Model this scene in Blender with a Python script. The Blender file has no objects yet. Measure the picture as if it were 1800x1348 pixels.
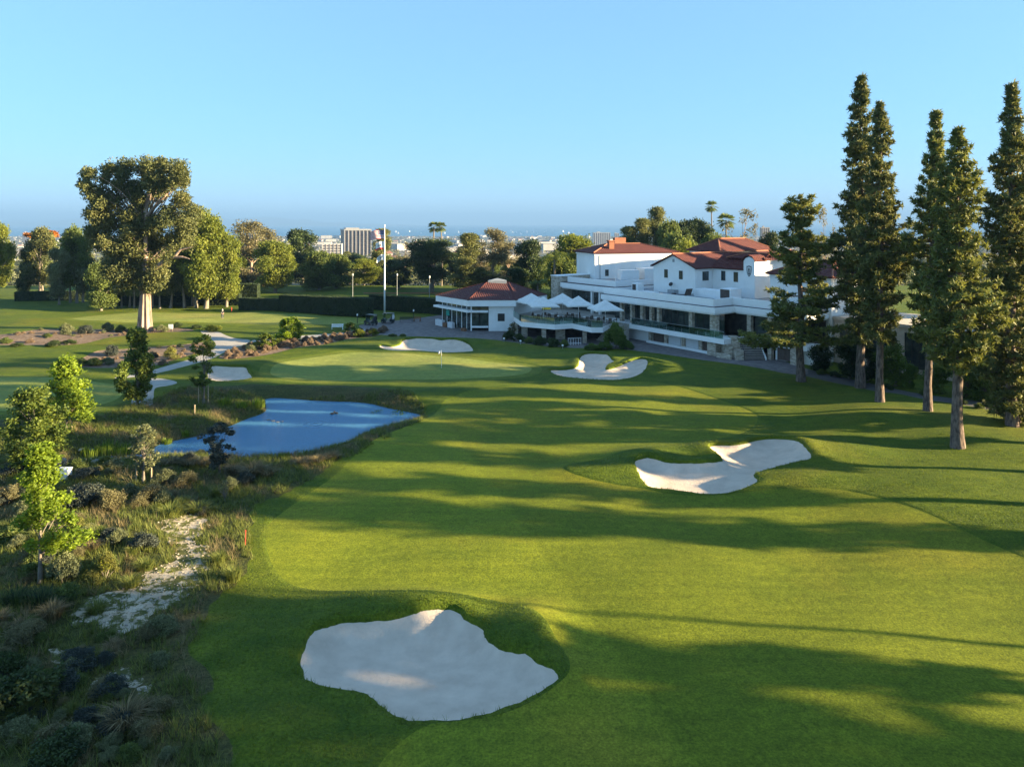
import bpy, math, random
import numpy as np
from mathutils import Vector, Matrix

SC = bpy.context.scene
COL = SC.collection
R = math.radians

# ------------------------------------------------------------------ camera
CAMH, FPX, HY = 18.5, 1279.0, 392.0          # camera height (m), focal length and horizon row in photo pixels (1800 wide)
cam_d = bpy.data.cameras.new('camera')
cam = bpy.data.objects.new('camera', cam_d)
COL.objects.link(cam)
SC.camera = cam
cam.location = (0, 0, CAMH)
cam.rotation_euler = (R(90), 0, 0)
cam_d.sensor_width = 36.0
cam_d.lens = FPX / 1800 * 36.0
cam_d.shift_y = -(674 - HY) / 1800.0
cam_d.clip_start = 0.5
cam_d.clip_end = 120000

# ------------------------------------------------------------------ sky, sun, exposure
SUN_EL, SUN_AZ = 12.0, 97.5                  # azimuth clockwise from +Y
world = bpy.data.worlds.new('World')
SC.world = world
world.use_nodes = True
wn = world.node_tree.nodes
sky = wn.new('ShaderNodeTexSky')
sky.sky_type = 'NISHITA'
sky.sun_disc = False
sky.sun_elevation = R(SUN_EL)
sky.sun_rotation = R(SUN_AZ)
sky.altitude = 5000
sky.air_density = 1.5
sky.dust_density = 0.0
sky.ozone_density = 10.0
wn['Background'].inputs[1].default_value = 0.112
soft = wn.new('ShaderNodeGamma')                # the late afternoon sky is even from zenith to horizon
soft.inputs['Gamma'].default_value = 0.4
world.node_tree.links.new(sky.outputs[0], soft.inputs['Color'])
world.node_tree.links.new(soft.outputs[0], wn['Background'].inputs[0])
sun_d = bpy.data.lights.new('sun', 'SUN')
sun_d.energy = 5.0
sun_d.angle = R(0.7)
sun_d.color = (1.0, 0.80, 0.47)
sun = bpy.data.objects.new('sun', sun_d)
COL.objects.link(sun)
sdir = Vector((math.sin(R(SUN_AZ)) * math.cos(R(SUN_EL)), math.cos(R(SUN_AZ)) * math.cos(R(SUN_EL)), math.sin(R(SUN_EL))))
sun.rotation_euler = sdir.to_track_quat('Z', 'Y').to_euler()
sun.location = (60, -20, 60)
SC.view_settings.view_transform = 'Standard'
SC.view_settings.look = 'None'
SC.view_settings.gamma = 1.0
SC.view_settings.use_curve_mapping = False
SC.view_settings.exposure = 2.68
SC.render.engine = 'CYCLES'
SC.cycles.use_denoising = True
SC.cycles.max_bounces = 6
SC.cycles.diffuse_bounces = 4
SC.cycles.transmission_bounces = 5
SC.cycles.transparent_max_bounces = 8
SC.cycles.volume_bounces = 0


# ------------------------------------------------------------------ helpers
def P(px, py, z=0.0):
    """ground point (x, y) under a photo pixel, for a point at height z"""
    d = (CAMH - z) * FPX / (py - HY)
    return ((px - 900) / FPX * d, d)


def PX(px, d):
    return (px - 900) / FPX * d


def PZ(py, d):
    return CAMH - (py - HY) * d / FPX


def tag(o, label=None, cat=None, group=None, kind=None):
    if label: o['label'] = label
    if cat: o['category'] = cat
    if group: o['group'] = group
    if kind: o['kind'] = kind
    return o


def empty(name, loc=(0, 0, 0), rz=0.0, label=None, cat=None, group=None):
    o = bpy.data.objects.new(name, None)
    o.empty_display_size = 0.3
    o.location = loc
    o.rotation_euler = (0, 0, rz)
    COL.objects.link(o)
    return tag(o, label, cat, group)


def copy_tree(o, parent=None):
    c = o.copy()
    COL.objects.link(c)
    c.parent = parent
    for ch in o.children:
        copy_tree(ch, c)
    return c


def link_mesh(name, me, parent=None, loc=None):
    o = bpy.data.objects.new(name, me)
    COL.objects.link(o)
    if parent is not None: o.parent = parent
    if loc is not None: o.location = loc
    return o


def np_mesh(name, V, F, m, rnd=None, smooth=False, attr='rnd'):
    me = bpy.data.meshes.new(name)
    V = np.asarray(V, dtype=np.float32)
    F = np.asarray(F, dtype=np.int32)
    me.vertices.add(len(V))
    me.vertices.foreach_set('co', V.ravel())
    k = F.shape[1]
    me.loops.add(F.size)
    me.loops.foreach_set('vertex_index', F.ravel())
    me.polygons.add(len(F))
    me.polygons.foreach_set('loop_start', np.arange(0, F.size, k, dtype=np.int32))
    if smooth:
        me.polygons.foreach_set('use_smooth', np.ones(len(F), dtype=bool))
    me.update(calc_edges=True)
    if rnd is not None:
        a = me.attributes.new(attr, 'FLOAT', 'POINT')
        a.data.foreach_set('value', np.asarray(rnd, dtype=np.float32))
    me.materials.append(m)
    return me


class MB:
    """collects faces; build() links them as ONE mesh object (coordinates are made local to the origin given)"""
    def __init__(s):
        s.v, s.f = [], []

    def add(s, vs, fs):
        b = len(s.v)
        s.v += [tuple(p) for p in vs]
        s.f += [tuple(b + i for i in f) for f in fs]
        return s

    def hexa(s, p):   # 8 corners: bottom ring 0-3, top ring 4-7
        return s.add(p, [(3, 2, 1, 0), (4, 5, 6, 7), (0, 1, 5, 4), (1, 2, 6, 5), (2, 3, 7, 6), (3, 0, 4, 7)])

    def box(s, x0, x1, y0, y1, z0, z1):
        return s.hexa([(x0, y0, z0), (x1, y0, z0), (x1, y1, z0), (x0, y1, z0), (x0, y0, z1), (x1, y0, z1), (x1, y1, z1), (x0, y1, z1)])

    def prism(s, poly, z0, z1):
        n = len(poly)
        a = sum(poly[i][0] * poly[(i + 1) % n][1] - poly[(i + 1) % n][0] * poly[i][1] for i in range(n))
        if a < 0: poly = poly[::-1]
        vs = [(x, y, z0) for x, y in poly] + [(x, y, z1) for x, y in poly]
        fs = [tuple(range(n - 1, -1, -1)), tuple(range(n, 2 * n))]
        fs += [(i, (i + 1) % n, n + (i + 1) % n, n + i) for i in range(n)]
        return s.add(vs, fs)

    def tube(s, pts, rad, sides=8, cap=True):
        V, F = tube_np(pts, rad, sides)
        fs = [tuple(f) for f in F]
        n = len(pts)
        if cap:
            fs.append(tuple(range(sides - 1, -1, -1)))
            fs.append(tuple(range((n - 1) * sides, n * sides)))
        return s.add(V, fs)

    def lathe(s, prof, cx=0, cy=0, sides=16):
        vs, fs = [], []
        for r, z in prof:
            for k in range(sides):
                a = 2 * math.pi * k / sides
                vs.append((cx + r * math.cos(a), cy + r * math.sin(a), z))
        for i in range(len(prof) - 1):
            for k in range(sides):
                k2 = (k + 1) % sides
                fs.append((i * sides + k, i * sides + k2, (i + 1) * sides + k2, (i + 1) * sides + k))
        return s.add(vs, fs)

    def build(s, name, m, parent=None, origin=(0, 0, 0), smooth=False):
        me = bpy.data.meshes.new(name)
        ox, oy, oz = origin
        me.from_pydata([(x - ox, y - oy, z - oz) for x, y, z in s.v], [], s.f)
        me.materials.append(m)
        if smooth:
            for p in me.polygons: p.use_smooth = True
        me.update()
        return link_mesh(name, me, parent)


def tube_np(pts, rad, sides=8):
    pts = np.asarray(pts, float)
    n = len(pts)
    V = np.zeros((n, sides, 3))
    ang = np.linspace(0, 2 * math.pi, sides, endpoint=False)
    for i in range(n):
        d = pts[min(i + 1, n - 1)] - pts[max(i - 1, 0)]
        d = d / (np.linalg.norm(d) + 1e-9)
        a = np.cross(d, (0, 0, 1.0)) if abs(d[2]) < 0.95 else np.array((1.0, 0, 0))
        a = a - d * a.dot(d)
        a /= np.linalg.norm(a) + 1e-9
        b = np.cross(d, a)
        V[i] = pts[i] + rad[i] * (np.cos(ang)[:, None] * a + np.sin(ang)[:, None] * b)
    F = []
    for i in range(n - 1):
        for k in range(sides):
            k2 = (k + 1) % sides
            F.append((i * sides + k, i * sides + k2, (i + 1) * sides + k2, (i + 1) * sides + k))
    return V.reshape(-1, 3), np.array(F, dtype=np.int32)


# ------------------------------------------------------------------ materials
MATS = {}


def mat(name, c1, c2=None, scale=3.0, rough=0.8, bump=0.0, bscale=None, spec=0.3, metal=0.0, detail=5.0, c3=None, stretch=(1, 1, 1), coords='pos', contrast=(0.35, 0.65)):
    m = bpy.data.materials.new(name)
    m.use_nodes = True
    nt = m.node_tree
    N, L = nt.nodes, nt.links
    b = N['Principled BSDF']
    b.inputs['Roughness'].default_value = rough
    b.inputs['Metallic'].default_value = metal
    b.inputs['Specular IOR Level'].default_value = spec
    if coords == 'pos':
        src = N.new('ShaderNodeNewGeometry').outputs['Position']
    else:
        src = N.new('ShaderNodeTexCoord').outputs['Object']
    mp = N.new('ShaderNodeMapping')
    mp.inputs['Scale'].default_value = stretch
    L.new(src, mp.inputs['Vector'])
    vec = mp.outputs['Vector']
    if c2 is None:
        b.inputs['Base Color'].default_value = (*c1, 1)
    else:
        t = N.new('ShaderNodeTexNoise')
        t.inputs['Scale'].default_value = scale
        t.inputs['Detail'].default_value = detail
        t.inputs['Roughness'].default_value = 0.62
        L.new(vec, t.inputs['Vector'])
        r = N.new('ShaderNodeValToRGB')
        r.color_ramp.elements[0].position, r.color_ramp.elements[1].position = contrast
        r.color_ramp.elements[0].color = (*c1, 1)
        r.color_ramp.elements[1].color = (*c2, 1)
        if c3:
            e = r.color_ramp.elements.new(sum(contrast) / 2)
            e.color = (*c3, 1)
        L.new(t.outputs['Fac'], r.inputs['Fac'])
        L.new(r.outputs['Color'], b.inputs['Base Color'])
    if bump:
        t2 = N.new('ShaderNodeTexNoise')
        t2.inputs['Scale'].default_value = bscale or scale * 4
        t2.inputs['Detail'].default_value = 6
        L.new(vec, t2.inputs['Vector'])
        bp = N.new('ShaderNodeBump')
        bp.inputs['Strength'].default_value = 1.0
        bp.inputs['Distance'].default_value = bump
        L.new(t2.outputs['Fac'], bp.inputs['Height'])
        L.new(bp.outputs['Normal'], b.inputs['Normal'])
    MATS[name] = m
    return m


def leaf_mat(name, dark, light, trans=0.35, rough=0.6, tip=None):
    """foliage: colour differs from leaf to leaf (per-leaf random value), part of the light passes through"""
    dark, light, tip = (tuple(min(0.6, v * 1.4) for v in c) if c else None for c in (dark, light, tip))
    m = bpy.data.materials.new(name)
    m.use_nodes = True
    nt = m.node_tree
    N, L = nt.nodes, nt.links
    b = N['Principled BSDF']
    out = N['Material Output']
    b.inputs['Roughness'].default_value = rough
    b.inputs['Specular IOR Level'].default_value = 0.25
    at = N.new('ShaderNodeAttribute')
    at.attribute_name = 'rnd'
    r = N.new('ShaderNodeValToRGB')
    r.color_ramp.elements[0].position, r.color_ramp.elements[1].position = 0.08, 0.92
    r.color_ramp.elements[0].color = (*dark, 1)
    r.color_ramp.elements[1].color = (*light, 1)
    if tip:
        r.color_ramp.elements[1].position = 0.8
        e = r.color_ramp.elements.new(0.97)
        e.color = (*tip, 1)
    L.new(at.outputs['Fac'], r.inputs['Fac'])
    L.new(r.outputs['Color'], b.inputs['Base Color'])
    tr = N.new('ShaderNodeBsdfTranslucent')
    hs = N.new('ShaderNodeHueSaturation')
    hs.inputs['Hue'].default_value = 0.485
    hs.inputs['Saturation'].default_value = 1.1
    hs.inputs['Value'].default_value = 1.25
    L.new(r.outputs['Color'], hs.inputs['Color'])
    L.new(hs.outputs['Color'], tr.inputs['Color'])
    mx = N.new('ShaderNodeMixShader')
    mx.inputs['Fac'].default_value = trans
    L.new(b.outputs[0], mx.inputs[1])
    L.new(tr.outputs[0], mx.inputs[2])
    L.new(mx.outputs[0], out.inputs['Surface'])
    MATS[name] = m
    return m


def turf_mat(name, c_lo, c_hi, c_patch, fine=9.0, big=0.12, grain=0.012, gscale=30.0, sheen=0.0, stripe=None, stretch=(1, 1, 1)):
    """mown or rough grass: large dry and lush patches, mottling, blade-scale grain and relief"""
    m = bpy.data.materials.new(name)
    m.use_nodes = True
    nt = m.node_tree
    N, L = nt.nodes, nt.links
    b = N['Principled BSDF']
    b.inputs['Roughness'].default_value = 0.85
    b.inputs['Specular IOR Level'].default_value = 0.15
    geo = N.new('ShaderNodeNewGeometry')
    mp = N.new('ShaderNodeMapping')
    mp.inputs['Scale'].default_value = stretch
    L.new(geo.outputs['Position'], mp.inputs['Vector'])

    def noise(sc, det, rgh=0.6):
        t = N.new('ShaderNodeTexNoise')
        t.inputs['Scale'].default_value = sc
        t.inputs['Detail'].default_value = det
        t.inputs['Roughness'].default_value = rgh
        L.new(mp.outputs['Vector'], t.inputs['Vector'])
        return t.outputs['Fac']

    def ramp(src, a, bb, ca, cb):
        r = N.new('ShaderNodeValToRGB')
        r.color_ramp.elements[0].position, r.color_ramp.elements[1].position = a, bb
        r.color_ramp.elements[0].color, r.color_ramp.elements[1].color = ca, cb
        L.new(src, r.inputs['Fac'])
        return r.outputs['Color']

    def mix(f, a, bb, mode='MIX'):
        x = N.new('ShaderNodeMix')
        x.data_type = 'RGBA'
        x.blend_type = mode
        if isinstance(f, (int, float)): x.inputs[0].default_value = f
        else: L.new(f, x.inputs[0])
        for s, i in ((a, 6), (bb, 7)):
            if isinstance(s, tuple): x.inputs[i].default_value = s
            else: L.new(s, x.inputs[i])
        return x.outputs[2]
    base = ramp(noise(fine * 0.12, 4), 0.3, 0.7, (*c_lo, 1), (*c_hi, 1))
    w, k = (1, 1, 1, 1), (0, 0, 0, 1)
    patch = ramp(noise(big, 5), 0.5, 0.72, k, w)
    c = mix(patch, base, (*c_patch, 1))
    fine_c = ramp(noise(fine, 3, 0.7), 0.25, 0.75, (0.72, 0.74, 0.7, 1), (1.22, 1.2, 1.15, 1))
    c = mix(1.0, c, fine_c, 'MULTIPLY')
    mp2 = N.new('ShaderNodeMapping')
    mp2.inputs['Scale'].default_value = (0.16, 1.0, 1.0)
    L.new(geo.outputs['Position'], mp2.inputs['Vector'])
    t2 = N.new('ShaderNodeTexNoise')
    t2.inputs['Scale'].default_value = 1.6
    t2.inputs['Detail'].default_value = 4
    L.new(mp2.outputs['Vector'], t2.inputs['Vector'])
    c = mix(1.0, c, ramp(t2.outputs['Fac'], 0.3, 0.7, (0.86, 0.88, 0.86, 1), (1.14, 1.12, 1.1, 1)), 'MULTIPLY')
    gr = noise(gscale, 2, 0.75)
    grain_c = ramp(gr, 0.3, 0.7, (0.58, 0.61, 0.58, 1), (1.40, 1.36, 1.28, 1))
    c = mix(1.0, c, grain_c, 'MULTIPLY')
    if stripe:
        sep = N.new('ShaderNodeSeparateXYZ')
        L.new(geo.outputs['Position'], sep.inputs[0])
        dot = N.new('ShaderNodeVectorMath')
        dot.operation = 'DOT_PRODUCT'
        dot.inputs[1].default_value = (stripe[0], stripe[1], 0)
        L.new(geo.outputs['Position'], dot.inputs[0])
        gt = N.new('ShaderNodeMapRange')
        gt.inputs['From Min'].default_value = stripe[2] - 0.25
        gt.inputs['From Max'].default_value = stripe[2] + 0.25
        L.new(dot.outputs['Value'], gt.inputs['Value'])
        st = ramp(gt.outputs[0], 0.0, 1.0, (1.10, 1.09, 1.10, 1), (0.90, 0.91, 0.88, 1))
        c = mix(1.0, c, st, 'MULTIPLY')
    L.new(c, b.inputs['Base Color'])
    bp = N.new('ShaderNodeBump')
    bp.inputs['Strength'].default_value = 1.0
    bp.inputs['Distance'].default_value = grain
    L.new(gr, bp.inputs['Height'])
    L.new(bp.outputs['Normal'], b.inputs['Normal'])
    MATS[name] = m
    return m


turf_mat('fairway_grass', (0.1174, 0.1470, 0.0103), (0.1572, 0.1778, 0.0126), (0.2139, 0.1860, 0.0177), fine=2.6, big=0.055, grain=0.014, gscale=10, stripe=(0.96, 0.279, 13.06))
turf_mat('green_grass', (0.1824, 0.2208, 0.0514), (0.2310, 0.2484, 0.0608), (0.2675, 0.2429, 0.0748), fine=1.5, big=0.05, grain=0.003, gscale=26)
turf_mat('collar_grass', (0.1023, 0.1332, 0.0152), (0.1302, 0.1548, 0.0192), (0.1581, 0.1575, 0.0264), fine=2, grain=0.006, gscale=22)
turf_mat('rough_grass', (0.0525, 0.0860, 0.0068), (0.0997, 0.1298, 0.0099), (0.1315, 0.1298, 0.0149), fine=5.0, big=0.07, grain=0.05, gscale=9)
turf_mat('meadow_grass', (0.042, 0.052, 0.014), (0.085, 0.082, 0.026), (0.105, 0.080, 0.038), fine=3.5, big=0.11, grain=0.09, gscale=7)
mat('bunker_sand', (0.5259, 0.4147, 0.3279), (0.6727, 0.5402, 0.4307), scale=0.9, rough=0.95, bump=0.028, bscale=7, spec=0.1, contrast=(0.3, 0.7))
mat('wash_sand', (0.34, 0.275, 0.20), (0.50, 0.42, 0.32), scale=1.6, rough=0.95, bump=0.05, bscale=6, spec=0.1)
mat('mulch', (0.1235, 0.0827, 0.0575), (0.2375, 0.1749, 0.1323), scale=2.2, rough=0.95, bump=0.05, bscale=9, spec=0.1)
mat('path_concrete', (0.33, 0.30, 0.265), (0.42, 0.385, 0.34), scale=0.8, rough=0.9, bump=0.004, bscale=25)
mat('asphalt', (0.070, 0.068, 0.070), (0.105, 0.100, 0.100), scale=1.4, rough=0.9, bump=0.006, bscale=30)
mat('white_plaster', (0.82, 0.81, 0.785), (0.87, 0.86, 0.84), scale=0.9, rough=0.85, bump=0.006, bscale=12)
mat('white_paint', (0.84, 0.835, 0.82), (0.89, 0.885, 0.875), scale=1.0, rough=0.6)
mat('dark_trim', (0.075, 0.062, 0.062), (0.11, 0.09, 0.09), scale=2, rough=0.7)
mat('roof_gravel', (0.26, 0.27, 0.28), (0.36, 0.37, 0.38), scale=1.5, rough=0.95, bump=0.02, bscale=14)
mat('bronze_frame', (0.035, 0.033, 0.032), rough=0.5)
mat('grey_metal', (0.30, 0.31, 0.32), (0.38, 0.39, 0.40), scale=3, rough=0.5, metal=0.3)
mat('brown_louver', (0.10, 0.075, 0.06), (0.15, 0.11, 0.085), scale=6, rough=0.8)
mat('wood_brown', (0.16, 0.075, 0.040), (0.24, 0.12, 0.065), scale=3, rough=0.7, stretch=(1, 1, 6))
mat('terracotta', (0.25, 0.095, 0.055), (0.33, 0.13, 0.075), scale=3, rough=0.85)
mat('canvas', (0.66, 0.65, 0.62), (0.74, 0.73, 0.70), scale=2, rough=0.85)
mat('black_plastic', (0.018, 0.018, 0.020), rough=0.5)
mat('cart_green', (0.012, 0.022, 0.022), (0.02, 0.032, 0.03), scale=2, rough=0.35, spec=0.5)
mat('cart_seat', (0.25, 0.23, 0.20), (0.32, 0.29, 0.25), scale=6, rough=0.7)
mat('red_paint', (0.55, 0.04, 0.03), (0.65, 0.06, 0.04), scale=4, rough=0.6)
mat('flag_red', (0.55, 0.035, 0.05), rough=0.8)
mat('flag_white', (0.80, 0.80, 0.80), rough=0.8)
mat('flag_blue', (0.025, 0.035, 0.16), rough=0.8)
mat('bear_brown', (0.16, 0.085, 0.045), rough=0.8)
mat('emblem_black', (0.02, 0.024, 0.03), rough=0.6)
mat('pine_bark', (0.060, 0.046, 0.040), (0.23, 0.170, 0.140), scale=6.0, rough=0.95, bump=0.09, bscale=6, spec=0.1, stretch=(1, 1, 0.28), coords='obj')
mat('euc_bark', (0.14, 0.095, 0.072), (0.42, 0.315, 0.25), scale=3.4, rough=0.9, bump=0.06, bscale=4, spec=0.1, stretch=(1, 1, 0.12), coords='obj')
mat('grey_bark', (0.12, 0.10, 0.080), (0.24, 0.205, 0.17), scale=5, rough=0.95, bump=0.03, bscale=8, stretch=(1, 1, 0.3), coords='obj')
mat('palm_bark', (0.14, 0.115, 0.09), (0.22, 0.18, 0.14), scale=5, rough=0.95, stretch=(1, 1, 3), coords='obj')
mat('stake_wood', (0.34, 0.26, 0.17), (0.44, 0.34, 0.23), scale=5, rough=0.9)
mat('skin', (0.48, 0.30, 0.21), rough=0.6)
mat('dark_cloth', (0.03, 0.035, 0.05), (0.05, 0.055, 0.07), scale=8, rough=0.9)
mat('white_cloth', (0.70, 0.70, 0.70), rough=0.9)
mat('rock', (0.22, 0.195, 0.165), (0.42, 0.38, 0.32), scale=2.2, rough=0.95, bump=0.04, bscale=6, coords='obj')
mat('duck_feather', (0.035, 0.028, 0.022), (0.09, 0.07, 0.05), scale=12, rough=0.8)
mat('steel_cable', (0.5, 0.5, 0.5), rough=0.4, metal=0.8)
mat('teal_glass', (0.03, 0.35, 0.30), rough=0.2, spec=0.6)
mat('garage_white', (0.62, 0.63, 0.65), (0.68, 0.69, 0.70), scale=2, rough=0.7)
mat('garage_brown', (0.105, 0.075, 0.062), (0.14, 0.10, 0.082), scale=2, rough=0.7)
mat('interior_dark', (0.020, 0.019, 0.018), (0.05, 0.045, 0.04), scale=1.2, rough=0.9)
mat('beige_wall', (0.46, 0.39, 0.32), (0.54, 0.47, 0.39), scale=1.2, rough=0.9)

leaf_mat('pine_needles', (0.0365, 0.0477, 0.0176), (0.1295, 0.1354, 0.0396), trans=0.25, tip=(0.135, 0.118, 0.045))
leaf_mat('pine_needles_b', (0.0401, 0.0549, 0.0176), (0.1484, 0.1596, 0.0396), trans=0.28, tip=(0.155, 0.140, 0.045))
leaf_mat('euc_leaves', (0.030, 0.041, 0.016), (0.109, 0.113, 0.037), trans=0.3, tip=(0.15, 0.135, 0.055))
leaf_mat('dark_leaves', (0.012, 0.022, 0.009), (0.050, 0.072, 0.020), trans=0.25)
leaf_mat('mid_leaves', (0.0346, 0.0572, 0.0162), (0.1220, 0.1469, 0.0346), trans=0.35)
leaf_mat('yellow_leaves', (0.055, 0.080, 0.013), (0.170, 0.185, 0.032), trans=0.45)
leaf_mat('brown_leaves', (0.0599, 0.0549, 0.0263), (0.1634, 0.1478, 0.0704), trans=0.3)
leaf_mat('young_leaves', (0.060, 0.100, 0.013), (0.205, 0.270, 0.028), trans=0.5)
leaf_mat('young_leaves_b', (0.035, 0.062, 0.013), (0.130, 0.160, 0.030), trans=0.45)
leaf_mat('olive_leaves', (0.0540, 0.0660, 0.0324), (0.1572, 0.1656, 0.0780), trans=0.3)
leaf_mat('slate_leaves', (0.020, 0.026, 0.022), (0.062, 0.072, 0.058), trans=0.25)
leaf_mat('lavender_leaves', (0.0975, 0.0688, 0.0475), (0.2600, 0.1875, 0.1225), trans=0.25)
leaf_mat('orange_leaves', (0.20, 0.07, 0.014), (0.42, 0.17, 0.03), trans=0.4)
leaf_mat('yellow_flower_leaves', (0.060, 0.068, 0.018), (0.150, 0.145, 0.035), trans=0.3, tip=(0.55, 0.42, 0.03))
leaf_mat('hedge_leaves', (0.010, 0.019, 0.008), (0.038, 0.058, 0.017), trans=0.2)
leaf_mat('hedge_leaves_b', (0.031, 0.062, 0.014), (0.119, 0.161, 0.031), trans=0.3)
leaf_mat('reed_leaves', (0.050, 0.090, 0.012), (0.150, 0.195, 0.026), trans=0.45)
leaf_mat('tan_grass', (0.0747, 0.0633, 0.0299), (0.2127, 0.1667, 0.0828), trans=0.35)
leaf_mat('green_tuft', (0.0468, 0.0720, 0.0168), (0.1560, 0.1656, 0.0408), trans=0.4)
leaf_mat('rough_blades', (0.046, 0.074, 0.008), (0.115, 0.145, 0.016), trans=0.4)
leaf_mat('far_canopy', (0.030, 0.040, 0.020), (0.095, 0.098, 0.048), trans=0.15)


def glass_mat(name, tint, rough=0.04, mixf=0.25, alpha=0.5):
    m = bpy.data.materials.new(name)
    m.use_nodes = True
    N, L = m.node_tree.nodes, m.node_tree.links
    out = N['Material Output']
    N.remove(N['Principled BSDF'])
    g = N.new('ShaderNodeBsdfGlossy')
    g.inputs['Roughness'].default_value = rough
    g.inputs['Color'].default_value = (0.9, 0.95, 0.95, 1)
    t = N.new('ShaderNodeBsdfTransparent')
    t.inputs['Color'].default_value = (*tint, 1)
    fr = N.new('ShaderNodeFresnel')
    fr.inputs['IOR'].default_value = 1.5
    mr = N.new('ShaderNodeMath')
    mr.operation = 'MULTIPLY_ADD'
    mr.inputs[1].default_value = 0.8
    mr.inputs[2].default_value = mixf
    mr.use_clamp = True
    L.new(fr.outputs[0], mr.inputs[0])
    x = N.new('ShaderNodeMixShader')
    L.new(mr.outputs[0], x.inputs[0])
    L.new(t.outputs[0], x.inputs[1])
    L.new(g.outputs[0], x.inputs[2])
    L.new(x.outputs[0], out.inputs['Surface'])
    MATS[name] = m
    return m


glass_mat('clear_glass', (0.62, 0.78, 0.74), mixf=0.06)
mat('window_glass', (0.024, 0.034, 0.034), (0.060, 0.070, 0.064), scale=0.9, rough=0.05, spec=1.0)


def tile_mat(name, c1, c2):
    """clay roof tiles too small to tell apart: course relief and tile to tile colour"""
    m = mat(name, c1, c2, scale=1.6, rough=0.9, detail=8, contrast=(0.3, 0.7))
    N, L = m.node_tree.nodes, m.node_tree.links
    b = N['Principled BSDF']
    g = N.new('ShaderNodeNewGeometry')
    sp = N.new('ShaderNodeSeparateXYZ')
    L.new(g.outputs['Position'], sp.inputs[0])
    s = N.new('ShaderNodeMath'); s.operation = 'MULTIPLY'; s.inputs[1].default_value = 60.0
    L.new(sp.outputs['Z'], s.inputs[0])
    sn = N.new('ShaderNodeMath'); sn.operation = 'SINE'
    L.new(s.outputs[0], sn.inputs[0])
    d = N.new('ShaderNodeVectorMath'); d.operation = 'DOT_PRODUCT'; d.inputs[1].default_value = (16, 3, 0)
    L.new(g.outputs['Position'], d.inputs[0])
    s2 = N.new('ShaderNodeMath'); s2.operation = 'SINE'
    L.new(d.outputs['Value'], s2.inputs[0])
    ad = N.new('ShaderNodeMath'); ad.operation = 'ADD'
    L.new(sn.outputs[0], ad.inputs[0]); L.new(s2.outputs[0], ad.inputs[1])
    bp = N.new('ShaderNodeBump'); bp.inputs['Distance'].default_value = 0.03
    L.new(ad.outputs[0], bp.inputs['Height'])
    L.new(bp.outputs['Normal'], b.inputs['Normal'])
    return m


tile_mat('roof_tile', (0.0782, 0.0208, 0.0187), (0.1380, 0.0384, 0.0306))
tile_mat('roof_tile_dark', (0.075, 0.024, 0.023), (0.115, 0.035, 0.031))


def stone_mat(name, c1, c2, sc):
    m = mat(name, c1, c2, scale=3, rough=0.9)
    N, L = m.node_tree.nodes, m.node_tree.links
    b = N['Principled BSDF']
    tc = N.new('ShaderNodeNewGeometry')
    mp = N.new('ShaderNodeMapping'); mp.inputs['Scale'].default_value = (sc, sc, sc * 2.2)
    L.new(tc.outputs['Position'], mp.inputs[0])
    v = N.new('ShaderNodeTexVoronoi'); v.inputs['Scale'].default_value = 1.0
    L.new(mp.outputs[0], v.inputs['Vector'])
    r = N.new('ShaderNodeValToRGB')
    r.color_ramp.elements[0].color = (*c1, 1); r.color_ramp.elements[1].color = (*c2, 1)
    sp = N.new('ShaderNodeSeparateColor')
    L.new(v.outputs['Color'], sp.inputs[0])
    L.new(sp.outputs[0], r.inputs[0])
    L.new(r.outputs[0], b.inputs['Base Color'])
    bp = N.new('ShaderNodeBump'); bp.inputs['Distance'].default_value = 0.05; bp.invert = True
    L.new(v.outputs['Distance'], bp.inputs['Height'])
    L.new(bp.outputs[0], b.inputs['Normal'])
    return m


stone_mat('stone_clad', (0.30, 0.245, 0.185), (0.56, 0.49, 0.40), 2.2)
stone_mat('paver', (0.125, 0.110, 0.108), (0.20, 0.175, 0.170), 2.0)
mat('step_stone', (0.36, 0.32, 0.27), (0.46, 0.42, 0.36), scale=2, rough=0.9)
mat('wash_stone', (0.2592, 0.2170, 0.1700), (0.4320, 0.3780, 0.3128), scale=4, rough=0.95)

# ------------------------------------------------------------------ terrain: outlines read off the photograph and laid on the ground
def zp(pts, ox, oy, s, z=0.0):
    return [P(ox + x * s, oy + y * s, z) for x, y in pts]


def smooth_poly(poly, n=2):
    p = np.array(poly, float)
    for _ in range(n):
        q = np.roll(p, -1, axis=0)
        p = np.stack([0.75 * p + 0.25 * q, 0.25 * p + 0.75 * q], 1).reshape(-1, 2)
    return p


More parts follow.
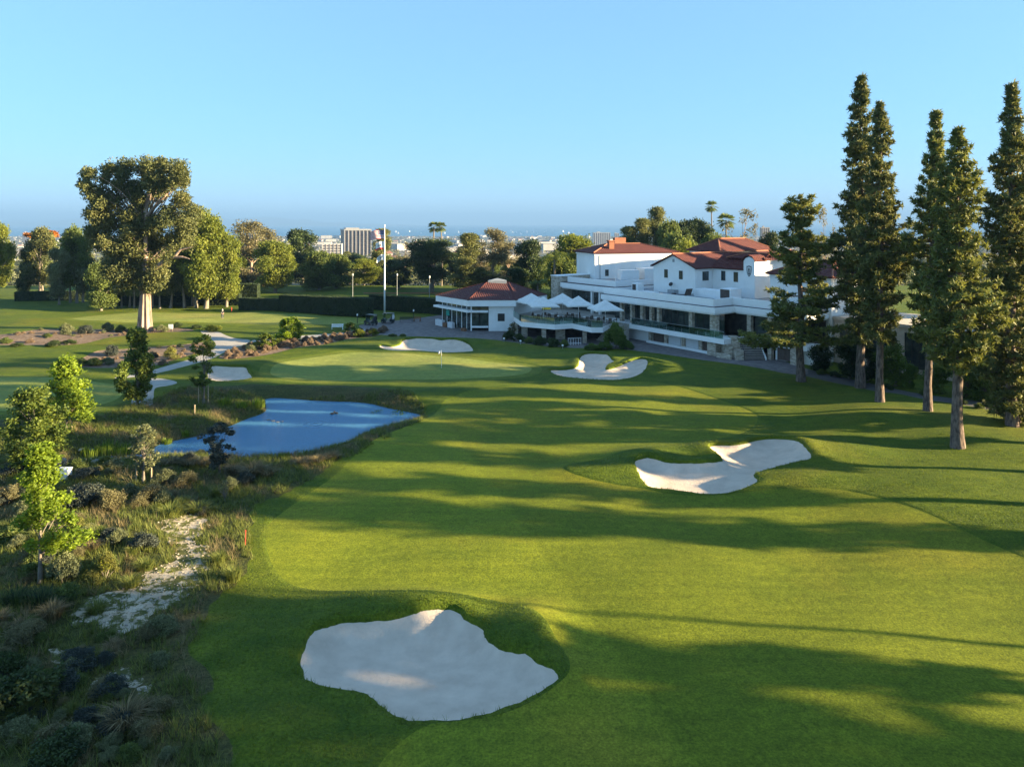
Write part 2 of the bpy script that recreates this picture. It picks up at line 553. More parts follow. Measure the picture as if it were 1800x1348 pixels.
S2, S3, S4, SB, SC3 = 0.4444, 0.4444, 0.4444, 0.3339, 0.2226
BUNKERS = [
    zp([(540, 492), (610, 462), (690, 442), (780, 440), (880, 430), (960, 412), (1030, 396), (1090, 393), (1140, 400), (1190, 435), (1240, 455), (1255, 500), (1300, 545), (1360, 560), (1425, 575), (1460, 610), (1550, 655), (1540, 685), (1460, 725), (1380, 760), (1280, 795), (1200, 818), (1130, 828), (1040, 832), (930, 828), (870, 805), (830, 770), (790, 730), (740, 712), (640, 705), (560, 688), (515, 678), (510, 630), (500, 590), (525, 545)], 300, 900, S4),
    zp([(250, 437), (290, 427), (340, 430), (400, 445), (460, 450), (520, 455), (580, 452), (608, 442), (590, 425), (560, 412), (545, 398), (560, 385), (600, 380), (640, 383), (690, 378), (740, 362), (775, 357), (830, 360), (880, 375), (920, 395), (945, 425), (970, 445), (955, 458), (900, 462), (850, 468), (790, 478), (740, 488), (738, 500), (755, 520), (740, 532), (700, 540), (650, 552), (600, 556), (540, 553), (480, 543), (420, 533), (350, 528), (310, 522), (290, 500), (265, 475)], 1000, 620, S3),
    zp([(965, 1225), (985, 1210), (1060, 1212), (1140, 1205), (1195, 1185), (1195, 1150), (1215, 1120), (1270, 1103), (1340, 1103), (1400, 1112), (1440, 1135), (1470, 1160), (1500, 1165), (1480, 1180), (1430, 1190), (1410, 1215), (1440, 1216), (1500, 1204), (1570, 1188), (1640, 1166), (1700, 1155), (1745, 1175), (1755, 1200), (1720, 1235), (1650, 1270), (1560, 1290), (1450, 1300), (1300, 1300), (1180, 1290), (1080, 1278), (1010, 1255)], 750, 380, SC3),
    zp([(1043, 1050), (1070, 1038), (1140, 1050), (1200, 1035), (1215, 1012), (1280, 1008), (1340, 995), (1420, 997), (1480, 1012), (1550, 1005), (1620, 1010), (1680, 1020), (1715, 1035), (1718, 1060), (1690, 1068), (1600, 1076), (1480, 1078), (1300, 1072), (1180, 1075), (1090, 1066)], 400, 350, 0.2522),
    zp([(1085, 555), (1090, 520), (1105, 500), (1140, 500), (1180, 508), (1240, 512), (1300, 510), (1310, 525), (1335, 545), (1320, 560), (1270, 565), (1200, 570), (1130, 570)], 0, 480, SB),
]
GREEN = zp([(165, 215), (180, 190), (230, 170), (320, 155), (420, 143), (520, 136), (640, 142), (760, 146), (850, 152), (960, 165), (1100, 176), (1180, 188), (1210, 200), (1180, 225), (1080, 238), (950, 243), (800, 238), (650, 236), (500, 240), (350, 240), (240, 238), (185, 230)], 400, 560, S2)
PRACTICE = zp([(380, 235), (480, 220), (700, 208), (900, 208), (1100, 212), (1300, 212), (1500, 215), (1700, 225), (1900, 232), (2020, 245), (2000, 262), (1797, 272), (1600, 270), (1400, 268), (1200, 262), (1000, 259), (850, 264), (700, 266), (550, 260), (420, 256), (350, 247)], 0, 480, SB)
LEFTGREEN = zp([(-400, 550), (0, 553), (200, 556), (420, 564), (560, 580), (640, 600), (655, 650), (560, 688), (430, 712), (200, 724), (0, 734), (-400, 760)], 0, 480, SB)
FAIR = [P(x, y) for x, y in [(778, 706), (751, 733), (711, 752), (667, 770), (635, 791), (609, 818), (578, 844), (533, 871), (502, 895), (478, 913), (468, 930), (466, 949), (470, 972), (478, 993), (495, 1015), (522, 1030), (584, 1038), (655, 1041), (722, 1044), (811, 1053), (851, 1055), (878, 1058), (922, 1075), (958, 1104), (980, 1140), (1000, 1170), (1004, 1190), (990, 1209), (922, 1244), (860, 1264), (800, 1271), (749, 1275), (700, 1309), (669, 1340), (640, 1400), (700, 1700), (1500, 1900), (2300, 1500), (2100, 1130), (1950, 1050), (1800, 984), (1773, 973), (1711, 947), (1658, 922), (1600, 900), (1533, 882), (1480, 870), (1420, 865), (1330, 866), (1250, 870), (1180, 864), (1130, 855), (1089, 849), (1044, 842), (1000, 832), (986, 823), (1009, 812), (1050, 806), (1100, 797), (1180, 786), (1267, 774), (1311, 762), (1329, 748), (1333, 736), (1327, 726), (1302, 714), (1249, 694), (1200, 681), (1142, 669), (1080, 672), (1000, 675), (900, 681), (820, 688)]]
POND = [P(x, y, -0.9) for x, y in [(468, 700), (510, 702), (560, 706), (640, 708), (675, 718), (711, 725), (738, 730), (728, 737), (700, 745), (665, 754), (632, 763), (612, 773), (600, 783), (570, 790), (540, 797), (500, 801), (434, 803), (340, 803), (287, 803), (270, 795), (284, 780), (330, 772), (370, 764), (411, 749), (434, 738), (460, 730), (474, 722), (470, 710)]]
STREAM = [P(x, y, -0.9) for x, y in [(290, 803), (250, 800), (190, 803), (130, 808), (125, 815), (180, 816), (250, 811), (300, 806)]]
CARTPATH = zp([(1035, 300), (1150, 306), (1190, 328), (1250, 346), (1330, 350), (1290, 378), (1240, 398), (1160, 432), (1100, 458), (1000, 484), (900, 510), (810, 530), (700, 548), (600, 556), (600, 548), (700, 535), (800, 512), (900, 482), (1000, 455), (1080, 425), (1130, 400), (1140, 370), (1105, 340)], 0, 480, SB)
CARTPATH2 = zp([(770, 556), (830, 552), (900, 562), (942, 576), (900, 592), (850, 606), (815, 622), (808, 650), (812, 690), (760, 703), (690, 700), (692, 668), (720, 640), (760, 610), (780, 590)], 0, 480, SB)
PATHSTRIP = [P(x, y) for x, y in [(440, 597), (500, 592), (560, 588), (600, 586), (640, 578), (650, 574), (665, 577), (650, 583), (610, 590), (560, 593), (500, 598), (440, 603)]]
PLAZA = [P(x, y) for x, y in [(626, 573), (645, 569), (690, 564), (738, 559), (765, 555), (800, 550), (1000, 552), (1150, 575), (1300, 600), (1390, 640), (1420, 646), (1420, 660), (1380, 656), (1356, 650), (1310, 642), (1270, 637), (1210, 629), (1156, 621), (1107, 615), (1060, 612), (1020, 612), (975, 610), (940, 606), (915, 603), (886, 599), (860, 596), (816, 593), (750, 592), (702, 591), (667, 589), (650, 582)]]
SIDEPATH = zp([(330, 905), (350, 915), (450, 940), (600, 975), (760, 1020), (900, 1055), (1080, 1082), (1280, 1112), (1600, 1180), (2200, 1330), (2200, 1390), (1600, 1225), (1260, 1147), (1080, 1112), (920, 1087), (800, 1054), (690, 1045), (590, 1012), (470, 985), (350, 952), (280, 940)], 1300, 330, 0.3487)
BEDS = [
    zp([(-60, 345), (70, 325), (200, 300), (400, 293), (700, 298), (900, 288), (1040, 298), (1000, 308), (860, 312), (700, 322), (560, 345), (400, 378), (200, 388), (-60, 385)], 0, 480, SB),
    zp([(350, 488), (500, 415), (620, 400), (820, 382), (1000, 372), (1118, 355), (1136, 383), (1080, 412), (900, 462), (820, 490), (620, 497), (450, 500)], 0, 480, SB),
    zp([(1130, 448), (1250, 402), (1340, 370), (1450, 362), (1600, 352), (1797, 330), (1900, 312), (2020, 292), (2080, 300), (2000, 330), (1900, 345), (1797, 368), (1600, 398), (1450, 425), (1300, 447), (1200, 458)], 0, 480, SB),
]
SW = 0.3695
WASH = [
    zp([(770, 200), (830, 180), (950, 160), (1000, 190), (960, 240), (900, 270), (990, 330), (1000, 400), (960, 480), (870, 560), (800, 610), (650, 720), (560, 740), (420, 700), (350, 720), (330, 655), (480, 580), (620, 520), (680, 470), (760, 420), (830, 380), (870, 320), (790, 290), (770, 240)], 0, 850, SW),
    zp([(230, 815), (290, 830), (335, 865), (325, 905), (255, 870)], 0, 850, SW),
    zp([(400, 935), (480, 930), (560, 890), (610, 915), (630, 950), (745, 1010), (700, 1025), (640, 990), (480, 965)], 0, 850, SW),
]
MEADOW = [P(x, y) for x, y in [(-700, 760), (-100, 742), (60, 738), (150, 746), (232, 712), (280, 700), (330, 686), (420, 678), (470, 676), (560, 676), (680, 680), (735, 700), (758, 722), (735, 745), (690, 762), (640, 792), (590, 815), (520, 862), (455, 880), (430, 930), (432, 990), (440, 1020), (380, 1060), (345, 1100), (340, 1150), (366, 1205), (350, 1260), (372, 1310), (430, 1380), (470, 1700), (-500, 1900), (-1500, 1300)]]


def sdf(poly, x, y):
    p = np.asarray(poly, float)
    d2 = np.full(x.shape, 1e12)
    ins = np.zeros(x.shape, bool)
    n = len(p)
    for i in range(n):
        ax, ay = p[i]
        bx, by = p[(i + 1) % n]
        ex, ey = bx - ax, by - ay
        wx, wy = x - ax, y - ay
        t = np.clip((wx * ex + wy * ey) / (ex * ex + ey * ey + 1e-12), 0, 1)
        dx, dy = wx - ex * t, wy - ey * t
        d2 = np.minimum(d2, dx * dx + dy * dy)
        c = ((ay <= y) & (by > y)) | ((by <= y) & (ay > y))
        with np.errstate(divide='ignore', invalid='ignore'):
            xi = ax + (y - ay) * ex / (ey if ey != 0 else 1e-12)
        ins ^= c & (x < xi)
    d = np.sqrt(d2)
    return np.where(ins, -d, d)


REG = {}
for i, b in enumerate(BUNKERS): REG['bunker%d' % i] = smooth_poly(b)
REG['green'] = smooth_poly(GREEN)
REG['practice'] = smooth_poly(PRACTICE)
REG['leftgreen'] = smooth_poly(LEFTGREEN)
REG['fair'] = smooth_poly(FAIR)
REG['pond'] = smooth_poly(POND)
REG['stream'] = smooth_poly(STREAM, 1)
REG['path0'] = smooth_poly(CARTPATH)
REG['path1'] = smooth_poly(CARTPATH2)
REG['path2'] = smooth_poly(PATHSTRIP)
REG['plaza'] = smooth_poly(PLAZA, 1)
REG['side'] = smooth_poly(SIDEPATH)
for i, b in enumerate(BEDS): REG['bed%d' % i] = smooth_poly(b)
for i, b in enumerate(WASH): REG['wash%d' % i] = smooth_poly(b)
REG['meadow'] = smooth_poly(MEADOW)
BC = [REG['bunker%d' % i].mean(0) for i in range(5)]


def far_field(poly, x, y, pad=14.0):
    """signed distance near the outline, a large number away from it (cheap)"""
    lo, hi = poly.min(0) - pad, poly.max(0) + pad
    m = (x > lo[0]) & (x < hi[0]) & (y > lo[1]) & (y < hi[1])
    r = np.full(x.shape, 50.0)
    r[m] = sdf(poly, x[m], y[m])
    return r


def fields(x, y):
    f = {k: far_field(p, x, y) for k, p in REG.items()}
    for i in range(5):
        f['bunker%d' % i] = f['bunker%d' % i] + 0.045 * np.sin(x * 4.1 + 1.3 * np.sin(y * 3.1)) * np.sin(y * 4.7 + i) + 0.03 * np.sin(x * 9.3 - y * 7.1)
    f['water'] = np.minimum(f['pond'], f['stream'])
    f['bunk'] = np.min([f['bunker%d' % i] for i in range(5)], axis=0)
    f['path'] = np.min([f['path0'], f['path1'], f['path2']], axis=0)
    f['bed'] = np.min([f['bed%d' % i] for i in range(3)], axis=0)
    f['wash'] = np.min([f['wash%d' % i] for i in range(3)], axis=0) + 0.28 * np.sin(x * 2.3 + 1.5 * np.sin(y * 1.9)) * np.sin(y * 2.6 + x) + 0.16 * np.sin(x * 5.1 - y * 4.3)
    f['meadow'] = f['meadow'] + 0.25 * np.sin(x * 1.3 + 1.2 * np.sin(y * 0.9)) + 0.12 * np.sin(x * 3.7 + y * 4.1)
    f['greens'] = np.min([f['green'], f['practice'], f['leftgreen']], axis=0)
    return f


def sstep(a, b, x):
    t = np.clip((x - a) / (b - a), 0, 1)
    return t * t * (3 - 2 * t)


MOUNDS = [(935, 1105, 1.5, 2.0, .62), (985, 1190, 1.2, 1.6, .25), (690, 1062, 4.5, 1.3, .45), (420, 1130, 2.6, 2.6, .30), (450, 1290, 3, 2, .35), (1050, 825, 4.2, 1.6, .45), (1160, 800, 5, 1.8, .45), (1240, 822, 2.5, 1.0, .40), (1460, 800, 6, 3.5, .75), (1400, 850, 3.5, 1.2, .30), (1600, 860, 8, 4, .50), (1500, 745, 9, 4, .55), (1080, 632, 3, 2, .5), (1165, 645, 5, 3, .6), (1130, 630, 2, 1.2, .35), (560, 615, 16, 3, .45), (690, 603, 9, 2.5, .5), (830, 603, 7, 2.5, .5), (910, 625, 9, 3, .35), (300, 690, 8, 2.5, .45), (440, 645, 4, 3, .35), (120, 565, 20, 3, .5), (60, 595, 12, 2.5, .45), (200, 620, 10, 3, .35), (660, 690, 10, 2.0, .35), (100, 850, 6, 6, .4), (180, 960, 4, 4, .35), (60, 1100, 4, 4, .4)]
MOUNDS = [(*P(a, b), rx, ry, h) for a, b, rx, ry, h in MOUNDS]


def height(x, y, f):
    z = 0.14 * np.sin(x * 0.11 + 1.0) * np.sin(y * 0.09 + 0.5) + 0.10 * np.sin(x * 0.23 + y * 0.17) + 0.05 * np.sin(x * 0.51 - y * 0.4)
    flat = sstep(0, 6, np.minimum(np.minimum(f['plaza'], f['side']), f['path']))
    z = z * (0.25 + 0.75 * flat) * sstep(190, 150, y)
    for mx, my, rx, ry, h in MOUNDS:
        q = ((x - mx) / rx) ** 2 + ((y - my) / ry) ** 2
        z = z + h * np.exp(-q) * sstep(0, 2.5, np.minimum(f['plaza'], f['side']))
    z = z + 0.55 * sstep(26, 40, x) * sstep(92, 70, y)
    # pond basin
    w = f['water']
    bank = 3.2
    z = np.where(w > 0, -1.0 + (z + 1.0) * sstep(-0.2, bank, w), -1.0 - 0.25 * np.clip(-w, 0, 5))
    # bunkers: rim, turf lip, sand bowl
    for i in range(5):
        d = f['bunker%d' % i]
        far = sstep(-2.0, 2.5, (y - BC[i][1]))
        rim = (0.10 + 0.26 * far)
        z = z + np.where(d > 0, rim * np.exp(-(d / 1.4) ** 2), rim)
        drop = 0.14 + 0.12 * far
        ins = np.where(d < 0, np.clip(-d / 0.12, 0, 1) * drop + (0.30 + 0.35 * far) * (1 - np.exp(np.minimum(d + 0.12, 0) / 0.9)), 0)
        z = z - ins
    # longer grass stands proud of what is mown
    mown = np.min([f['fair'], f['greens'] - 1.3, f['path'], f['plaza'], f['side'], f['bunk'], f['bed']], axis=0)
    z = z + 0.045 * sstep(0, 0.25, mown)
    z = z - 0.05 * (f['bed'] < -0.02)
    return z




def grid_lookup(x, y, A):
    """bilinear reading of values stored on the terrain grid"""
    x, y = np.atleast_1d(np.asarray(x, float)), np.atleast_1d(np.asarray(y, float))
    i = np.clip(np.searchsorted(gxs, x) - 1, 0, nx - 2)
    j = np.clip(np.searchsorted(gys, y) - 1, 0, ny - 2)
    a = np.clip((x - gxs[i]) / (gxs[i + 1] - gxs[i]), 0, 1)
    b = np.clip((y - gys[j]) / (gys[j + 1] - gys[j]), 0, 1)
    if A.ndim == 2: a, b = a[:, None], b[:, None]
    k = j * nx + i
    return (A[k] * (1 - a) + A[k + 1] * a) * (1 - b) + (A[k + nx] * (1 - a) + A[k + nx + 1] * a) * b


def gz(x, y):
    return float(grid_lookup(x, y, GZ0)[0])


def gp(px, py, n=3):
    """ground point under a photo pixel, following the ground's relief"""
    z = 0.0
    for _ in range(n):
        x, y = P(px, py, z)
        z = gz(x, y)
    return (x, y, z)


def steps(*seg):
    out = [seg[0]]
    for a, s in zip(seg[1::2], seg[2::2]):
        n = max(1, round((a - out[-1]) / s))
        st = out[-1]
        out += [st + (a - st) * (k + 1) / n for k in range(n)]
    return np.array(out)


gxs = steps(-185, -60, 2.5, -44, 0.8, -30, 0.45, 30, 0.27, 46, 0.5, 70, 1.2, 180, 4.0)
gys = steps(-25, 16, 1.2, 22, 0.5, 60, 0.25, 112, 0.42, 150, 0.8, 215, 2.0)
GX, GY = np.meshgrid(gxs, gys)
nx, ny = len(gxs), len(gys)
TV = np.stack([GX.ravel(), GY.ravel()], 1)
ii = (np.arange(ny - 1)[:, None] * nx + np.arange(nx - 1)[None, :]).ravel()
odd = ((ii // nx + ii % nx) % 2).astype(bool)
q = np.stack([ii, ii + 1, ii + nx + 1, ii + nx], 1)
TT = np.concatenate([q[~odd][:, [0, 1, 2]], q[~odd][:, [0, 2, 3]], q[odd][:, [0, 1, 3]], q[odd][:, [1, 2, 3]]])
TF = fields(TV[:, 0], TV[:, 1])
KEYS = list(TF.keys())
TA = np.stack([TF[k] for k in KEYS], 1)
GA0 = TA.copy()
GZ0 = height(TV[:, 0], TV[:, 1], TF)


def split(V, A, T, key, level):
    s = A[:, KEYS.index(key)] - level
    s = np.where(np.abs(s) < 1e-3, 1e-3, s)
    neg = s < 0
    tn = neg[T]
    c = tn.sum(1)
    mixed = (c == 1) | (c == 2)
    if not mixed.any(): return V, A, T
    M = T[mixed]
    tn = tn[mixed]
    lone = np.where(tn.sum(1) == 1, tn.argmax(1), (~tn).argmax(1))
    r = np.arange(len(M))
    a, b, c_ = M[r, lone], M[r, (lone + 1) % 3], M[r, (lone + 2) % 3]
    e = np.concatenate([np.stack([a, b], 1), np.stack([a, c_], 1)])
    e.sort(1)
    ue, inv = np.unique(e, axis=0, return_inverse=True)
    inv = inv.ravel()
    s0, s1 = s[ue[:, 0]], s[ue[:, 1]]
    t = (s0 / (s0 - s1))[:, None]
    nv = V[ue[:, 0]] * (1 - t) + V[ue[:, 1]] * t
    na = A[ue[:, 0]] * (1 - t) + A[ue[:, 1]] * t
    na[:, KEYS.index(key)] = level
    b0 = len(V)
    ab, ac = b0 + inv[:len(M)], b0 + inv[len(M):]
    T2 = np.concatenate([T[~mixed], np.stack([a, ab, ac], 1), np.stack([ab, b, c_], 1), np.stack([ab, c_, ac], 1)])
    return np.concatenate([V, nv]), np.concatenate([A, na]), T2


for key, lev in [('bunk', 0.0), ('bunk', -0.12), ('fair', 0.0), ('fair', 0.25), ('greens', 0.0), ('greens', 1.3), ('path', 0.0), ('plaza', 0.0), ('side', 0.0), ('bed', 0.0), ('wash', 0.0), ('meadow', 0.0)]:
    TV, TA, TT = split(TV, TA, TT, key, lev)
fdict = {k: TA[:, i] for i, k in enumerate(KEYS)}
TZ = height(TV[:, 0], TV[:, 1], fdict)
XYZ = np.column_stack([TV, TZ])


def inside(key, lev=0.0):
    return fdict[key][TT].mean(1) < lev


free = np.ones(len(TT), bool)


def region(name, mask, m, kind='structure', label=None):
    global free
    mk = mask & free
    free = free & ~mk
    t = TT[mk]
    if not len(t): return None
    u, inv = np.unique(t, return_inverse=True)
    o = link_mesh(name, np_mesh(name, XYZ[u], inv.reshape(-1, 3), MATS[m], smooth=True))
    return tag(o, label, None, None, kind)


for i in range(5):
    region('sand_bunker', inside('bunker%d' % i, -0.119), 'bunker_sand')
lips = inside('bunk')
region('bunker_lip', lips, 'rough_grass')
region('paver_plaza', inside('plaza'), 'paver')
region('service_road', inside('side'), 'asphalt')
for i in range(3):
    region('cart_path', inside('path%d' % i), 'path_concrete')
for k, nm in (('green', 'putting_green'), ('practice', 'putting_green'), ('leftgreen', 'putting_green')):
    region(nm, inside(k), 'green_grass')
region('green_collar', inside('greens', 1.3), 'collar_grass')
region('fairway', inside('fair'), 'fairway_grass')
for i in range(3):
    region('planting_bed', inside('bed%d' % i), 'mulch')
region('sandy_wash', inside('wash'), 'wash_sand')
region('meadow', inside('meadow'), 'meadow_grass')
region('ground', np.ones(len(TT), bool), 'rough_grass')

# patches of sand and tufted grass mixed: the wash material gets grass where a noise says so
m = MATS['wash_sand']
N, L = m.node_tree.nodes, m.node_tree.links
bs = N['Principled BSDF']
old = bs.inputs['Base Color'].links[0].from_socket
t = N.new('ShaderNodeTexNoise'); t.inputs['Scale'].default_value = 1.5; t.inputs['Detail'].default_value = 5; t.inputs['Roughness'].default_value = 0.7
g = N.new('ShaderNodeNewGeometry'); L.new(g.outputs['Position'], t.inputs['Vector'])
r = N.new('ShaderNodeValToRGB'); r.color_ramp.elements[0].position = 0.45; r.color_ramp.elements[1].position = 0.53
L.new(t.outputs['Fac'], r.inputs['Fac'])
x = N.new('ShaderNodeMix'); x.data_type = 'RGBA'; x.inputs[7].default_value = (0.085, 0.088, 0.028, 1)
L.new(r.outputs['Color'], x.inputs[0]); L.new(old, x.inputs[6]); L.new(x.outputs[2], bs.inputs['Base Color'])

# ------------------------------------------------------------------ pond water
m = bpy.data.materials.new('pond_water')
m.use_nodes = True
N, L = m.node_tree.nodes, m.node_tree.links
b = N['Principled BSDF']
b.inputs['Base Color'].default_value = (0.075, 0.225, 0.390, 1)
b.inputs['Roughness'].default_value = 0.11
b.inputs['IOR'].default_value = 1.33
b.inputs['Specular IOR Level'].default_value = 0.8
g = N.new('ShaderNodeNewGeometry')
mp = N.new('ShaderNodeMapping'); mp.inputs['Scale'].default_value = (1.0, 1.9, 1)
L.new(g.outputs['Position'], mp.inputs[0])
t = N.new('ShaderNodeTexNoise'); t.inputs['Scale'].default_value = 7.0; t.inputs['Detail'].default_value = 5
L.new(mp.outputs[0], t.inputs['Vector'])
bp = N.new('ShaderNodeBump'); bp.inputs['Distance'].default_value = 0.08
L.new(t.outputs['Fac'], bp.inputs['Height'])
# ring of wavelets where the aerator bubbles under the surface
fx, fy = P(555, 745, -0.9)
d = N.new('ShaderNodeVectorMath'); d.operation = 'DISTANCE'; d.inputs[1].default_value = (fx, fy, -0.9)
L.new(g.outputs['Position'], d.inputs[0])
w = N.new('ShaderNodeMath'); w.operation = 'MULTIPLY'; w.inputs[1].default_value = 9.0
L.new(d.outputs['Value'], w.inputs[0])
sn = N.new('ShaderNodeMath'); sn.operation = 'SINE'; L.new(w.outputs[0], sn.inputs[0])
fall = N.new('ShaderNodeMapRange'); fall.inputs['From Min'].default_value = 0.2; fall.inputs['From Max'].default_value = 2.2; fall.inputs['To Min'].default_value = 1; fall.inputs['To Max'].default_value = 0
L.new(d.outputs['Value'], fall.inputs['Value'])
mu = N.new('ShaderNodeMath'); mu.operation = 'MULTIPLY'; L.new(sn.outputs[0], mu.inputs[0]); L.new(fall.outputs[0], mu.inputs[1])
bp2 = N.new('ShaderNodeBump'); bp2.inputs['Distance'].default_value = 0.035
L.new(mu.outputs[0], bp2.inputs['Height']); L.new(bp.outputs[0], bp2.inputs['Normal'])
L.new(bp2.outputs[0], b.inputs['Normal'])
MATS['pond_water'] = m
for nm in ('pond', 'stream'):
    p = REG[nm]
    c = p.mean(0)
    dirs = p - c
    ln = np.linalg.norm(dirs, axis=1, keepdims=True)
    pp = p + dirs / ln * 0.9 if nm == 'pond' else p + dirs / ln * 0.5
    mb = MB()
    mb.add([(a, bb, -0.9 if nm == 'pond' else -0.893) for a, bb in pp], [tuple(range(len(pp)))[::-1] if np.sum(pp[:, 0] * np.roll(pp[:, 1], -1) - np.roll(pp[:, 0], -1) * pp[:, 1]) < 0 else tuple(range(len(pp)))])
    tag(mb.build('pond_water' if nm == 'pond' else 'stream_water', MATS['pond_water']), kind='structure')

# ------------------------------------------------------------------ land falling away to the coast, sea, far headland
PROF = [(60, -3.5), (190, -1.2), (215, -0.6), (260, -4), (400, -13), (1000, -35), (2000, -56), (4000, -80), (5700, -89.2), (6000, -90.5)]


def land_z(d):
    return float(np.interp(d, [a for a, _ in PROF], [b for _, b in PROF]))


mat('far_land', (0.075, 0.080, 0.050), (0.22, 0.205, 0.175), scale=0.012, rough=0.95, detail=10, c3=(0.10, 0.105, 0.065))
mb = MB()
ds = [60, 190, 215, 240, 260, 320, 400, 600, 800, 1000, 1400, 2000, 3000, 4000, 5000, 5700, 6000]
for i in range(len(ds) - 1):
    a, c = ds[i], ds[i + 1]
    za, zc = land_z(a), land_z(c)
    wa, wc = 500 + a * 1.2, 500 + c * 1.2
    mb.add([(-wa, a, za), (wa, a, za), (wc, c, zc), (-wc, c, zc)], [(0, 1, 2, 3)])
tag(mb.build('coastal_plain', MATS['far_land'], smooth=True), kind='structure')
mb = MB()
mb.add([(-500, -400, -3.5), (500, -400, -3.5), (572, 60, -3.5), (-572, 60, -3.5)], [(0, 1, 2, 3)])
tag(mb.build('outer_ground', MATS['rough_grass']), kind='structure')

m = bpy.data.materials.new('sea_water')
m.use_nodes = True
N, L = m.node_tree.nodes, m.node_tree.links
b = N['Principled BSDF']
b.inputs['Base Color'].default_value = (0.010, 0.085, 0.16, 1)
b.inputs['Roughness'].default_value = 0.35
b.inputs['Specular IOR Level'].default_value = 0.35
g = N.new('ShaderNodeNewGeometry')
t = N.new('ShaderNodeTexNoise'); t.inputs['Scale'].default_value = 0.02; t.inputs['Detail'].default_value = 6
L.new(g.outputs['Position'], t.inputs['Vector'])
bp = N.new('ShaderNodeBump'); bp.inputs['Distance'].default_value = 8.0
L.new(t.outputs['Fac'], bp.inputs['Height']); L.new(bp.outputs[0], b.inputs['Normal'])
MATS['sea_water'] = m
mb = MB()
mb.add([(-40000, 5500, -90), (40000, 5500, -90), (40000, 34000, -90), (-40000, 34000, -90)], [(0, 1, 2, 3)])
tag(mb.build('sea', m), kind='structure')

mat('headland', (0.07, 0.075, 0.05), (0.13, 0.12, 0.08), scale=0.001, rough=1.0)
rng = np.random.default_rng(5)
hx = np.linspace(-24000, -3500, 60)
prof = 360 * sstep(-23500, -17500, hx) * sstep(-3700, -10000, hx) * (0.8 + 0.16 * np.sin(hx * 0.0011) + 0.08 * np.sin(hx * 0.0037 + 1) + 0.04 * np.sin(hx * 0.011))
V, Fc = [], []
for i, xx in enumerate(hx):
    for j, (dy, k) in enumerate([(0, 0), (900, 0.45), (2200, 0.8), (3600, 1.0), (5200, 0.6), (6500, 0)]):
        V.append((xx, 26000 + dy + 300 * math.sin(i * 0.7 + j), -91 + max(0, prof[i]) * k + 30 * k * math.sin(i * 1.7 + j * 2)))
for i in range(len(hx) - 1):
    for j in range(5):
        Fc.append((i * 6 + j, (i + 1) * 6 + j, (i + 1) * 6 + j + 1, i * 6 + j + 1))
tag(link_mesh('hills', np_mesh('hills', V, Fc, MATS['headland'], smooth=True)), kind='structure')

# ------------------------------------------------------------------ foliage
def rot_basis(n, rng, up=0.0):
    a = rng.normal(size=(n, 3))
    a[:, 2] += up
    a /= np.linalg.norm(a, axis=1, keepdims=True) + 1e-9
    b = rng.normal(size=(n, 3))
    b -= a * (a * b).sum(1, keepdims=True)
    b /= np.linalg.norm(b, axis=1, keepdims=True) + 1e-9
    return a, b


def leaf_quads(C, size, aspect, rng, droop=0.0, jit=0.5):
    n = len(C)
    a, b = rot_basis(n, rng, -droop)
    s = size * (1 - jit / 2 + jit * rng.random((n, 1)))
    A, B = a * s * 0.5, b * s * 0.5 * aspect
    V = np.stack([C - A, C + B - A * 0.1, C + A, C - B - A * 0.1], 1).reshape(-1, 3)
    F = np.arange(4 * n, dtype=np.int32).reshape(-1, 4)
    return V, F


def clump_leaves(clumps, dens, size, aspect, rng, droop=0.0, flat=0.75, shell=0.45):
    """clumps: (x, y, z, r); leaves spread through each, thicker near its outside"""
    Cs, Rn = [], []
    for (x, y, z, r) in clumps:
        n = max(6, int(dens * (r / size) ** 2))
        d = rng.normal(size=(n, 3))
        d /= np.linalg.norm(d, axis=1, keepdims=True) + 1e-9
        rad = r * (rng.random((n, 1)) ** shell) * (0.85 + 0.3 * rng.random((n, 1)))
        # lumpy outline
        ph = rng.random(3) * 6.28
        lump = 1 + 0.22 * np.sin(4 * d[:, :1] + ph[0]) * np.sin(4 * d[:, 1:2] + ph[1]) + 0.14 * np.sin(7 * d[:, 2:3] + ph[2])
        c = d * rad * lump
        c[:, 2] *= flat
        Cs.append(c + np.array((x, y, z)))
        Rn.append(np.clip(rng.random() * 0.45 + rng.random(n) * 0.55, 0, 1))
    C = np.concatenate(Cs)
    V, F = leaf_quads(C, size, aspect, rng, droop)
    return V, F, np.repeat(np.concatenate(Rn), 4)


def limbs_mesh(name, limbs, m, sides=7):
    Vs, Fs, b = [], [], 0
    for pts, rad in limbs:
        V, F = tube_np(pts, rad, sides if rad[0] > 0.06 else 4)
        Vs.append(V); Fs.append(F + b); b += len(V)
    return np_mesh(name, np.concatenate(Vs), np.concatenate(Fs), m, smooth=True)


def curve(p0, p1, sag, rng, n=5, wob=0.05):
    p0, p1 = np.array(p0, float), np.array(p1, float)
    L_ = np.linalg.norm(p1 - p0)
    out = []
    w = rng.normal(size=3) * wob * L_
    for i in range(n):
        t = i / (n - 1)
        q = p0 * (1 - t) + p1 * t + w * math.sin(math.pi * t)
        q[2] += sag * math.sin(math.pi * t) * L_
        out.append(q)
    return out


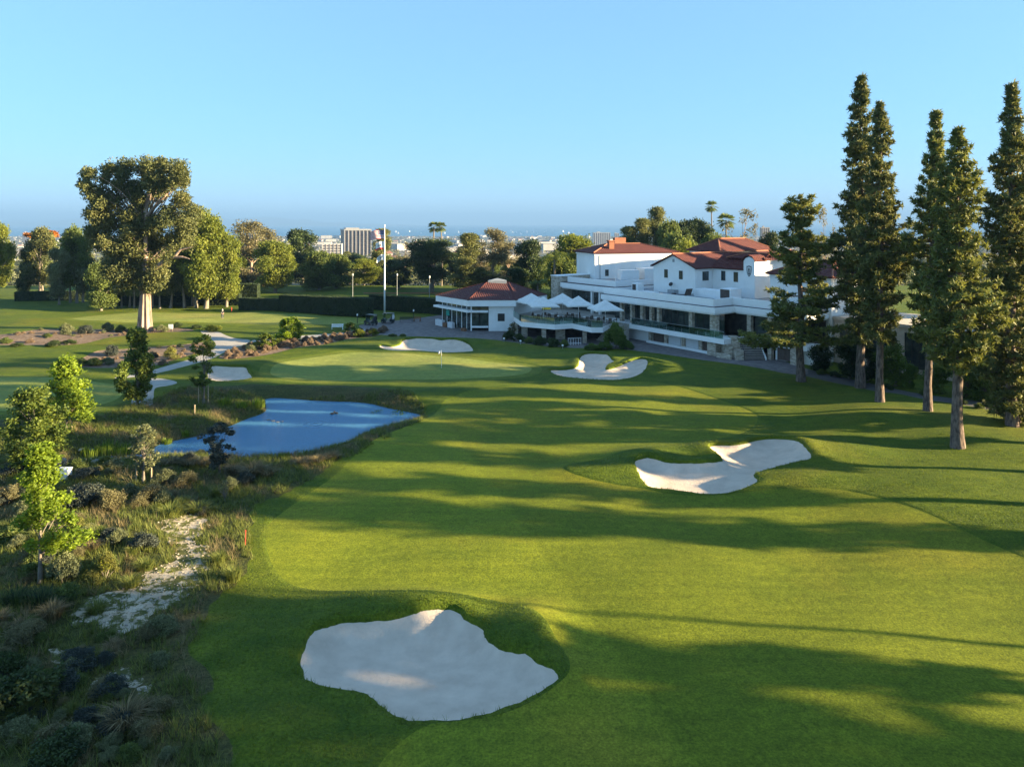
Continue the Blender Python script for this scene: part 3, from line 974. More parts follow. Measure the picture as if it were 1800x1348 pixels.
def broadleaf(seed, h, spread, trunk_h, trunk_r, ncl, leafm, barkm, lsize=0.3, dens=60, aspect=0.5, flat=0.85, clump=0.30, tall=1.0, droop=0.3, lean=0.0, base_taper=1.0, shape='oval', sparse=False):
    """(trunk mesh, crown mesh): limbs fork from a tapered trunk to leaf clumps filling an uneven crown"""
    rng = np.random.default_rng(seed)
    cl = []
    cz0, cz1 = trunk_h * 0.85, h
    ch = cz1 - cz0
    for i in range(ncl):
        for _ in range(20):
            t = rng.random()
            if shape == 'oval': rr = math.sqrt(max(0, 1 - (2 * t - 1) ** 2)) * (0.75 + 0.25 * (1 - t)) + 0.1
            elif shape == 'cone': rr = (1 - t) ** 0.8 + 0.08
            elif shape == 'umbrella': rr = (0.35 + 0.65 * sstep(0.1, 0.6, t)) * math.sqrt(max(0, 1 - max(0, (t - 0.55) / 0.45) ** 2))
            elif shape == 'column': rr = min(1, 4 * (1 - t) + 0.15) * min(1, 3 * t + 0.5)
            else: rr = 1
            a = rng.random() * 6.283
            k = math.sqrt(rng.random())
            if k > 0.25: break
        R_ = spread * rr * k * (0.8 + 0.35 * math.sin(2 * a + seed) * math.sin(3 * a + seed * 2))
        r = clump * spread * (0.65 + 0.6 * rng.random())
        z = cz0 + ch * t
        z = min(max(z, cz0 + r * 0.4), cz1 - r * 0.55)
        cl.append((R_ * math.cos(a) + lean * t, R_ * math.sin(a), z, r))
    V, F, rn = clump_leaves(cl, dens, lsize, aspect, rng, droop, flat, 0.5 if sparse else 0.42)
    crown = np_mesh('crown', V, F, leafm, rn)
    limbs = []
    top = np.array((lean * 0.4, 0, trunk_h + ch * 0.55))
    trunk = curve((0, 0, -0.25), top, 0, rng, 8, 0.02)
    tr = [trunk_r * (1.45 * base_taper if i == 0 else (1.1 if i == 1 else 1 - 0.75 * (i / 7))) for i in range(8)]
    limbs.append((trunk, tr))
    for (x, y, z, r) in cl[:min(ncl, 26)]:
        t0 = min(0.95, max(0.35, (z - r - 1.0) / max(0.1, top[2]) * 0.85))
        k = t0 * 7
        i0 = int(min(6, k))
        p0 = trunk[i0] * (1 - (k - i0)) + trunk[i0 + 1] * (k - i0)
        rr = trunk_r * (1 - 0.75 * t0) * 0.5
        limbs.append((curve(p0, (x, y, z), 0.06, rng), [rr, rr * 0.8, rr * 0.6, rr * 0.4, rr * 0.18]))
    return limbs_mesh('trunk', limbs, barkm), crown


def pine(seed, h, z0, prof, trunk_r, leafm=None, nleaf=16, whorl=0.52, droop=0.12, nlen=0.42, twin=False, lean=0.0, tuftstep=0.42):
    """tall pine: whorls of upswept branches ending in needle tufts; prof(t) is the crown radius from its foot (0) to its top (1)"""
    rng = np.random.default_rng(seed)
    limbs = []
    n = 12
    trunk = [np.array((lean * (i / (n - 1)) ** 1.5 + 0.06 * math.sin(i * 1.3 + seed), 0.06 * math.cos(i * 1.7 + seed), -0.2 + (h + 0.2) * i / (n - 1))) for i in range(n)]
    tr = [trunk_r * (1.3 if i == 0 else 1 - 0.9 * i / (n - 1)) for i in range(n)]
    limbs.append((trunk, tr))

    def axis(z):
        k = (z + 0.2) / (h + 0.2) * (n - 1)
        i0 = int(min(n - 2, max(0, k)))
        return trunk[i0] * (1 - (k - i0)) + trunk[i0 + 1] * (k - i0), tr[i0]
    tuft = []
    z = z0
    aa = rng.random() * 6
    while z < h - 0.15:
        t = (z - z0) / (h - z0)
        rmax = prof(t)
        nb = rng.integers(4, 7) if t < 0.85 else rng.integers(3, 5)
        for k in range(nb):
            aa += 6.283 / nb + rng.normal() * 0.35
            if rng.random() < 0.10: continue
            L_ = rmax * (0.58 + 0.5 * rng.random())
            zz = z + rng.normal() * 0.2
            p0, r0 = axis(zz)
            rise = (0.15 + 0.45 * t) * L_ * (0.6 + 0.8 * rng.random())
            dirv = np.array((math.cos(aa), math.sin(aa), 0))
            pe = p0 + dirv * L_ + np.array((0, 0, rise - droop * L_))
            mid = p0 + dirv * L_ * 0.55 + np.array((0, 0, rise * 0.25 - droop * L_))
            rb = min(r0 * 0.4, 0.03 + 0.02 * L_)
            limbs.append(([p0, mid, pe], [rb, rb * 0.65, rb * 0.25]))
            m_ = max(2, int(L_ / tuftstep))
            for j in range(m_):
                s = 0.30 + 0.70 * (j + rng.random()) / m_
                q = (p0 * (1 - s / 0.55) + mid * s / 0.55) if s < 0.55 else (mid * (1 - (s - 0.55) / 0.45) + pe * (s - 0.55) / 0.45)
                side = np.array((-dirv[1], dirv[0], 0))
                off = 0.16 + 0.16 * L_ * (1 - abs(s - 0.65))
                for sg in (-1, 0, 1):
                    if rng.random() < 0.12: continue
                    tuft.append(q + side * sg * off * (0.6 + 0.6 * rng.random()) + np.array((0, 0, rng.normal() * 0.14)) + dirv * rng.normal() * 0.1)
            tuft.append(pe)
        z += whorl * (0.75 + 0.5 * rng.random()) * (1.0 if t < 0.8 else 0.8)
    for k in range(5):
        tuft.append(np.array(axis(h)[0]) + np.array((rng.normal() * 0.08, rng.normal() * 0.08, -0.12 * k)))
    tf = np.array(tuft)
    nt = len(tf)
    # needles: thin blades fanning out and up from each tuft
    C = np.repeat(tf, nleaf, axis=0)
    N_ = len(C)
    d = rng.normal(size=(N_, 3))
    d[:, 2] += 0.35
    d /= np.linalg.norm(d, axis=1, keepdims=True)
    b = np.cross(d, rng.normal(size=(N_, 3)))
    b /= np.linalg.norm(b, axis=1, keepdims=True) + 1e-9
    ln = nlen * (0.65 + 0.6 * rng.random((N_, 1)))
    C = C + rng.normal(size=(N_, 3)) * 0.07
    w = 0.075
    V = np.stack([C - b * w, C + b * w, C + d * ln], 1).reshape(-1, 3)
    F = np.arange(3 * N_, dtype=np.int32).reshape(-1, 3)
    rn = np.repeat(np.clip(np.repeat(rng.random(nt) * 0.6, nleaf) + rng.random(N_) * 0.4, 0, 1), 3)
    crown = np_mesh('crown', V, F, leafm or MATS['pine_needles'], rn)
    return limbs_mesh('trunk', limbs, MATS['pine_bark'], 9), crown


def place_tree(name, meshes, loc, rz, label, cat='tree', group=None, s=1.0, sz=None):
    e = empty(name, loc, rz, label, cat, group)
    e.scale = (s, s, sz if sz else s)
    link_mesh('trunk', meshes[0], e)
    link_mesh('crown', meshes[1], e)
    return e


def on_ground(px, py):
    x, y, z = gp(px, py)
    return (x, y, z - 0.03)


# ------------------------------------------------------------------ tall pines along the service road
def canary(top=1.0, r0=2.2, notch=0.0):
    def f(t):
        return max(0.22, r0 * (0.82 + 0.18 * math.sin(t * 11 + r0 * 7)) * min(1.0, 0.6 + t * 3.0) * (1 - t ** 2.6))
    return f


pine_a = pine(11, 30.0, 4.6, canary(r0=3.3), 0.42)
pine_b = pine(12, 29.0, 6.2, canary(r0=3.2), 0.38)
pine_c = pine(13, 27.5, 6.5, canary(r0=3.1), 0.37, MATS['pine_needles_b'])
pine_d = pine(14, 25.6, 6.2, canary(r0=3.5), 0.46, MATS['pine_needles_b'])


pine_f = pine(17, 30.0, 1.8, canary(r0=3.7), 0.45)


def stocky(t):
    return max(0.3, 5.6 * (0.72 + 0.28 * math.sin(t * 21 + 1.0)) * (1 - sstep(0.1, 1.1, t) * 0.74))


pine_e = pine(15, 21.6, 4.6, stocky, 0.38, MATS['pine_needles_b'], whorl=0.85, tuftstep=0.27)
PG = 'tall pines along the service road'
place_tree('pine_tree', pine_e, on_ground(1407, 670), 0.4, 'shorter broad pine with open tiers standing in front of the clubhouse end', group=PG, s=1.28, sz=1.0)


def twin_top(e_loc, rz, meshes, label):
    return place_tree('pine_tree', meshes, e_loc, rz, label, group=PG)


def fit(px, py, top_y, h):
    """scale so that the tree standing at this pixel reaches this photo row"""
    x, y, z = gp(px, py)
    return (PZ(top_y, y) - z) / h


for (px, py, ty, ms, h, rz, wid, lab) in [
        (1513, 682, 135, pine_a, 30.0, 0.3, 1.0, 'tallest slender pine, second in the row behind the broad pine, spire-like top'),
        (1547, 706, 180, pine_b, 29.0, 1.9, 0.98, 'slim pine with pale straight trunk close beside the tallest pine'),
        (1631, 723, 200, pine_c, 27.5, 3.1, 0.95, 'pine with leaning dark trunk between two taller neighbours by the road'),
        (1683, 786, 228, pine_d, 25.6, 4.4, 1.0, 'thick-trunked bushy pine at the lawn edge, lit yellow on one side'),
        (1778, 748, 152, pine_f, 30.0, 2.4, 1.0, 'dense pine with branches sweeping almost to the grass')]:
    k = fit(px, py, ty, h)
    e = place_tree('pine_tree', ms, on_ground(px, py), rz, lab, group=PG, s=k * wid, sz=k)
    if px == 1631: e.rotation_euler = (0, R(-1.6), rz)
# low skirt of the dense pine is a tree of its own kind
low = pine(16, 9.0, 0.9, lambda t: max(0.3, 2.7 * (1 - 0.85 * t)), 0.22, whorl=0.7)
place_tree('young_pine', low, on_ground(1790, 742), 0.0, 'low dark pine filling under the dense pine beside the road', cat='tree')

# the row goes on to the right of the view towards the tee: its shadows cross the fairway; the last six, unseen, are added to shade clubhouse and pavilion
OFF = [(51, 50.5, 1, 0.95), (50, 44.2, 2, 0.95), (53, 38.6, 0, 0.9), (48, 25.2, 1, 0.9), (55, 18.6, 2, 1.0), (59, 14.5, 3, 0.95), (50, 13, 0, 0.85), (58, 9, 1, 1.0), (48, 6, 2, 0.9), (54, 0, 1, 0.9), (50, -7, 3, 0.9), (60, -10, 0, 0.9), (62, 19.6, 1, 0.95), (64, 12, 3, 1.0), (62, 2.5, 0, 0.95), (65, -4, 2, 1.0), (47, -13, 1, 0.95), (57, 57, 0, 0.95), (58, 71, 2, 0.95), (67, 79, 3, 1.0), (84, 117, 3, 1.1), (87, 123, 2, 1.0), (74, 100, 3, 1.05), (77, 107, 1, 1.0), (73, 93, 0, 0.95), (78, 112, 3, 1.0)]
for i, (x, y, k, s) in enumerate(OFF):
    place_tree('pine_tree', (pine_a, pine_b, pine_c, pine_d, pine_f)[k], (x, y, gz(x, y) - 0.05), i * 1.3, 'unseen pine along the road and beyond the clubhouse, giving shade', group='pines further along the road', s=s * 1.15, sz=s)

e = empty('light_pole', (50, 28.4, 0.3), 0, 'tall thin pole in the gap of the pine row', 'pole')
mb = MB(); mb.tube([(0, 0, -.3), (0, 0, 15.2)], [.17, .12], 8); mb.build('shaft', MATS['grey_metal'], e)
mb = MB(); mb.lathe([(0, 15.15), (.2, 15.2), (.16, 15.6), (0, 15.7)], sides=10); mb.build('lamp_head', MATS['grey_metal'], e)

# ------------------------------------------------------------------ the great eucalyptus
def big_euc():
    rng = np.random.default_rng(3)
    bx, by, bz = gp(255, 583)
    k = by / FPX * 0.2597
    X = lambda zx: (100 + zx * 0.2597 - 900) / FPX * by - bx
    Z = lambda zy: PZ(250 + zy * 0.2597, by) - bz
    cl = [(222, 205, 62), (340, 170, 62), (460, 170, 66), (600, 175, 72), (690, 165, 66), (800, 200, 85), (860, 270, 60), (200, 290, 50), (262, 350, 82), (520, 300, 90), (360, 400, 95), (560, 420, 90), (690, 330, 80), (850, 390, 85), (920, 470, 62), (245, 470, 66), (225, 600, 52), (310, 560, 105), (480, 500, 85), (570, 560, 95), (760, 500, 90), (870, 560, 75), (410, 720, 85), (385, 860, 75), (470, 900, 90), (560, 720, 105), (650, 680, 85), (640, 800, 95), (700, 900, 80), (620, 950, 80), (800, 650, 75), (890, 690, 52), (430, 960, 66), (520, 820, 90), (300, 680, 70), (740, 780, 60), (420, 300, 55), (330, 250, 50), (470, 620, 80), (660, 560, 80), (700, 240, 60), (440, 240, 45), (620, 270, 60), (290, 430, 70), (790, 290, 60)]
    clumps = []
    for (a, b, r) in cl:
        for q in range(4):
            rr = r * k * (0.62 + 0.35 * rng.random())
            dy = float(np.clip(rng.normal(), -1.6, 1.6)) * 2.8
            x_ = X(a) + np.clip(rng.normal(), -1, 1) * r * k * 0.3
            clumps.append((x_ + (bx + x_) * dy / by, dy, Z(b) + np.clip(rng.normal(), -1, 1) * r * k * 0.3, rr * 1.04))
    V, F, rn = clump_leaves(clumps, 44, 0.50, 0.42, rng, 0.6, 1.0, 0.45)
    e = empty('eucalyptus_tree', (bx, by, bz - 0.05), 0, 'huge spreading eucalyptus with fluted pale trunk beside the practice green', 'tree')
    limbs = []
    pt = lambda a, b, d=0.0: np.array((X(a) + (bx + X(a)) * d / by, d, Z(b)))
    limbs.append(([pt(588, 1000), pt(590, 900), pt(560, 780, .5), pt(520, 700, .6), pt(470, 590, .8), pt(440, 500, 1), pt(400, 400, 1), pt(330, 300, 1)], [.8, .62, .42, .36, .3, .25, .18, .08]))
    limbs.append(([pt(600, 900), pt(600, 760, -.5), pt(600, 600, -.8), pt(605, 420, -1), pt(630, 300, -1), pt(640, 190, -1)], [.6, .45, .35, .28, .2, .08]))
    limbs.append(([pt(620, 930), pt(660, 860, -1), pt(720, 800, -1.6), pt(790, 775, -2), pt(850, 772, -2.2), pt(900, 785, -2.4)], [.5, .42, .34, .27, .2, .08]))
    limbs.append(([pt(790, 775, -2), pt(840, 720, -2), pt(920, 705, -2.2)], [.28, .2, .08]))
    limbs.append(([pt(605, 500, -.8), pt(700, 400, -1.5), pt(770, 320, -1.5), pt(820, 250, -1.5)], [.3, .24, .17, .07]))
    limbs.append(([pt(480, 620, .8), pt(330, 500, 1.5), pt(240, 420, 1.5), pt(180, 300, 1.5)], [.3, .24, .17, .07]))
    for c in clumps[::2]:
        p = np.array((c[0], c[1], c[2]))
        s = pt(590, 560) if c[2] > Z(600) else pt(595, 820)
        limbs.append((curve(s, p, 0.03, rng), [.11, .09, .07, .05, .02]))
    # fluted butt
    n, sides = 12, 64
    VV = []
    for i in range(n):
        t = i / (n - 1)
        zz = -0.2 + (Z(960) + 0.2) * t
        r0 = 0.80 + 0.46 * (1 - t) ** 2.2
        for kk in range(sides):
            a = 6.2832 * kk / sides
            rr = r0 * (1 + (0.20 * (1 - t) + 0.07) * (1 - 2 * abs(math.sin(a * 4.0 + t * 0.9))) * 0.8 + 0.06 * math.sin(a * 13 + 1 + t * 2))
            VV.append((rr * math.cos(a) + 0.1 * t, rr * math.sin(a), zz))
    FF = [(i * sides + kk, i * sides + (kk + 1) % sides, (i + 1) * sides + (kk + 1) % sides, (i + 1) * sides + kk) for i in range(n - 1) for kk in range(sides)]
    link_mesh('trunk', np_mesh('trunk', VV, FF, MATS['euc_bark'], smooth=True), e)
    link_mesh('limb', limbs_mesh('limb', limbs, MATS['euc_bark']), e)
    link_mesh('crown', np_mesh('crown', V, F, MATS['euc_leaves'], rn), e)


big_euc()

# ------------------------------------------------------------------ tree kinds for the belts behind
TK = {
    'euc1': broadleaf(21, 14, 3.4, 4.5, 0.32, 30, MATS['euc_leaves'], MATS['grey_bark'], 0.42, 46, 0.45, 1.0, 0.46, shape='column'),
    'euc2': broadleaf(22, 13, 2.9, 4.0, 0.28, 28, MATS['mid_leaves'], MATS['grey_bark'], 0.42, 46, 0.45, 1.0, 0.48, shape='column'),
    'bare': broadleaf(23, 15, 4.2, 3.0, 0.36, 40, MATS['brown_leaves'], MATS['euc_bark'], 0.36, 22, 0.45, 0.9, 0.3, sparse=True),
    'lush': broadleaf(24, 13, 4.4, 2.6, 0.34, 40, MATS['yellow_leaves'], MATS['grey_bark'], 0.42, 46, 0.5, 0.9, 0.38),
    'dark': broadleaf(25, 12, 4.2, 2.5, 0.34, 38, MATS['dark_leaves'], MATS['grey_bark'], 0.42, 50, 0.5, 0.9, 0.38),
    'mid': broadleaf(26, 10, 3.8, 1.8, 0.28, 36, MATS['mid_leaves'], MATS['grey_bark'], 0.40, 46, 0.5, 0.9, 0.38),
    'umb': broadleaf(27, 15, 5.6, 5.0, 0.42, 42, MATS['dark_leaves'], MATS['grey_bark'], 0.42, 50, 0.4, 0.7, 0.32, shape='umbrella'),
    'conif': broadleaf(28, 16, 3.6, 2.0, 0.34, 60, MATS['pine_needles'], MATS['pine_bark'], 0.42, 50, 0.3, 0.7, 0.34, shape='cone'),
    'thin': broadleaf(29, 13, 3.4, 3.0, 0.22, 30, MATS['brown_leaves'], MATS['euc_bark'], 0.34, 8, 0.45, 0.9, 0.26, sparse=True),
    'olive': broadleaf(30, 11, 3.4, 2.2, 0.28, 34, MATS['olive_leaves'], MATS['grey_bark'], 0.40, 42, 0.45, 0.95, 0.4),
}
def extent(ms):
    c = np.empty(len(ms[1].vertices) * 3, dtype=np.float32)
    ms[1].vertices.foreach_get('co', c)
    c = c.reshape(-1, 3)
    return float(np.percentile(np.abs(c[:, :2]), 96)), float(np.percentile(c[:, 2], 99.8))




TW = {k: extent(v)[0] for k, v in TK.items()}
TH = {k: extent(v)[1] for k, v in TK.items()}


def belt(name, kind, px, d, top_y, half_px, label, base_z=0.0, group=None, rz=None):
    """tree at photo column px, d metres away, reaching photo row top_y, half_px wide on each side"""
    x = PX(px, d)
    k = (PZ(top_y, d) - base_z) / TH[kind]
    w = half_px * d / FPX / TW[kind]
    return place_tree(name, TK[kind], (x, d, base_z - 0.1), (px * 0.37) % 6.28 if rz is None else rz, label, group=group, s=w, sz=k)


LG = 'grove beyond the practice green'
for (kind, px, py, ty, hw, lab) in [
        ('euc1', 72, 527, 400, 23, 'clustered multi-trunk tree under an orange flowering crown'),
        ('olive', 104, 536, 436, 15, 'small leaning tree in front of the clustered multi-trunk tree'),
        ('euc1', 124, 532, 402, 17, 'tall straight tree in the grove beside the small leaning tree'),
        ('euc2', 135, 533, 398, 20, 'tall straight tree in the middle of the three-trunk row'),
        ('olive', 146, 532, 412, 17, 'slanting pale-trunked tree ending the three-trunk row'),
        ('mid', 178, 546, 462, 22, 'round low-crowned tree standing forward of the grove'),
        ('euc2', 192, 541, 445, 14, None), ('euc1', 203, 541, 430, 14, None), ('euc2', 214, 541, 440, 13, None), ('euc1', 228, 541, 428, 15, None), ('euc2', 236, 542, 440, 13, None), ('euc1', 268, 541, 425, 15, None), ('euc2', 281, 542, 435, 14, None), ('euc1', 300, 541, 418, 18, None),
        ('euc1', 325, 541, 400, 20, None), ('euc2', 345, 541, 395, 22, None),
        ('lush', 362, 542, 378, 36, 'broad yellow-green tree rising past the great eucalyptus'),
        ('lush', 398, 540, 412, 24, 'rounded yellow-green tree next to the clipped hedge corner'),
        ('lush', 340, 538, 366, 30, 'tall yellow-green tree half hidden by the great eucalyptus'),
        ('dark', 318, 536, 425, 26, 'dark dense tree in the shade behind the great eucalyptus'),
        ('dark', 45, 527, 436, 10, 'narrow dark tree by itself at the fairway edge'),
        ('lush', -4, 520, 392, 20, 'bright green tree by the far tee path')]:
    d = CAMH * FPX / (py - HY)
    if lab is None:
        belt('grove_tree', kind, px, d, ty, hw, 'slender straight-trunked grove tree behind the great eucalyptus', group='slender grove trees')
    else:
        belt('grove_tree', kind, px, d, ty, hw, lab)
# orange blossom crown on the clustered tree
d = 178.0
rng = np.random.default_rng(8)
cl = [(rng.normal() * 1.5, rng.normal() * 0.9, rng.random() * 1.0, 0.75) for _ in range(18)]
V, F, rn = clump_leaves(cl, 40, 0.4, 0.6, rng)
e = empty('flowering_tree', (PX(76, d + 4), d + 4, -0.1), 0, 'orange flowering tree top behind the clustered multi-trunk tree', 'tree')
ft = broadleaf(41, 16.6, 3.0, 5, 0.25, 22, MATS['mid_leaves'], MATS['grey_bark'], 0.42, 30, clump=0.5, shape='column')
link_mesh('trunk', ft[0], e)
link_mesh('crown', ft[1], e)
o = link_mesh('blossom', np_mesh('blossom', V, F, MATS['orange_leaves'], rn), e)
o.location = (0, 0, 15.3)
o.scale = (1.25, 1, 1)

BG = [
    ('bare', 440, 200, 387, 36, 'tall brown-leaved eucalyptus with bare pale limbs beyond the hedge'),
    ('bare', 462, 214, 398, 28, 'thin brown eucalyptus just behind the tall bare-limbed one'),
    ('lush', 484, 192, 424, 30, 'olive-yellow rounded tree rising over the hedge'),
    ('dark', 530, 235, 404, 26, 'dark round-headed tree standing above its neighbours beyond the hedge'),
    ('mid', 560, 200, 442, 26, 'bright green leafy tree behind the middle of the hedge'),
    ('mid', 590, 205, 447, 22, 'leafy green tree beside the bright one behind the hedge'),
    ('olive', 615, 225, 446, 16, 'narrow grey-green tree below the office tower'),
    ('lush', 640, 215, 455, 22, 'low yellow-green tree below the office tower corner'),
    ('conif', 673, 225, 402, 20, 'dark pointed conifer directly behind the flagpole'),
    ('dark', 700, 205, 456, 22, 'low dark tree between flagpole and umbrella pine'),
    ('thin', 712, 250, 425, 16, 'thin sparse tree beside the umbrella pine'),
    ('umb', 757, 195, 420, 42, 'broad dark umbrella pine beyond the flagpole lawn'),
    ('conif', 826, 185, 410, 26, 'conical grey-green conifer behind the red-roofed pavilion'),
    ('bare', 868, 190, 401, 30, 'brown open-crowned eucalyptus next to the conical conifer'),
    ('bare', 893, 215, 425, 24, 'brown thin-leaved tree behind the pavilion roof'),
    ('dark', 928, 175, 422, 24, 'dark leafy tree behind the palm by the clubhouse'),
    ('dark', 908, 165, 470, 18, 'low dark tree beside the pavilion roof'),
    ('lush', 1008, 185, 413, 32, 'yellow-green tree above the clubhouse stone wall'),
    ('olive', 1030, 150, 440, 15, 'slim olive tree against the clubhouse side wall'),
    ('mid', 985, 160, 452, 24, 'green tree tucked behind the stone wall'),
    ('conif', 1154, 195, 364, 20, 'tallest dark pine above the clubhouse roofs'),
    ('conif', 1130, 190, 384, 20, 'dark pine left of the tallest one over the roofs'),
    ('conif', 1105, 190, 398, 22, 'dark pine with spreading foot over the tiled roof'),
    ('mid', 1178, 185, 388, 20, 'rounded green tree over the roofs beside the tallest pine'),
    ('dark', 1205, 190, 390, 24, 'dark round tree behind the gable roof'),
    ('dark', 1228, 195, 386, 22, 'dark bushy tree beside the tall palm'),
    ('mid', 1190, 170, 410, 30, 'green tree low behind the gable roof'),
    ('lush', 1207, 150, 424, 12, 'small yellow-green tree peeping over the valley of the roofs'),
    ('mid', 1255, 180, 412, 26, 'green tree low behind the hipped roof'),
    ('thin', 1306, 175, 366, 30, 'sparse lacy tree rising behind the hipped roof'),
    ('thin', 1330, 185, 392, 16, 'thin lacy tree at the end of the hipped roof'),
    ('dark', 1352, 180, 408, 16, 'dark tree behind the hipped roof end'),
    ('thin', 1450, 140, 364, 16, 'bare pale-trunked tree between the pines'),
    ('olive', 1300, 165, 425, 30, 'grey-green tree behind the hipped roof'),
]
for (kind, px, d, ty, hw, lab) in BG:
    belt('background_tree', kind, px, d, ty, hw, lab, base_z=land_z(d) if d > 215 else -0.2)

# far belt: trees going down the slope
rng = np.random.default_rng(77)
kinds = ['mid', 'dark', 'olive', 'lush', 'bare', 'conif', 'umb']
FAR_LAB = {'mid': 'mid green round tree on the far slope', 'dark': 'dark green round tree on the far slope', 'olive': 'grey-green tree on the far slope', 'lush': 'yellow-green tree on the far slope', 'bare': 'brownish open tree on the far slope', 'conif': 'pointed conifer on the far slope', 'umb': 'flat-topped pine on the far slope'}
for i in range(120):
    d = 225 + 420 * rng.random() ** 1.4
    px = -40 + 1900 * rng.random() if i > 60 else 380 + 640 * rng.random()
    k = kinds[rng.choice(7, p=[.26, .2, .18, .1, .12, .08, .06])]
    z = land_z(d)
    h = 7 + 5 * rng.random()
    if px < 420 and d < 300: continue
    s = h / TH[k]
    place_tree('far_tree', TK[k], (PX(px, d), d, z - 0.1), rng.random() * 6, FAR_LAB[k], group='trees on the far slope, ' + k.replace('umb', 'flat-topped').replace('conif', 'conifer').replace('bare', 'brown').replace('lush', 'yellow-green'), s=s * (1.0 + 0.3 * rng.random()), sz=s)


# ------------------------------------------------------------------ palms
def fan_palm(seed, h, r=1.5, frond=26, m='mid_leaves', trunk_r=0.22):
    rng = np.random.default_rng(seed)
    tr = limbs_mesh('trunk', [(curve((0, 0, -0.2), (0.2, 0, h - r * 0.6), 0, rng, 6, 0.012), [trunk_r * 1.3, trunk_r, trunk_r * .9, trunk_r * .85, trunk_r * .8, trunk_r * .75])], MATS['palm_bark'])
    V, F, rn = [], [], []
    for k in range(frond):
        a, el = rng.random() * 6.283, rng.random() * 2.3 - 0.95
        d = np.array((math.cos(a) * math.cos(el), math.sin(a) * math.cos(el), math.sin(el)))
        c = np.array((0.2, 0, h - r * 0.6)) + d * r * 0.5
        s = np.cross(d, (0, 0, 1)); s /= np.linalg.norm(s) + 1e-6
        for j in range(9):
            f = (j - 4) / 4 * 1.05
            dd = d * math.cos(f) + s * math.sin(f)
            dd[2] -= 0.28
            b = len(V)
            nrm = np.cross(dd, d + s * .3); nrm /= np.linalg.norm(nrm) + 1e-6
            wv = np.cross(dd, nrm); wv /= np.linalg.norm(wv) + 1e-6
            V += [c - wv * 0.05, c + wv * 0.05, c + dd * r * 0.55 + wv * 0.07, c + dd * r * 0.8, c + dd * r * 0.55 - wv * 0.07]
            F.append((b, b + 1, b + 2, b + 3)); F.append((b, b + 3, b + 4, b + 4))
            rn += [rng.random()] * 5
    F = [f for f in F if f[2] != f[3]] + [(f[0], f[1], f[2], f[2]) for f in F if f[2] == f[3]]
    tri = []
    for f in F:
        tri.append(f[:3])
        if f[3] != f[2]: tri.append((f[0], f[2], f[3]))
    return tr, np_mesh('crown', V, tri, MATS[m], rn)


def feather_palm(seed, h, r=3.2, frond=16, m='yellow_leaves'):
    rng = np.random.default_rng(seed)
    tr = limbs_mesh('trunk', [(curve((0, 0, -0.2), (0, 0, h), 0, rng, 6, 0.01), [.3, .24, .22, .2, .2, .18])], MATS['palm_bark'])
    V, T, rn = [], [], []
    for k in range(frond):
        a = k * 2.4 + rng.random() * 0.5
        up = 0.3 + 0.9 * rng.random()
        hd = np.array((math.cos(a), math.sin(a), 0)); sd = np.array((-hd[1], hd[0], 0))
        prev = np.array((0, 0, h))
        for j in range(14):
            t = j / 13
            p = np.array((0, 0, h)) + hd * r * (t * math.cos(0.5 * t)) + np.array((0, 0, r * (up * t - 1.25 * t * t)))
            for sg in (-1, 1):
                tip = p + sd * sg * r * 0.26 * math.sin(math.pi * min(1, t + 0.12)) + hd * r * .1 - np.array((0, 0, r * .10))
                b = len(V)
                V += [p - hd * 0.09, p + hd * 0.09, tip]
                T.append((b, b + 1, b + 2)); rn += [rng.random()] * 3
            b = len(V)
            V += [prev, p, p + np.array((0, 0, 0.06))]
            T.append((b, b + 1, b + 2)); rn += [0.5] * 3
            prev = p
    return tr, np_mesh('crown', V, T, MATS[m], rn)


for (px, d, ty, lab, r_, nf, tk) in [(762, 215, 393, 'fan palm with fuller head of the pair above the umbrella pine', 1.6, 46, .25), (776, 213, 393, 'fan palm leaning with the pair above the umbrella pine', 1.5, 40, .22), (1252, 200, 356, 'tall thin-stemmed fan palm above the clubhouse roofs', 1.6, 40, .2), (1276, 190, 379, 'shorter bushy fan palm beside the lacy tree', 2.1, 54, .25)]:
    z = land_z(d) if d > 215 else -0.5
    place_tree('fan_palm', fan_palm(px, PZ(ty, d) - z, r_, nf, 'mid_leaves', tk), (PX(px, d), d, z), px * 0.7, lab, cat='palm')
qp = feather_palm(52, 9.2, 4.4, 18)
place_tree('feather_palm', qp, (PX(975, 152), 152, -0.2), 0.3, 'bright feathery queen palm behind the clubhouse stone wall', cat='palm', sz=(PZ(452, 152) + 0.2) / 9.2)
place_tree('feather_palm', feather_palm(53, 6.4, 3.6, 14, 'mid_leaves'), (PX(945, 148), 148, -0.2), 1.3, 'smaller green feather palm beside the queen palm', cat='palm')


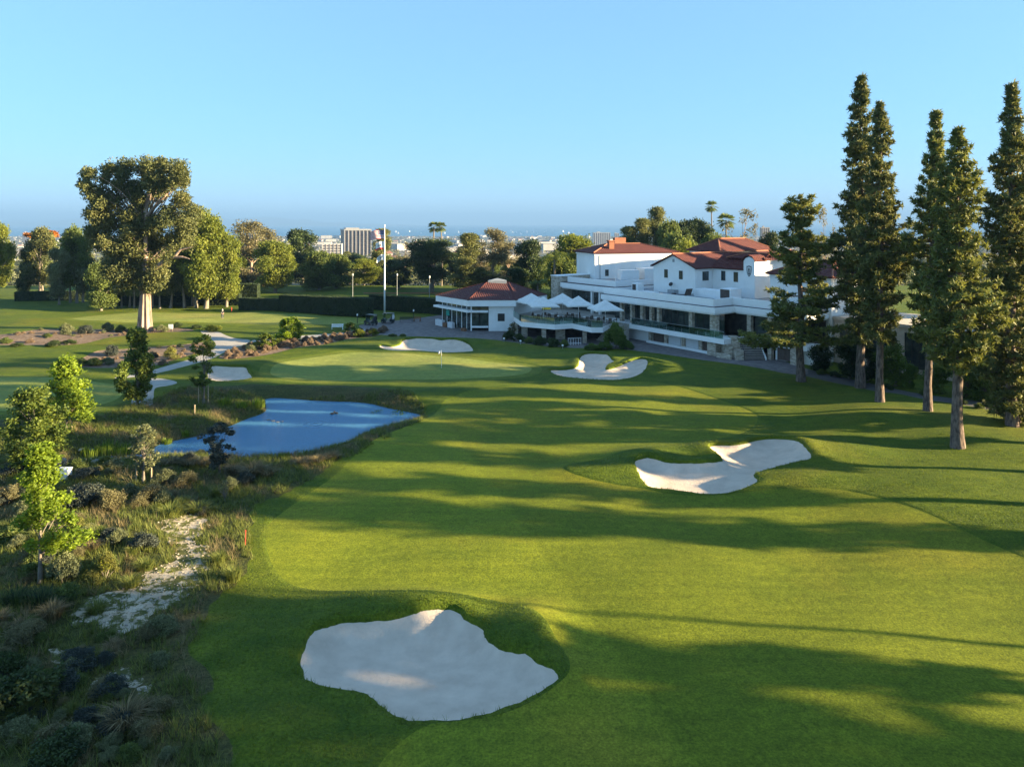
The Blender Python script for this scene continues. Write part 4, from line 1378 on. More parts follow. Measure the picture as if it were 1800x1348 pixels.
# ------------------------------------------------------------------ clipped hedges
def hedge(label, pts, depth, h, m='hedge_leaves', z=0.0, dens=70, name='clipped_hedge', size=0.17, group=None):
    """box hedge along a line: a wavering solid core with leaves standing off its faces"""
    rng = np.random.default_rng(int(abs(pts[0][0] * 100)) + 7)
    (x0, y0), (x1, y1) = pts
    Lh = math.hypot(x1 - x0, y1 - y0)
    u = np.array(((x1 - x0) / Lh, (y1 - y0) / Lh)); v = np.array((-u[1], u[0]))
    if v[1] < 0: v = -v
    e = empty(name, ((x0 + x1) / 2, (y0 + y1) / 2, z), 0, label, 'hedge', group)
    org = np.array(((x0 + x1) / 2, (y0 + y1) / 2))
    nx_ = max(2, int(Lh / 0.7)); nz_ = max(2, int(h / 0.6))

    def surf(a, b, c):
        w = 0.07 * math.sin(a * 1.7 + b * 2.3 + c) + 0.05 * math.sin(a * 4.1 + c * 3)
        q = np.array((x0, y0)) - org + u * a + v * (b + w)
        return (q[0], q[1], c + 0.05 * math.sin(a * 1.3 + b))
    mb = MB()
    fr = [[surf(Lh * i / nx_, 0, h * j / nz_) for j in range(nz_ + 1)] for i in range(nx_ + 1)]
    bk = [[surf(Lh * i / nx_, depth, h * j / nz_) for j in range(nz_ + 1)] for i in range(nx_ + 1)]
    for i in range(nx_):
        for j in range(nz_):
            mb.add([fr[i][j], fr[i + 1][j], fr[i + 1][j + 1], fr[i][j + 1]], [(0, 1, 2, 3)])
            mb.add([bk[i][j], bk[i][j + 1], bk[i + 1][j + 1], bk[i + 1][j]], [(0, 1, 2, 3)])
        mb.add([fr[i][-1], fr[i + 1][-1], bk[i + 1][-1], bk[i][-1]], [(0, 1, 2, 3)])
    for i in (0, nx_):
        for j in range(nz_):
            mb.add([fr[i][j], fr[i][j + 1], bk[i][j + 1], bk[i][j]], [(0, 1, 2, 3)])
    mb.build('core', MATS['hedge_core'], e)
    C = []
    n1 = int(Lh * h * dens)
    a = rng.random(n1) * Lh; c = rng.random(n1) * h
    C.append(np.stack([a, rng.normal(0, .07, n1), c], 1))
    n2 = int(Lh * depth * dens)
    C.append(np.stack([rng.random(n2) * Lh, rng.random(n2) * depth, h + rng.normal(0, .06, n2)], 1))
    n3 = int(depth * h * dens)
    for aa in (0, Lh):
        C.append(np.stack([aa + rng.normal(0, .07, n3), rng.random(n3) * depth, rng.random(n3) * h], 1))
    C = np.concatenate(C)
    Q = np.empty_like(C)
    base = np.array((x0, y0)) - org
    Q[:, 0] = base[0] + u[0] * C[:, 0] + v[0] * C[:, 1]
    Q[:, 1] = base[1] + u[1] * C[:, 0] + v[1] * C[:, 1]
    Q[:, 2] = C[:, 2]
    V, F = leaf_quads(Q, size, 0.6, rng)
    link_mesh('leaves', np_mesh('leaves', V, F, MATS[m], np.repeat(rng.random(len(Q)), 4)), e)
    return e


mat('hedge_core', (0.010, 0.017, 0.008), (0.022, 0.034, 0.013), scale=3, rough=0.95)
mat('road_hedge_core', (0.016, 0.028, 0.010), (0.035, 0.05, 0.016), scale=3, rough=0.95)
HL, HR, HM = P(419, 547), P(646, 557), P(490, 549.5)
hedge('long dark clipped hedge wall behind the practice green', [HM, HR], 2.4, 3.55)
hedge('lower end section of the dark hedge nearest the yellow-green trees', [HL, (HM[0] - 0.05, HM[1])], 2.0, 2.7)
HB = (PX(416, 165), 165.0)
hedge('tall dark hedge block behind the lower hedge end', [HB, (PX(452, 165), 165.0)], 2.0, 4.6)
hedge('dark clipped hedge beyond the flagpole lawn', [(PX(648, 156), 156.0), (PX(776, 146), 146.0)], 1.8, 3.1)
for i, (a, b, h, lab) in enumerate([((25, 530), (160, 528), 2.2, 'low dark hedge under the grove trees'), ((160, 538), (250, 538), 2.6, 'shaded hedge behind the grove trunks'), ((262, 537), (420, 538), 2.6, 'shaded hedge between the grove and the clipped hedge')]):
    hedge(lab, [P(*a), P(*b)], 1.6, h, name='screen_hedge', dens=45, size=0.22)

# upright clipped cypresses between service road and clubhouse annex
cy = []
for sd in (1, 2, 3):
    cy.append(broadleaf(60 + sd, 5.0, 1.15, 0.5, 0.12, 26, MATS['hedge_leaves_b' if sd != 2 else 'hedge_leaves'], MATS['grey_bark'], 0.20, 34, 0.6, 1.0, 0.55, shape='column'))
for i, (px, py, ty, hw, k, lab) in enumerate([
        (1447, 655, 608, 17, 1, 'dark upright clipped cypress nearest the white gate'),
        (1498, 667, 600, 20, 1, 'dark broad cypress behind the tallest pine trunk'),
        (1532, 674, 602, 14, 1, 'narrow dark cypress between the two slender pine trunks'),
        (1578, 684, 604, 24, 2, 'sunlit yellow-green cypress between pine trunks'),
        (1603, 690, 640, 10, 0, 'short bushy cypress by the beige annex wall'),
        (1650, 698, 640, 20, 0, 'sunlit clipped cypress left of the thick pine trunk'),
        (1707, 708, 625, 26, 2, 'broad bright green cypress right of the thick pine trunk'),
        (1740, 716, 640, 20, 0, 'bright green cypress ending the row by the dense pine')]):
    d = CAMH * FPX / (py - HY)
    x, y = PX(px, d), d
    g = gz(x, y)
    place_tree('clipped_cypress', cy[k], (x, y + 0.6, g - 0.05), i, lab, s=hw * d / FPX / extent(cy[k])[0], sz=(PZ(ty, d) - g) / extent(cy[k])[1])


# ------------------------------------------------------------------ young staked trees in the meadow
def young(seed, h, r, z0, leafm, lsize, dens, bark='grey_bark', ncl=26, trunk_r=0.07, shape='oval', clump=0.34):
    return broadleaf(seed, h, r, z0, trunk_r, ncl, MATS[leafm], MATS[bark], lsize, dens, 0.62, 1.0, clump, shape=shape, droop=0.4)


def staked(name, px, py, ty, hw, leafm, lab, seed, lsize=0.2, dens=40, z0f=0.28, shape='oval', ncl=26, stakes=True, trunk_r=0.07, clump=0.22, bark='grey_bark'):
    ncl = int(ncl * 2.3)
    x, y, z = gp(px, py)
    h = PZ(ty, y) - z
    r = 0.88 * hw * y / FPX
    ms = young(seed, h, r, h * z0f, leafm, lsize, dens, ncl=ncl, shape=shape, trunk_r=trunk_r, clump=clump, bark=bark)
    ew, eh = extent(ms)
    e = place_tree(name, ms, (x, y, z - 0.03), 0, lab, s=r / ew, sz=h / eh)
    if stakes:
        for s in (-0.35, 0.35):
            mb = MB()
            mb.tube([(s, 0.05, -0.1), (s, 0.05, min(1.9, h * 0.3))], [0.035, 0.03], 6)
            mb.build('stake', MATS['stake_wood'], e)
    return e


staked('young_tree', 241, 712, 577, 30, 'young_leaves_b', 'dense dark-green young tree beside the cart path bend', 71, 0.26, 48, 0.12, 'column', 30, clump=0.3)
staked('young_tree', 357, 709, 588, 23, 'young_leaves_b', 'staked young tree with thin lower stem near the small left bunker', 72, 0.22, 40, 0.30, 'oval', 20)
staked('young_tree', 115, 757, 628, 42, 'young_leaves', 'leafy young tree with pale trunk above the reeds', 73, 0.22, 30, 0.22, 'cone', 34, clump=0.25)
staked('young_tree', 58, 828, 680, 50, 'young_leaves_b', 'wide young tree overlapping the leafy one beside the stream', 74, 0.19, 28, 0.12, 'oval', 36)
staked('young_tree', 71, 1024, 779, 47, 'young_leaves', 'brightly sunlit lime-green young tree with bare white stem', 75, 0.14, 30, 0.26, 'cone', 40, stakes=False, clump=0.24)
staked('young_tree', 252, 848, 746, 24, 'olive_leaves', 'narrow grey-olive young tree with pale stakes near the stream', 76, 0.13, 26, 0.30, 'oval', 22)
staked('young_tree', 387, 832, 742, 27, 'slate_leaves', 'dark blue-grey young tree at the pond edge', 77, 0.13, 30, 0.22, 'column', 24, stakes=False)
staked('young_tree', 395, 880, 845, 12, 'brown_leaves', 'small leafless twiggy sapling below the pond', 78, 0.08, 6, 0.3, 'oval', 10, stakes=False, trunk_r=0.04)
staked('round_bush', 512, 599, 557, 23, 'young_leaves', 'round sunlit bush beside the lavender bed', 79, 0.26, 48, 0.12, 'oval', 22, stakes=False)
staked('round_bush', 468, 613, 584, 17, 'young_leaves_b', 'smaller green bush among the lavender mounds', 80, 0.22, 48, 0.08, 'oval', 16, stakes=False)
staked('round_bush', 615, 588, 567, 14, 'young_leaves_b', 'green bush at the plaza end of the lavender bed', 81, 0.22, 48, 0.08, 'oval', 16, stakes=False)
staked('round_bush', 904, 588, 567, 12, 'brown_leaves', 'small reddish tree against the white pavilion wall', 82, 0.2, 24, 0.3, 'oval', 12, stakes=False)

# ------------------------------------------------------------------ buildings
class Frame:
    """building axes: u along the front, v into the building"""
    def __init__(s, o, u):
        s.o, s.u = o, u
        s.v = (-u[1], u[0]) if (-u[1] * 1 + 0) >= -9 else u

    def w(s, u, v, z):
        return (s.o[0] + s.u[0] * u + s.v[0] * v, s.o[1] + s.u[1] * u + s.v[1] * v, z)

    def px(s, u, v, z):
        x, y, z = s.w(u, v, z)
        return 900 + FPX * x / y, HY + (CAMH - z) * FPX / y


def ob(mb, fr, u0, u1, v0, v1, z0, z1):
    return mb.hexa([fr.w(u0, v0, z0), fr.w(u1, v0, z0), fr.w(u1, v1, z0), fr.w(u0, v1, z0), fr.w(u0, v0, z1), fr.w(u1, v0, z1), fr.w(u1, v1, z1), fr.w(u0, v1, z1)])


def part(name, fr, boxes, m, parent, label=None):
    mb = MB()
    for b in boxes: ob(mb, fr, *b)
    o = mb.build(name, MATS[m], parent, parent.location if parent.parent is None else parent.parent.location)
    if label: o['label'] = label
    return o


def hip_roof(name, fr, u0, u1, v0, v1, z0, z1, ridge, m, parent, th=0.18, over=0.45, axis='u'):
    """hipped roof with thickness and a pale fascia edge; ridge = (a, b) ends of the ridge along the axis"""
    u0, u1, v0, v1 = u0 - over, u1 + over, v0 - over, v1 + over
    mb = MB()
    c = [(u0, v0), (u1, v0), (u1, v1), (u0, v1)]
    vm, um = (v0 + v1) / 2, (u0 + u1) / 2
    rd = [(ridge[0], vm), (ridge[1], vm)] if axis == 'u' else [(um, ridge[0]), (um, ridge[1])]
    vs = [fr.w(a, b, z0) for a, b in c] + [fr.w(a, b, z0 + th) for a, b in c] + [fr.w(a, b, z1) for a, b in rd]
    fs = [(3, 2, 1, 0), (0, 1, 5, 4), (1, 2, 6, 5), (2, 3, 7, 6), (3, 0, 4, 7)]
    if axis == 'u':
        fs += [(4, 5, 9, 8), (5, 6, 9), (6, 7, 8, 9), (7, 4, 8)]
    else:
        fs += [(4, 5, 8), (5, 6, 9, 8), (6, 7, 9), (7, 4, 8, 9)]
    mb.add(vs, fs)
    o = mb.build(name, MATS[m], parent, parent.location)
    # ridge and hip caps
    cap = MB()
    R0, R1 = vs[8], vs[9]
    cap.tube([R0, R1], [0.14, 0.14], 6)
    ends = [(4, 8), (7, 8), (5, 9), (6, 9)] if axis == 'u' else [(4, 8), (5, 8), (6, 9), (7, 9)]
    for a, b in ends: cap.tube([vs[a], vs[b]], [0.13, 0.13], 6)
    cap.build('ridge_tiles', MATS['terracotta'], o, (0, 0, 0)).location = (-parent.location.x, -parent.location.y, -parent.location.z)
    return o


def gable_roof(name, fr, u0, u1, v0, v1, z0, z1, m, parent, axis='v', th=0.2, over=0.4):
    mb = MB()
    u0, u1, v0, v1 = u0 - over, u1 + over, v0 - over, v1 + over
    if axis == 'v':
        um = (u0 + u1) / 2
        pr = [(u0, z0 - 0.1), (um, z1), (u1, z0 - 0.1)]
        f = lambda a, z, e: fr.w(a, v0 if e == 0 else v1, z)
    else:
        vm = (v0 + v1) / 2
        pr = [(v0, z0 - 0.1), (vm, z1), (v1, z0 - 0.1)]
        f = lambda a, z, e: fr.w(u0 if e == 0 else u1, a, z)
    for i in range(2):
        (a, za), (b, zb) = pr[i], pr[i + 1]
        mb.hexa([f(a, za, 0), f(b, zb, 0), f(b, zb, 1), f(a, za, 1), f(a, za + th, 0), f(b, zb + th, 0), f(b, zb + th, 1), f(a, za + th, 1)])
    o = mb.build(name, MATS[m], parent, parent.location)
    cap = MB()
    cap.tube([f(pr[1][0], z1 + th, 0), f(pr[1][0], z1 + th, 1)], [0.15, 0.15], 6)
    cap.build('ridge_tiles', MATS['terracotta'], o).location = (-parent.location.x, -parent.location.y, -parent.location.z)
    return o


def gable_wall(mb, fr, u0, u1, v, z0, ze, zr, th=0.3):
    um = (u0 + u1) / 2
    p = [(u0, z0), (u1, z0), (u1, ze), (um, zr), (u0, ze)]
    vs = [fr.w(a, v, z) for a, z in p] + [fr.w(a, v + th, z) for a, z in p]
    mb.add(vs, [(0, 1, 2, 3, 4), (9, 8, 7, 6, 5)] + [(i, i + 5, (i + 1) % 5 + 5, (i + 1) % 5) for i in range(5)])


def window(fr, parent, u, v, z, w, h, face='v', arch=False, mull=1, fm='bronze_frame', gm='window_glass'):
    """window set in a wall whose outside looks along -v ('v') or +u ('u'); frame stands proud, pane behind it"""
    e = 0.05
    if face == 'v':
        bx = lambda a0, a1, d0, d1, z0, z1: (u + a0, u + a1, v - d1, v - d0, z + z0, z + z1)
    else:
        bx = lambda a0, a1, d0, d1, z0, z1: (u + d0, u + d1, v + a0, v + a1, z + z0, z + z1)
    f = [bx(-w / 2, -w / 2 + 0.09, -0.02, e, 0, h), bx(w / 2 - 0.09, w / 2, -0.02, e, 0, h), bx(-w / 2 + 0.09, w / 2 - 0.09, -0.02, e, 0, 0.09), bx(-w / 2 + 0.09, w / 2 - 0.09, -0.02, e, h - 0.09, h)]
    for k in range(mull):
        a = -w / 2 + w * (k + 1) / (mull + 1)
        f.append(bx(a - 0.03, a + 0.03, -0.02, e * 0.8, 0.09, h - 0.09))
    o = part('window', fr, f, fm, parent)
    p = part('pane', fr, [bx(-w / 2 + 0.085, w / 2 - 0.085, -0.03, 0.012, 0.085, h - 0.085)], gm, o)
    return o


# ---- clubhouse
FM = Frame((28.0, 101.5), (0.56, -0.8285))
FM.v = (0.8285, 0.56)
club = empty('clubhouse', (28.0, 101.5, 0), 0, 'white clubhouse with red tiled roofs, stone columns and flat-roofed glazed front wing', 'building')
DK = 2.6
# lower storey under the deck
part('base_wall', FM, [(-23, 0.2, 1.2, 13.8, -0.4, DK - 0.7)], 'white_plaster', club)
for i, (a, b, m) in enumerate([(-12.6, -10.4, 'garage_brown'), (-9.4, -7.0, 'garage_white'), (-6.0, -3.6, 'garage_white'), (-2.7, -0.6, 'garage_brown')]):
    part('garage_door', FM, [(a, b, 1.08, 1.185, 0.15, 1.8)], m, club)
for a in (-13.3, -10.0, -6.5, -3.2):
    part('pier', FM, [(a, a + 0.55, 0.75, 1.19, -0.2, DK - 0.7)], 'stone_clad', club)
part('pier', FM, [(-1.0, 0.5, 0.0, 1.19, -0.2, DK - 0.7)], 'stone_clad', club)
part('plinth_kerb', FM, [(-13.5, -1.0, 0.45, 0.74, -0.2, 0.35)], 'white_paint', club)
# deck slab and its glass balustrade
part('deck', FM, [(-23, 2.4, -0.55, 4.0, DK - 0.68, DK)], 'white_paint', club)
k = 0
for a in np.arange(-15.8, 2.2, 1.5):
    part('balustrade_panel', FM, [(a + 0.02, a + 1.46, -0.47, -0.45, DK + 0.04, DK + 1.0)], 'clear_glass', club)
part('handrail', FM, [(-15.8, 2.3, -0.49, -0.43, DK + 1.01, DK + 1.05)], 'grey_metal', club)
# glazed hall behind the deck
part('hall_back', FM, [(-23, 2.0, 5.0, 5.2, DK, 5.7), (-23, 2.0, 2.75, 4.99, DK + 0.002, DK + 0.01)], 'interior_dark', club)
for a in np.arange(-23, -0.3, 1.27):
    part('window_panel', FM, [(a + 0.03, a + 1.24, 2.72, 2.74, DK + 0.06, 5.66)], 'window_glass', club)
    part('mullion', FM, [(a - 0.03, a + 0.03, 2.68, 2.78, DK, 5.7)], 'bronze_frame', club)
for a, w in ((-14.9, 0.55), (-12.9, 0.5), (-11.3, 0.5), (-4.9, 0.6), (-1.0, 1.2), (-17.2, .5), (-19.6, .5)):
    part('column', FM, [(a, a + w, 0.55, 1.15, DK, 5.72)], 'stone_clad', club)
# fascia and parapet of the front wing
part('fascia', FM, [(-23, 0.5, -0.2, 13.8, 5.7, 5.92), (-23.1, 0.75, -0.45, 13.9, 5.923, 6.72)], 'white_paint', club)
part('flashing', FM, [(-23.1, 0.55, -0.2, 13.9, 6.723, 6.80)], 'dark_trim', club)
part('parapet', FM, [(-23, 0.0, 0.15, 0.45, 6.803, 7.85), (-0.3, 0.0, 0.453, 6.0, 6.803, 7.85)], 'white_paint', club)
part('flat_roof', FM, [(-23, -0.31, 0.46, 13.7, 6.803, 7.2)], 'roof_gravel', club)
# recessed entrance bay to the right, stairs
part('fascia', FM, [(0.76, 12, 3.95, 13.8, 5.7, 5.92), (0.76, 12.2, 3.7, 13.9, 5.923, 6.72)], 'white_paint', club)
part('flashing', FM, [(0.56, 12.1, 3.95, 13.9, 6.723, 6.80)], 'dark_trim', club)
part('parapet', FM, [(0.003, 12, 4.3, 4.6, 6.803, 7.85)], 'white_paint', club)
part('flat_roof', FM, [(0.003, 12, 4.61, 13.7, 6.803, 7.2)], 'roof_gravel', club)
part('entrance_wall', FM, [(0.5, 12, 8.0, 8.2, 0, 5.7)], 'interior_dark', club)
part('porch_floor', FM, [(2.42, 12, 4.0, 8.0, DK - 0.68, DK)], 'white_paint', club)
for a, w, z0 in ((2.5, 0.65, DK), (5.9, 0.6, -0.2)):
    part('column', FM, [(a, a + w, 4.15, 4.75, z0, 5.72)], 'stone_clad', club)
for a, b in ((3.25, 4.5), (4.56, 5.85), (6.6, 8.1), (8.16, 9.7)):
    part('window_panel', FM, [(a, b, 4.95, 4.98, DK + 0.05, 5.66)], 'window_glass', club)
part('base_wall', FM, [(6.55, 12, 4.99, 7.9, -0.3, DK - 0.69)], 'white_paint', club)
part('door_surround', FM, [(6.7, 6.95, 4.8, 4.98, -0.1, 1.9), (6.955, 9.3, 4.8, 4.98, 1.72, 1.9)], 'white_paint', club)
part('garage_door', FM, [(6.96, 8.1, 4.85, 4.98, 0.05, 1.715)], 'garage_brown', club)
part('garage_door', FM, [(8.16, 9.3, 4.85, 4.98, 0.05, 1.715)], 'garage_brown', club)
part('stone_pier', FM, [(9.8, 10.9, 3.6, 4.7, -0.3, 5.69)], 'stone_clad', club)
WF = Frame((31.3, 98.3), (1.0, 0.0)); WF.v = (0.0, 1.0)
for k in range(13):
    z1 = DK * (k + 1) / 13.0
    part('step', WF, [(0.0, 2.9, k * 0.225, (k + 1) * 0.225 + (1.6 if k == 12 else 0.0), -0.2, z1 - 0.003)], 'step_stone', club)
    part('riser_shade', WF, [(0.02, 2.88, k * 0.225 - 0.012, k * 0.225 - 0.002, z1 - 0.2, z1 - 0.05)], 'dark_trim', club)  # dark strip paints the shade line under each tread
part('stair_wall', WF, [(-1.1, -0.01, -0.1, 1.5, -0.2, 1.25), (-1.15, -0.012, 1.505, 3.4, -0.2, DK + 0.2)], 'stone_clad', club)
part('stair_wall', WF, [(-2.1, -1.16, 1.0, 3.3, -0.2, 1.9)], 'stone_clad', club)
mb = MB()
vs = [WF.w(2.905, b, z) for b, z in ((-.05, -.2), (3.2, -.2), (3.2, DK), (-.05, .25))] + [WF.w(3.1, b, z) for b, z in ((-.05, -.2), (3.2, -.2), (3.2, DK), (-.05, .25))]
mb.add(vs, [(0, 1, 2, 3), (7, 6, 5, 4), (0, 4, 5, 1), (1, 5, 6, 2), (2, 6, 7, 3), (3, 7, 4, 0)])
mb.build('stair_cheek', MATS['white_paint'], club, club.location)
part('planter_wall', FM, [(0.9, 3.4, -0.4, -0.1, -0.2, 0.6)], 'stone_clad', club)
for a in (0.1, 2.8):
    mb = MB()
    mb.tube([WF.w(a, 3.0, DK + 0.9), WF.w(a, 0.1, 1.05), WF.w(a, 0.0, 0.1)], [0.03, 0.03, 0.03], 6)
    mb.build('stair_rail', MATS['bronze_frame'], club, club.location)
# left stairs between terrace and deck
for k in range(13):
    z1 = DK * (13 - k) / 13.0
    part('step', FM, [(-19.6 + k * 0.01, -16.2, -0.58 - (k + 1) * 0.3, -0.56 - k * 0.3, -0.2, z1 - 0.004 * k)], 'step_stone', club)
mb = MB()
mb.tube([FM.w(-16.1, -0.6, DK + 0.9), FM.w(-16.1, -4.4, 0.95), FM.w(-16.1, -4.45, 0)], [0.03, 0.03, 0.03], 6)
mb.build('stair_rail', MATS['grey_metal'], club, club.location)
# taller left tier
part('fascia', FM, [(-37, -23.15, 2.3, 16, 6.55, 6.78), (-37.2, -23.0, 2.0, 16.1, 6.783, 7.60)], 'white_paint', club)
part('flashing', FM, [(-37.1, -23.1, 2.2, 16, 7.603, 7.70)], 'dark_trim', club)
part('parapet', FM, [(-36.4, -23.4, 3.1, 3.4, 7.703, 8.65), (-23.7, -23.4, 3.403, 12, 7.703, 8.65)], 'white_paint', club)
part('flat_roof', FM, [(-36.4, -23.71, 3.41, 16, 7.703, 8.1)], 'roof_gravel', club)
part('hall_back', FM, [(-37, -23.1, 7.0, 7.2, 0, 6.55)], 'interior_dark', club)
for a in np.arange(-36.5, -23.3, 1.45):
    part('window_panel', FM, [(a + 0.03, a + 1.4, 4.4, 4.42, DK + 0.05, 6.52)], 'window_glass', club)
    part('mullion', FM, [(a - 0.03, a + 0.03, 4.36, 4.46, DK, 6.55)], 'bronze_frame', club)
for a in (-29.3, -27.2):
    part('column', FM, [(a, a + 0.35, 2.6, 3.0, DK, 6.56)], 'white_paint', club)
part('stone_wall', FM, [(-39.4, -37.25, 1.6, 9.0, -0.3, 8.7)], 'stone_clad', club)
part('stone_wall', FM, [(-39.5, -37.2, 1.5, 9.1, 8.703, 8.85)], 'white_paint', club)

# upper floors: gabled block, long wing with the emblem tower, hipped blocks
mb = MB()
gable_wall(mb, FM, -18.4, -9.4, 7.0, 6.0, 11.4, 13.35)
ob(mb, FM, -18.4, -9.4, 7.3, 20, 6.0, 11.4)
mb.build('gable_block', MATS['white_plaster'], club, club.location)
gable_roof('roof', FM, -18.4, -9.4, 7.0, 20, 11.4, 13.35, 'roof_tile', club)
part('wing_wall', FM, [(-9.38, -3.15, 11.0, 17.6, 6.0, 11.4)], 'white_plaster', club)
gable_roof('roof', FM, -9.3, -1.6, 11.0, 17.6, 11.4, 13.6, 'roof_tile', club, axis='u', over=0.3)
part('end_block', FM, [(-5.5, -1.2, 13.0, 26, 6.0, 12.9)], 'white_plaster', club)
hip_roof('roof', FM, -7.5, -1.2, 13.0, 26, 12.9, 14.1, (15, 24), 'roof_tile', club, axis='v')
# emblem tower with rounded head
mb = MB()
prof = [(-3.14, 6.0), (-1.12, 6.0), (-1.12, 12.75), (-1.45, 13.18), (-2.13, 13.42), (-2.81, 13.18), (-3.14, 12.75)]
n = len(prof)
mb.add([FM.w(a, 10.6, z) for a, z in prof] + [FM.w(a, 13.2, z) for a, z in prof], [tuple(range(n)), tuple(range(2 * n - 1, n - 1, -1))] + [(i, i + n, (i + 1) % n + n, (i + 1) % n) for i in range(n)])
mb.build('tower', MATS['white_plaster'], club, club.location)
mb = MB()
cap = [(-3.3, 12.72), (-2.84, 13.32), (-2.13, 13.57), (-1.42, 13.32), (-0.96, 12.72)]
for i in range(4):
    (a, za), (b, zb) = cap[i], cap[i + 1]
    mb.hexa([FM.w(a, 10.4, za), FM.w(b, 10.4, zb), FM.w(b, 13.3, zb), FM.w(a, 13.3, za), FM.w(a, 10.4, za + .14), FM.w(b, 10.4, zb + .14), FM.w(b, 13.3, zb + .14), FM.w(a, 13.3, za + .14)])
mb.build('tower_cap', MATS['roof_tile'], club, club.location)
# shield emblem with the letter
sh = [(-0.42, 0.78), (-0.2, 0.74), (0, 0.86), (0.2, 0.74), (0.42, 0.78), (0.44, 0.2), (0.36, -0.25), (0.2, -0.6), (0, -0.82), (-0.2, -0.6), (-0.36, -0.25), (-0.44, 0.2)]


def ring(mb, pts, s_in, d=0.05):
    n = len(pts)
    out = [FM.w(-2.13 + a, 10.6 - d, 11.25 + z) for a, z in pts]
    inn = [FM.w(-2.13 + a * s_in, 10.6 - d, 11.25 + z * s_in) for a, z in pts]
    ob_, ib = [FM.w(-2.13 + a, 10.603, 11.25 + z) for a, z in pts], [FM.w(-2.13 + a * s_in, 10.603, 11.25 + z * s_in) for a, z in pts]
    for i in range(n):
        j = (i + 1) % n
        mb.add([out[i], out[j], inn[j], inn[i], ob_[i], ob_[j], ib[j], ib[i]], [(0, 1, 2, 3), (0, 4, 5, 1), (2, 6, 7, 3)])


mb = MB()
ring(mb, sh, 0.84)
em = mb.build('emblem', MATS['emblem_black'], club, club.location)
em['label'] = 'black shield outline with a letter B'
bx = lambda a0, a1, z0, z1: (-2.13 + a0, -2.13 + a1, 10.55, 10.598, 11.25 + z0, 11.25 + z1)
part('letter', FM, [bx(-0.2, -0.1, -0.12, 0.46), bx(-0.1, 0.14, 0.37, 0.46), bx(-0.1, 0.15, 0.125, 0.215), bx(-0.1, 0.17, -0.12, -0.03), bx(0.12, 0.21, 0.2, 0.38), bx(0.14, 0.23, -0.04, 0.14)], 'emblem_black', em)
mb = MB()
mb.add([FM.w(-2.13 + a, 10.56, 11.25 + z) for a, z in [(-0.2, -0.24), (-0.1, -0.2), (0, -0.27), (0.1, -0.2), (0.2, -0.24), (0.12, -0.42), (0, -0.52), (-0.12, -0.42)]], [tuple(range(8))])
mb.build('emblem_leaf', MATS['emblem_black'], em).location = (-28.0, -101.5, 0)
# hipped block at the back
part('hip_block', FM, [(-22, -15.2, 19.6, 34, 0, 13.5)], 'white_plaster', club)
hip_roof('roof', FM, -22, -15.2, 19.6, 34, 13.5, 15.7, (23.2, 30.5), 'roof_tile', club, axis='v')
for a in (21.2, 23.0, 24.9):
    part('vent_opening', FM, [(-15.2, -15.17, a, a + 0.3, 12.45, 12.75)], 'interior_dark', club)
for a in (-20.6, -19.3, -18.0, -16.8):
    part('vent_opening', FM, [(a, a + 0.25, 19.57, 19.6, 12.4, 12.7)], 'interior_dark', club)
for (u, v, z, w, h, f) in [(-15.6, 7.0, 9.6, 0.75, 1.35, 'v'), (-12.4, 7.0, 9.55, 0.75, 1.35, 'v'), (-9.38, 9.3, 9.45, 1.35, 1.4, 'u'), (-7.3, 11.0, 9.5, 0.8, 1.5, 'v'), (-4.9, 11.0, 9.45, 0.8, 1.5, 'v')]:
    window(FM, club, u, v, z, w, h, f)
part('wall_vent', FM, [(-14.2, -13.75, 6.96, 7.0, 12.2, 12.7)], 'grey_metal', club)
# right-hand red roofed end behind the pines
part('end_house', FM, [(3.0, 12.5, 8.6, 19, 0, 11.2)], 'white_plaster', club)
hip_roof('roof', FM, 3.0, 12.5, 8.6, 19, 11.2, 13.2, (6, 9.5), 'roof_tile', club, axis='u')
# left rear block, lit gable side
FA = Frame((PX(1045.6, 135), 135.0), (0.963, 0.27))
FA.v = (-0.27, 0.963)
part('rear_block', FA, [(0, 16.8, 0, 9.5, 0, 12.8)], 'white_plaster', club)
part('eave_moulding', FA, [(-0.15, 16.9, -0.15, -0.003, 12.45, 12.75), (-0.15, -0.003, 0, 9.6, 12.45, 12.75)], 'white_paint', club)
hip_roof('roof', FA, 0, 16.8, 0, 9.5, 12.8, 14.5, (4.6, 11.5), 'roof_tile', club, axis='u')
mb = MB()
mb.tube([FA.w(1.0, -0.1, 8), FA.w(1.0, -0.1, 12.4)], [0.06, 0.06], 6)
mb.build('downpipe', MATS['grey_metal'], club, club.location)
part('chimney', FA, [(3.6, 4.6, 1.6, 2.6, 13.2, 15.0), (3.45, 4.75, 1.45, 2.75, 15.003, 15.2)], 'terracotta', club)
part('chimney', FA, [(6.6, 8.9, 5.8, 6.9, 13.6, 15.6)], 'terracotta', club)
for (a, z) in ((2.4, 8.6), (6.6, 8.3), (7.7, 8.2)):
    window(FA, club, a, 0, z, 0.7, 1.2, 'v')
part('lean_to', FA, [(8.2, 16.5, -4.0, -0.01, 6, 10.1)], 'white_plaster', club)

# low annex along the service road
annex = empty('annex_building', (*FM.w(13, 9, 0)[:2], 0), 0, 'beige flat-roofed annex with gridded windows behind the cypresses', 'building')
part('wall', FM, [(12.6, 44, 9.0, 20, -0.3, 5.8)], 'beige_wall', annex)
part('roof_edge', FM, [(12.55, 44.2, 8.8, 20.2, 5.803, 6.2)], 'beige_wall', annex)
for a in np.arange(13.6, 42.0, 4.2):
    window(FM, annex, a + 1.2, 8.99, 1.0, 2.6, 4.2, 'v', mull=2)
part('gate', FM, [(11.0, 13.0, 6.6, 6.75, -0.2, 1.9)], 'garage_white', annex)

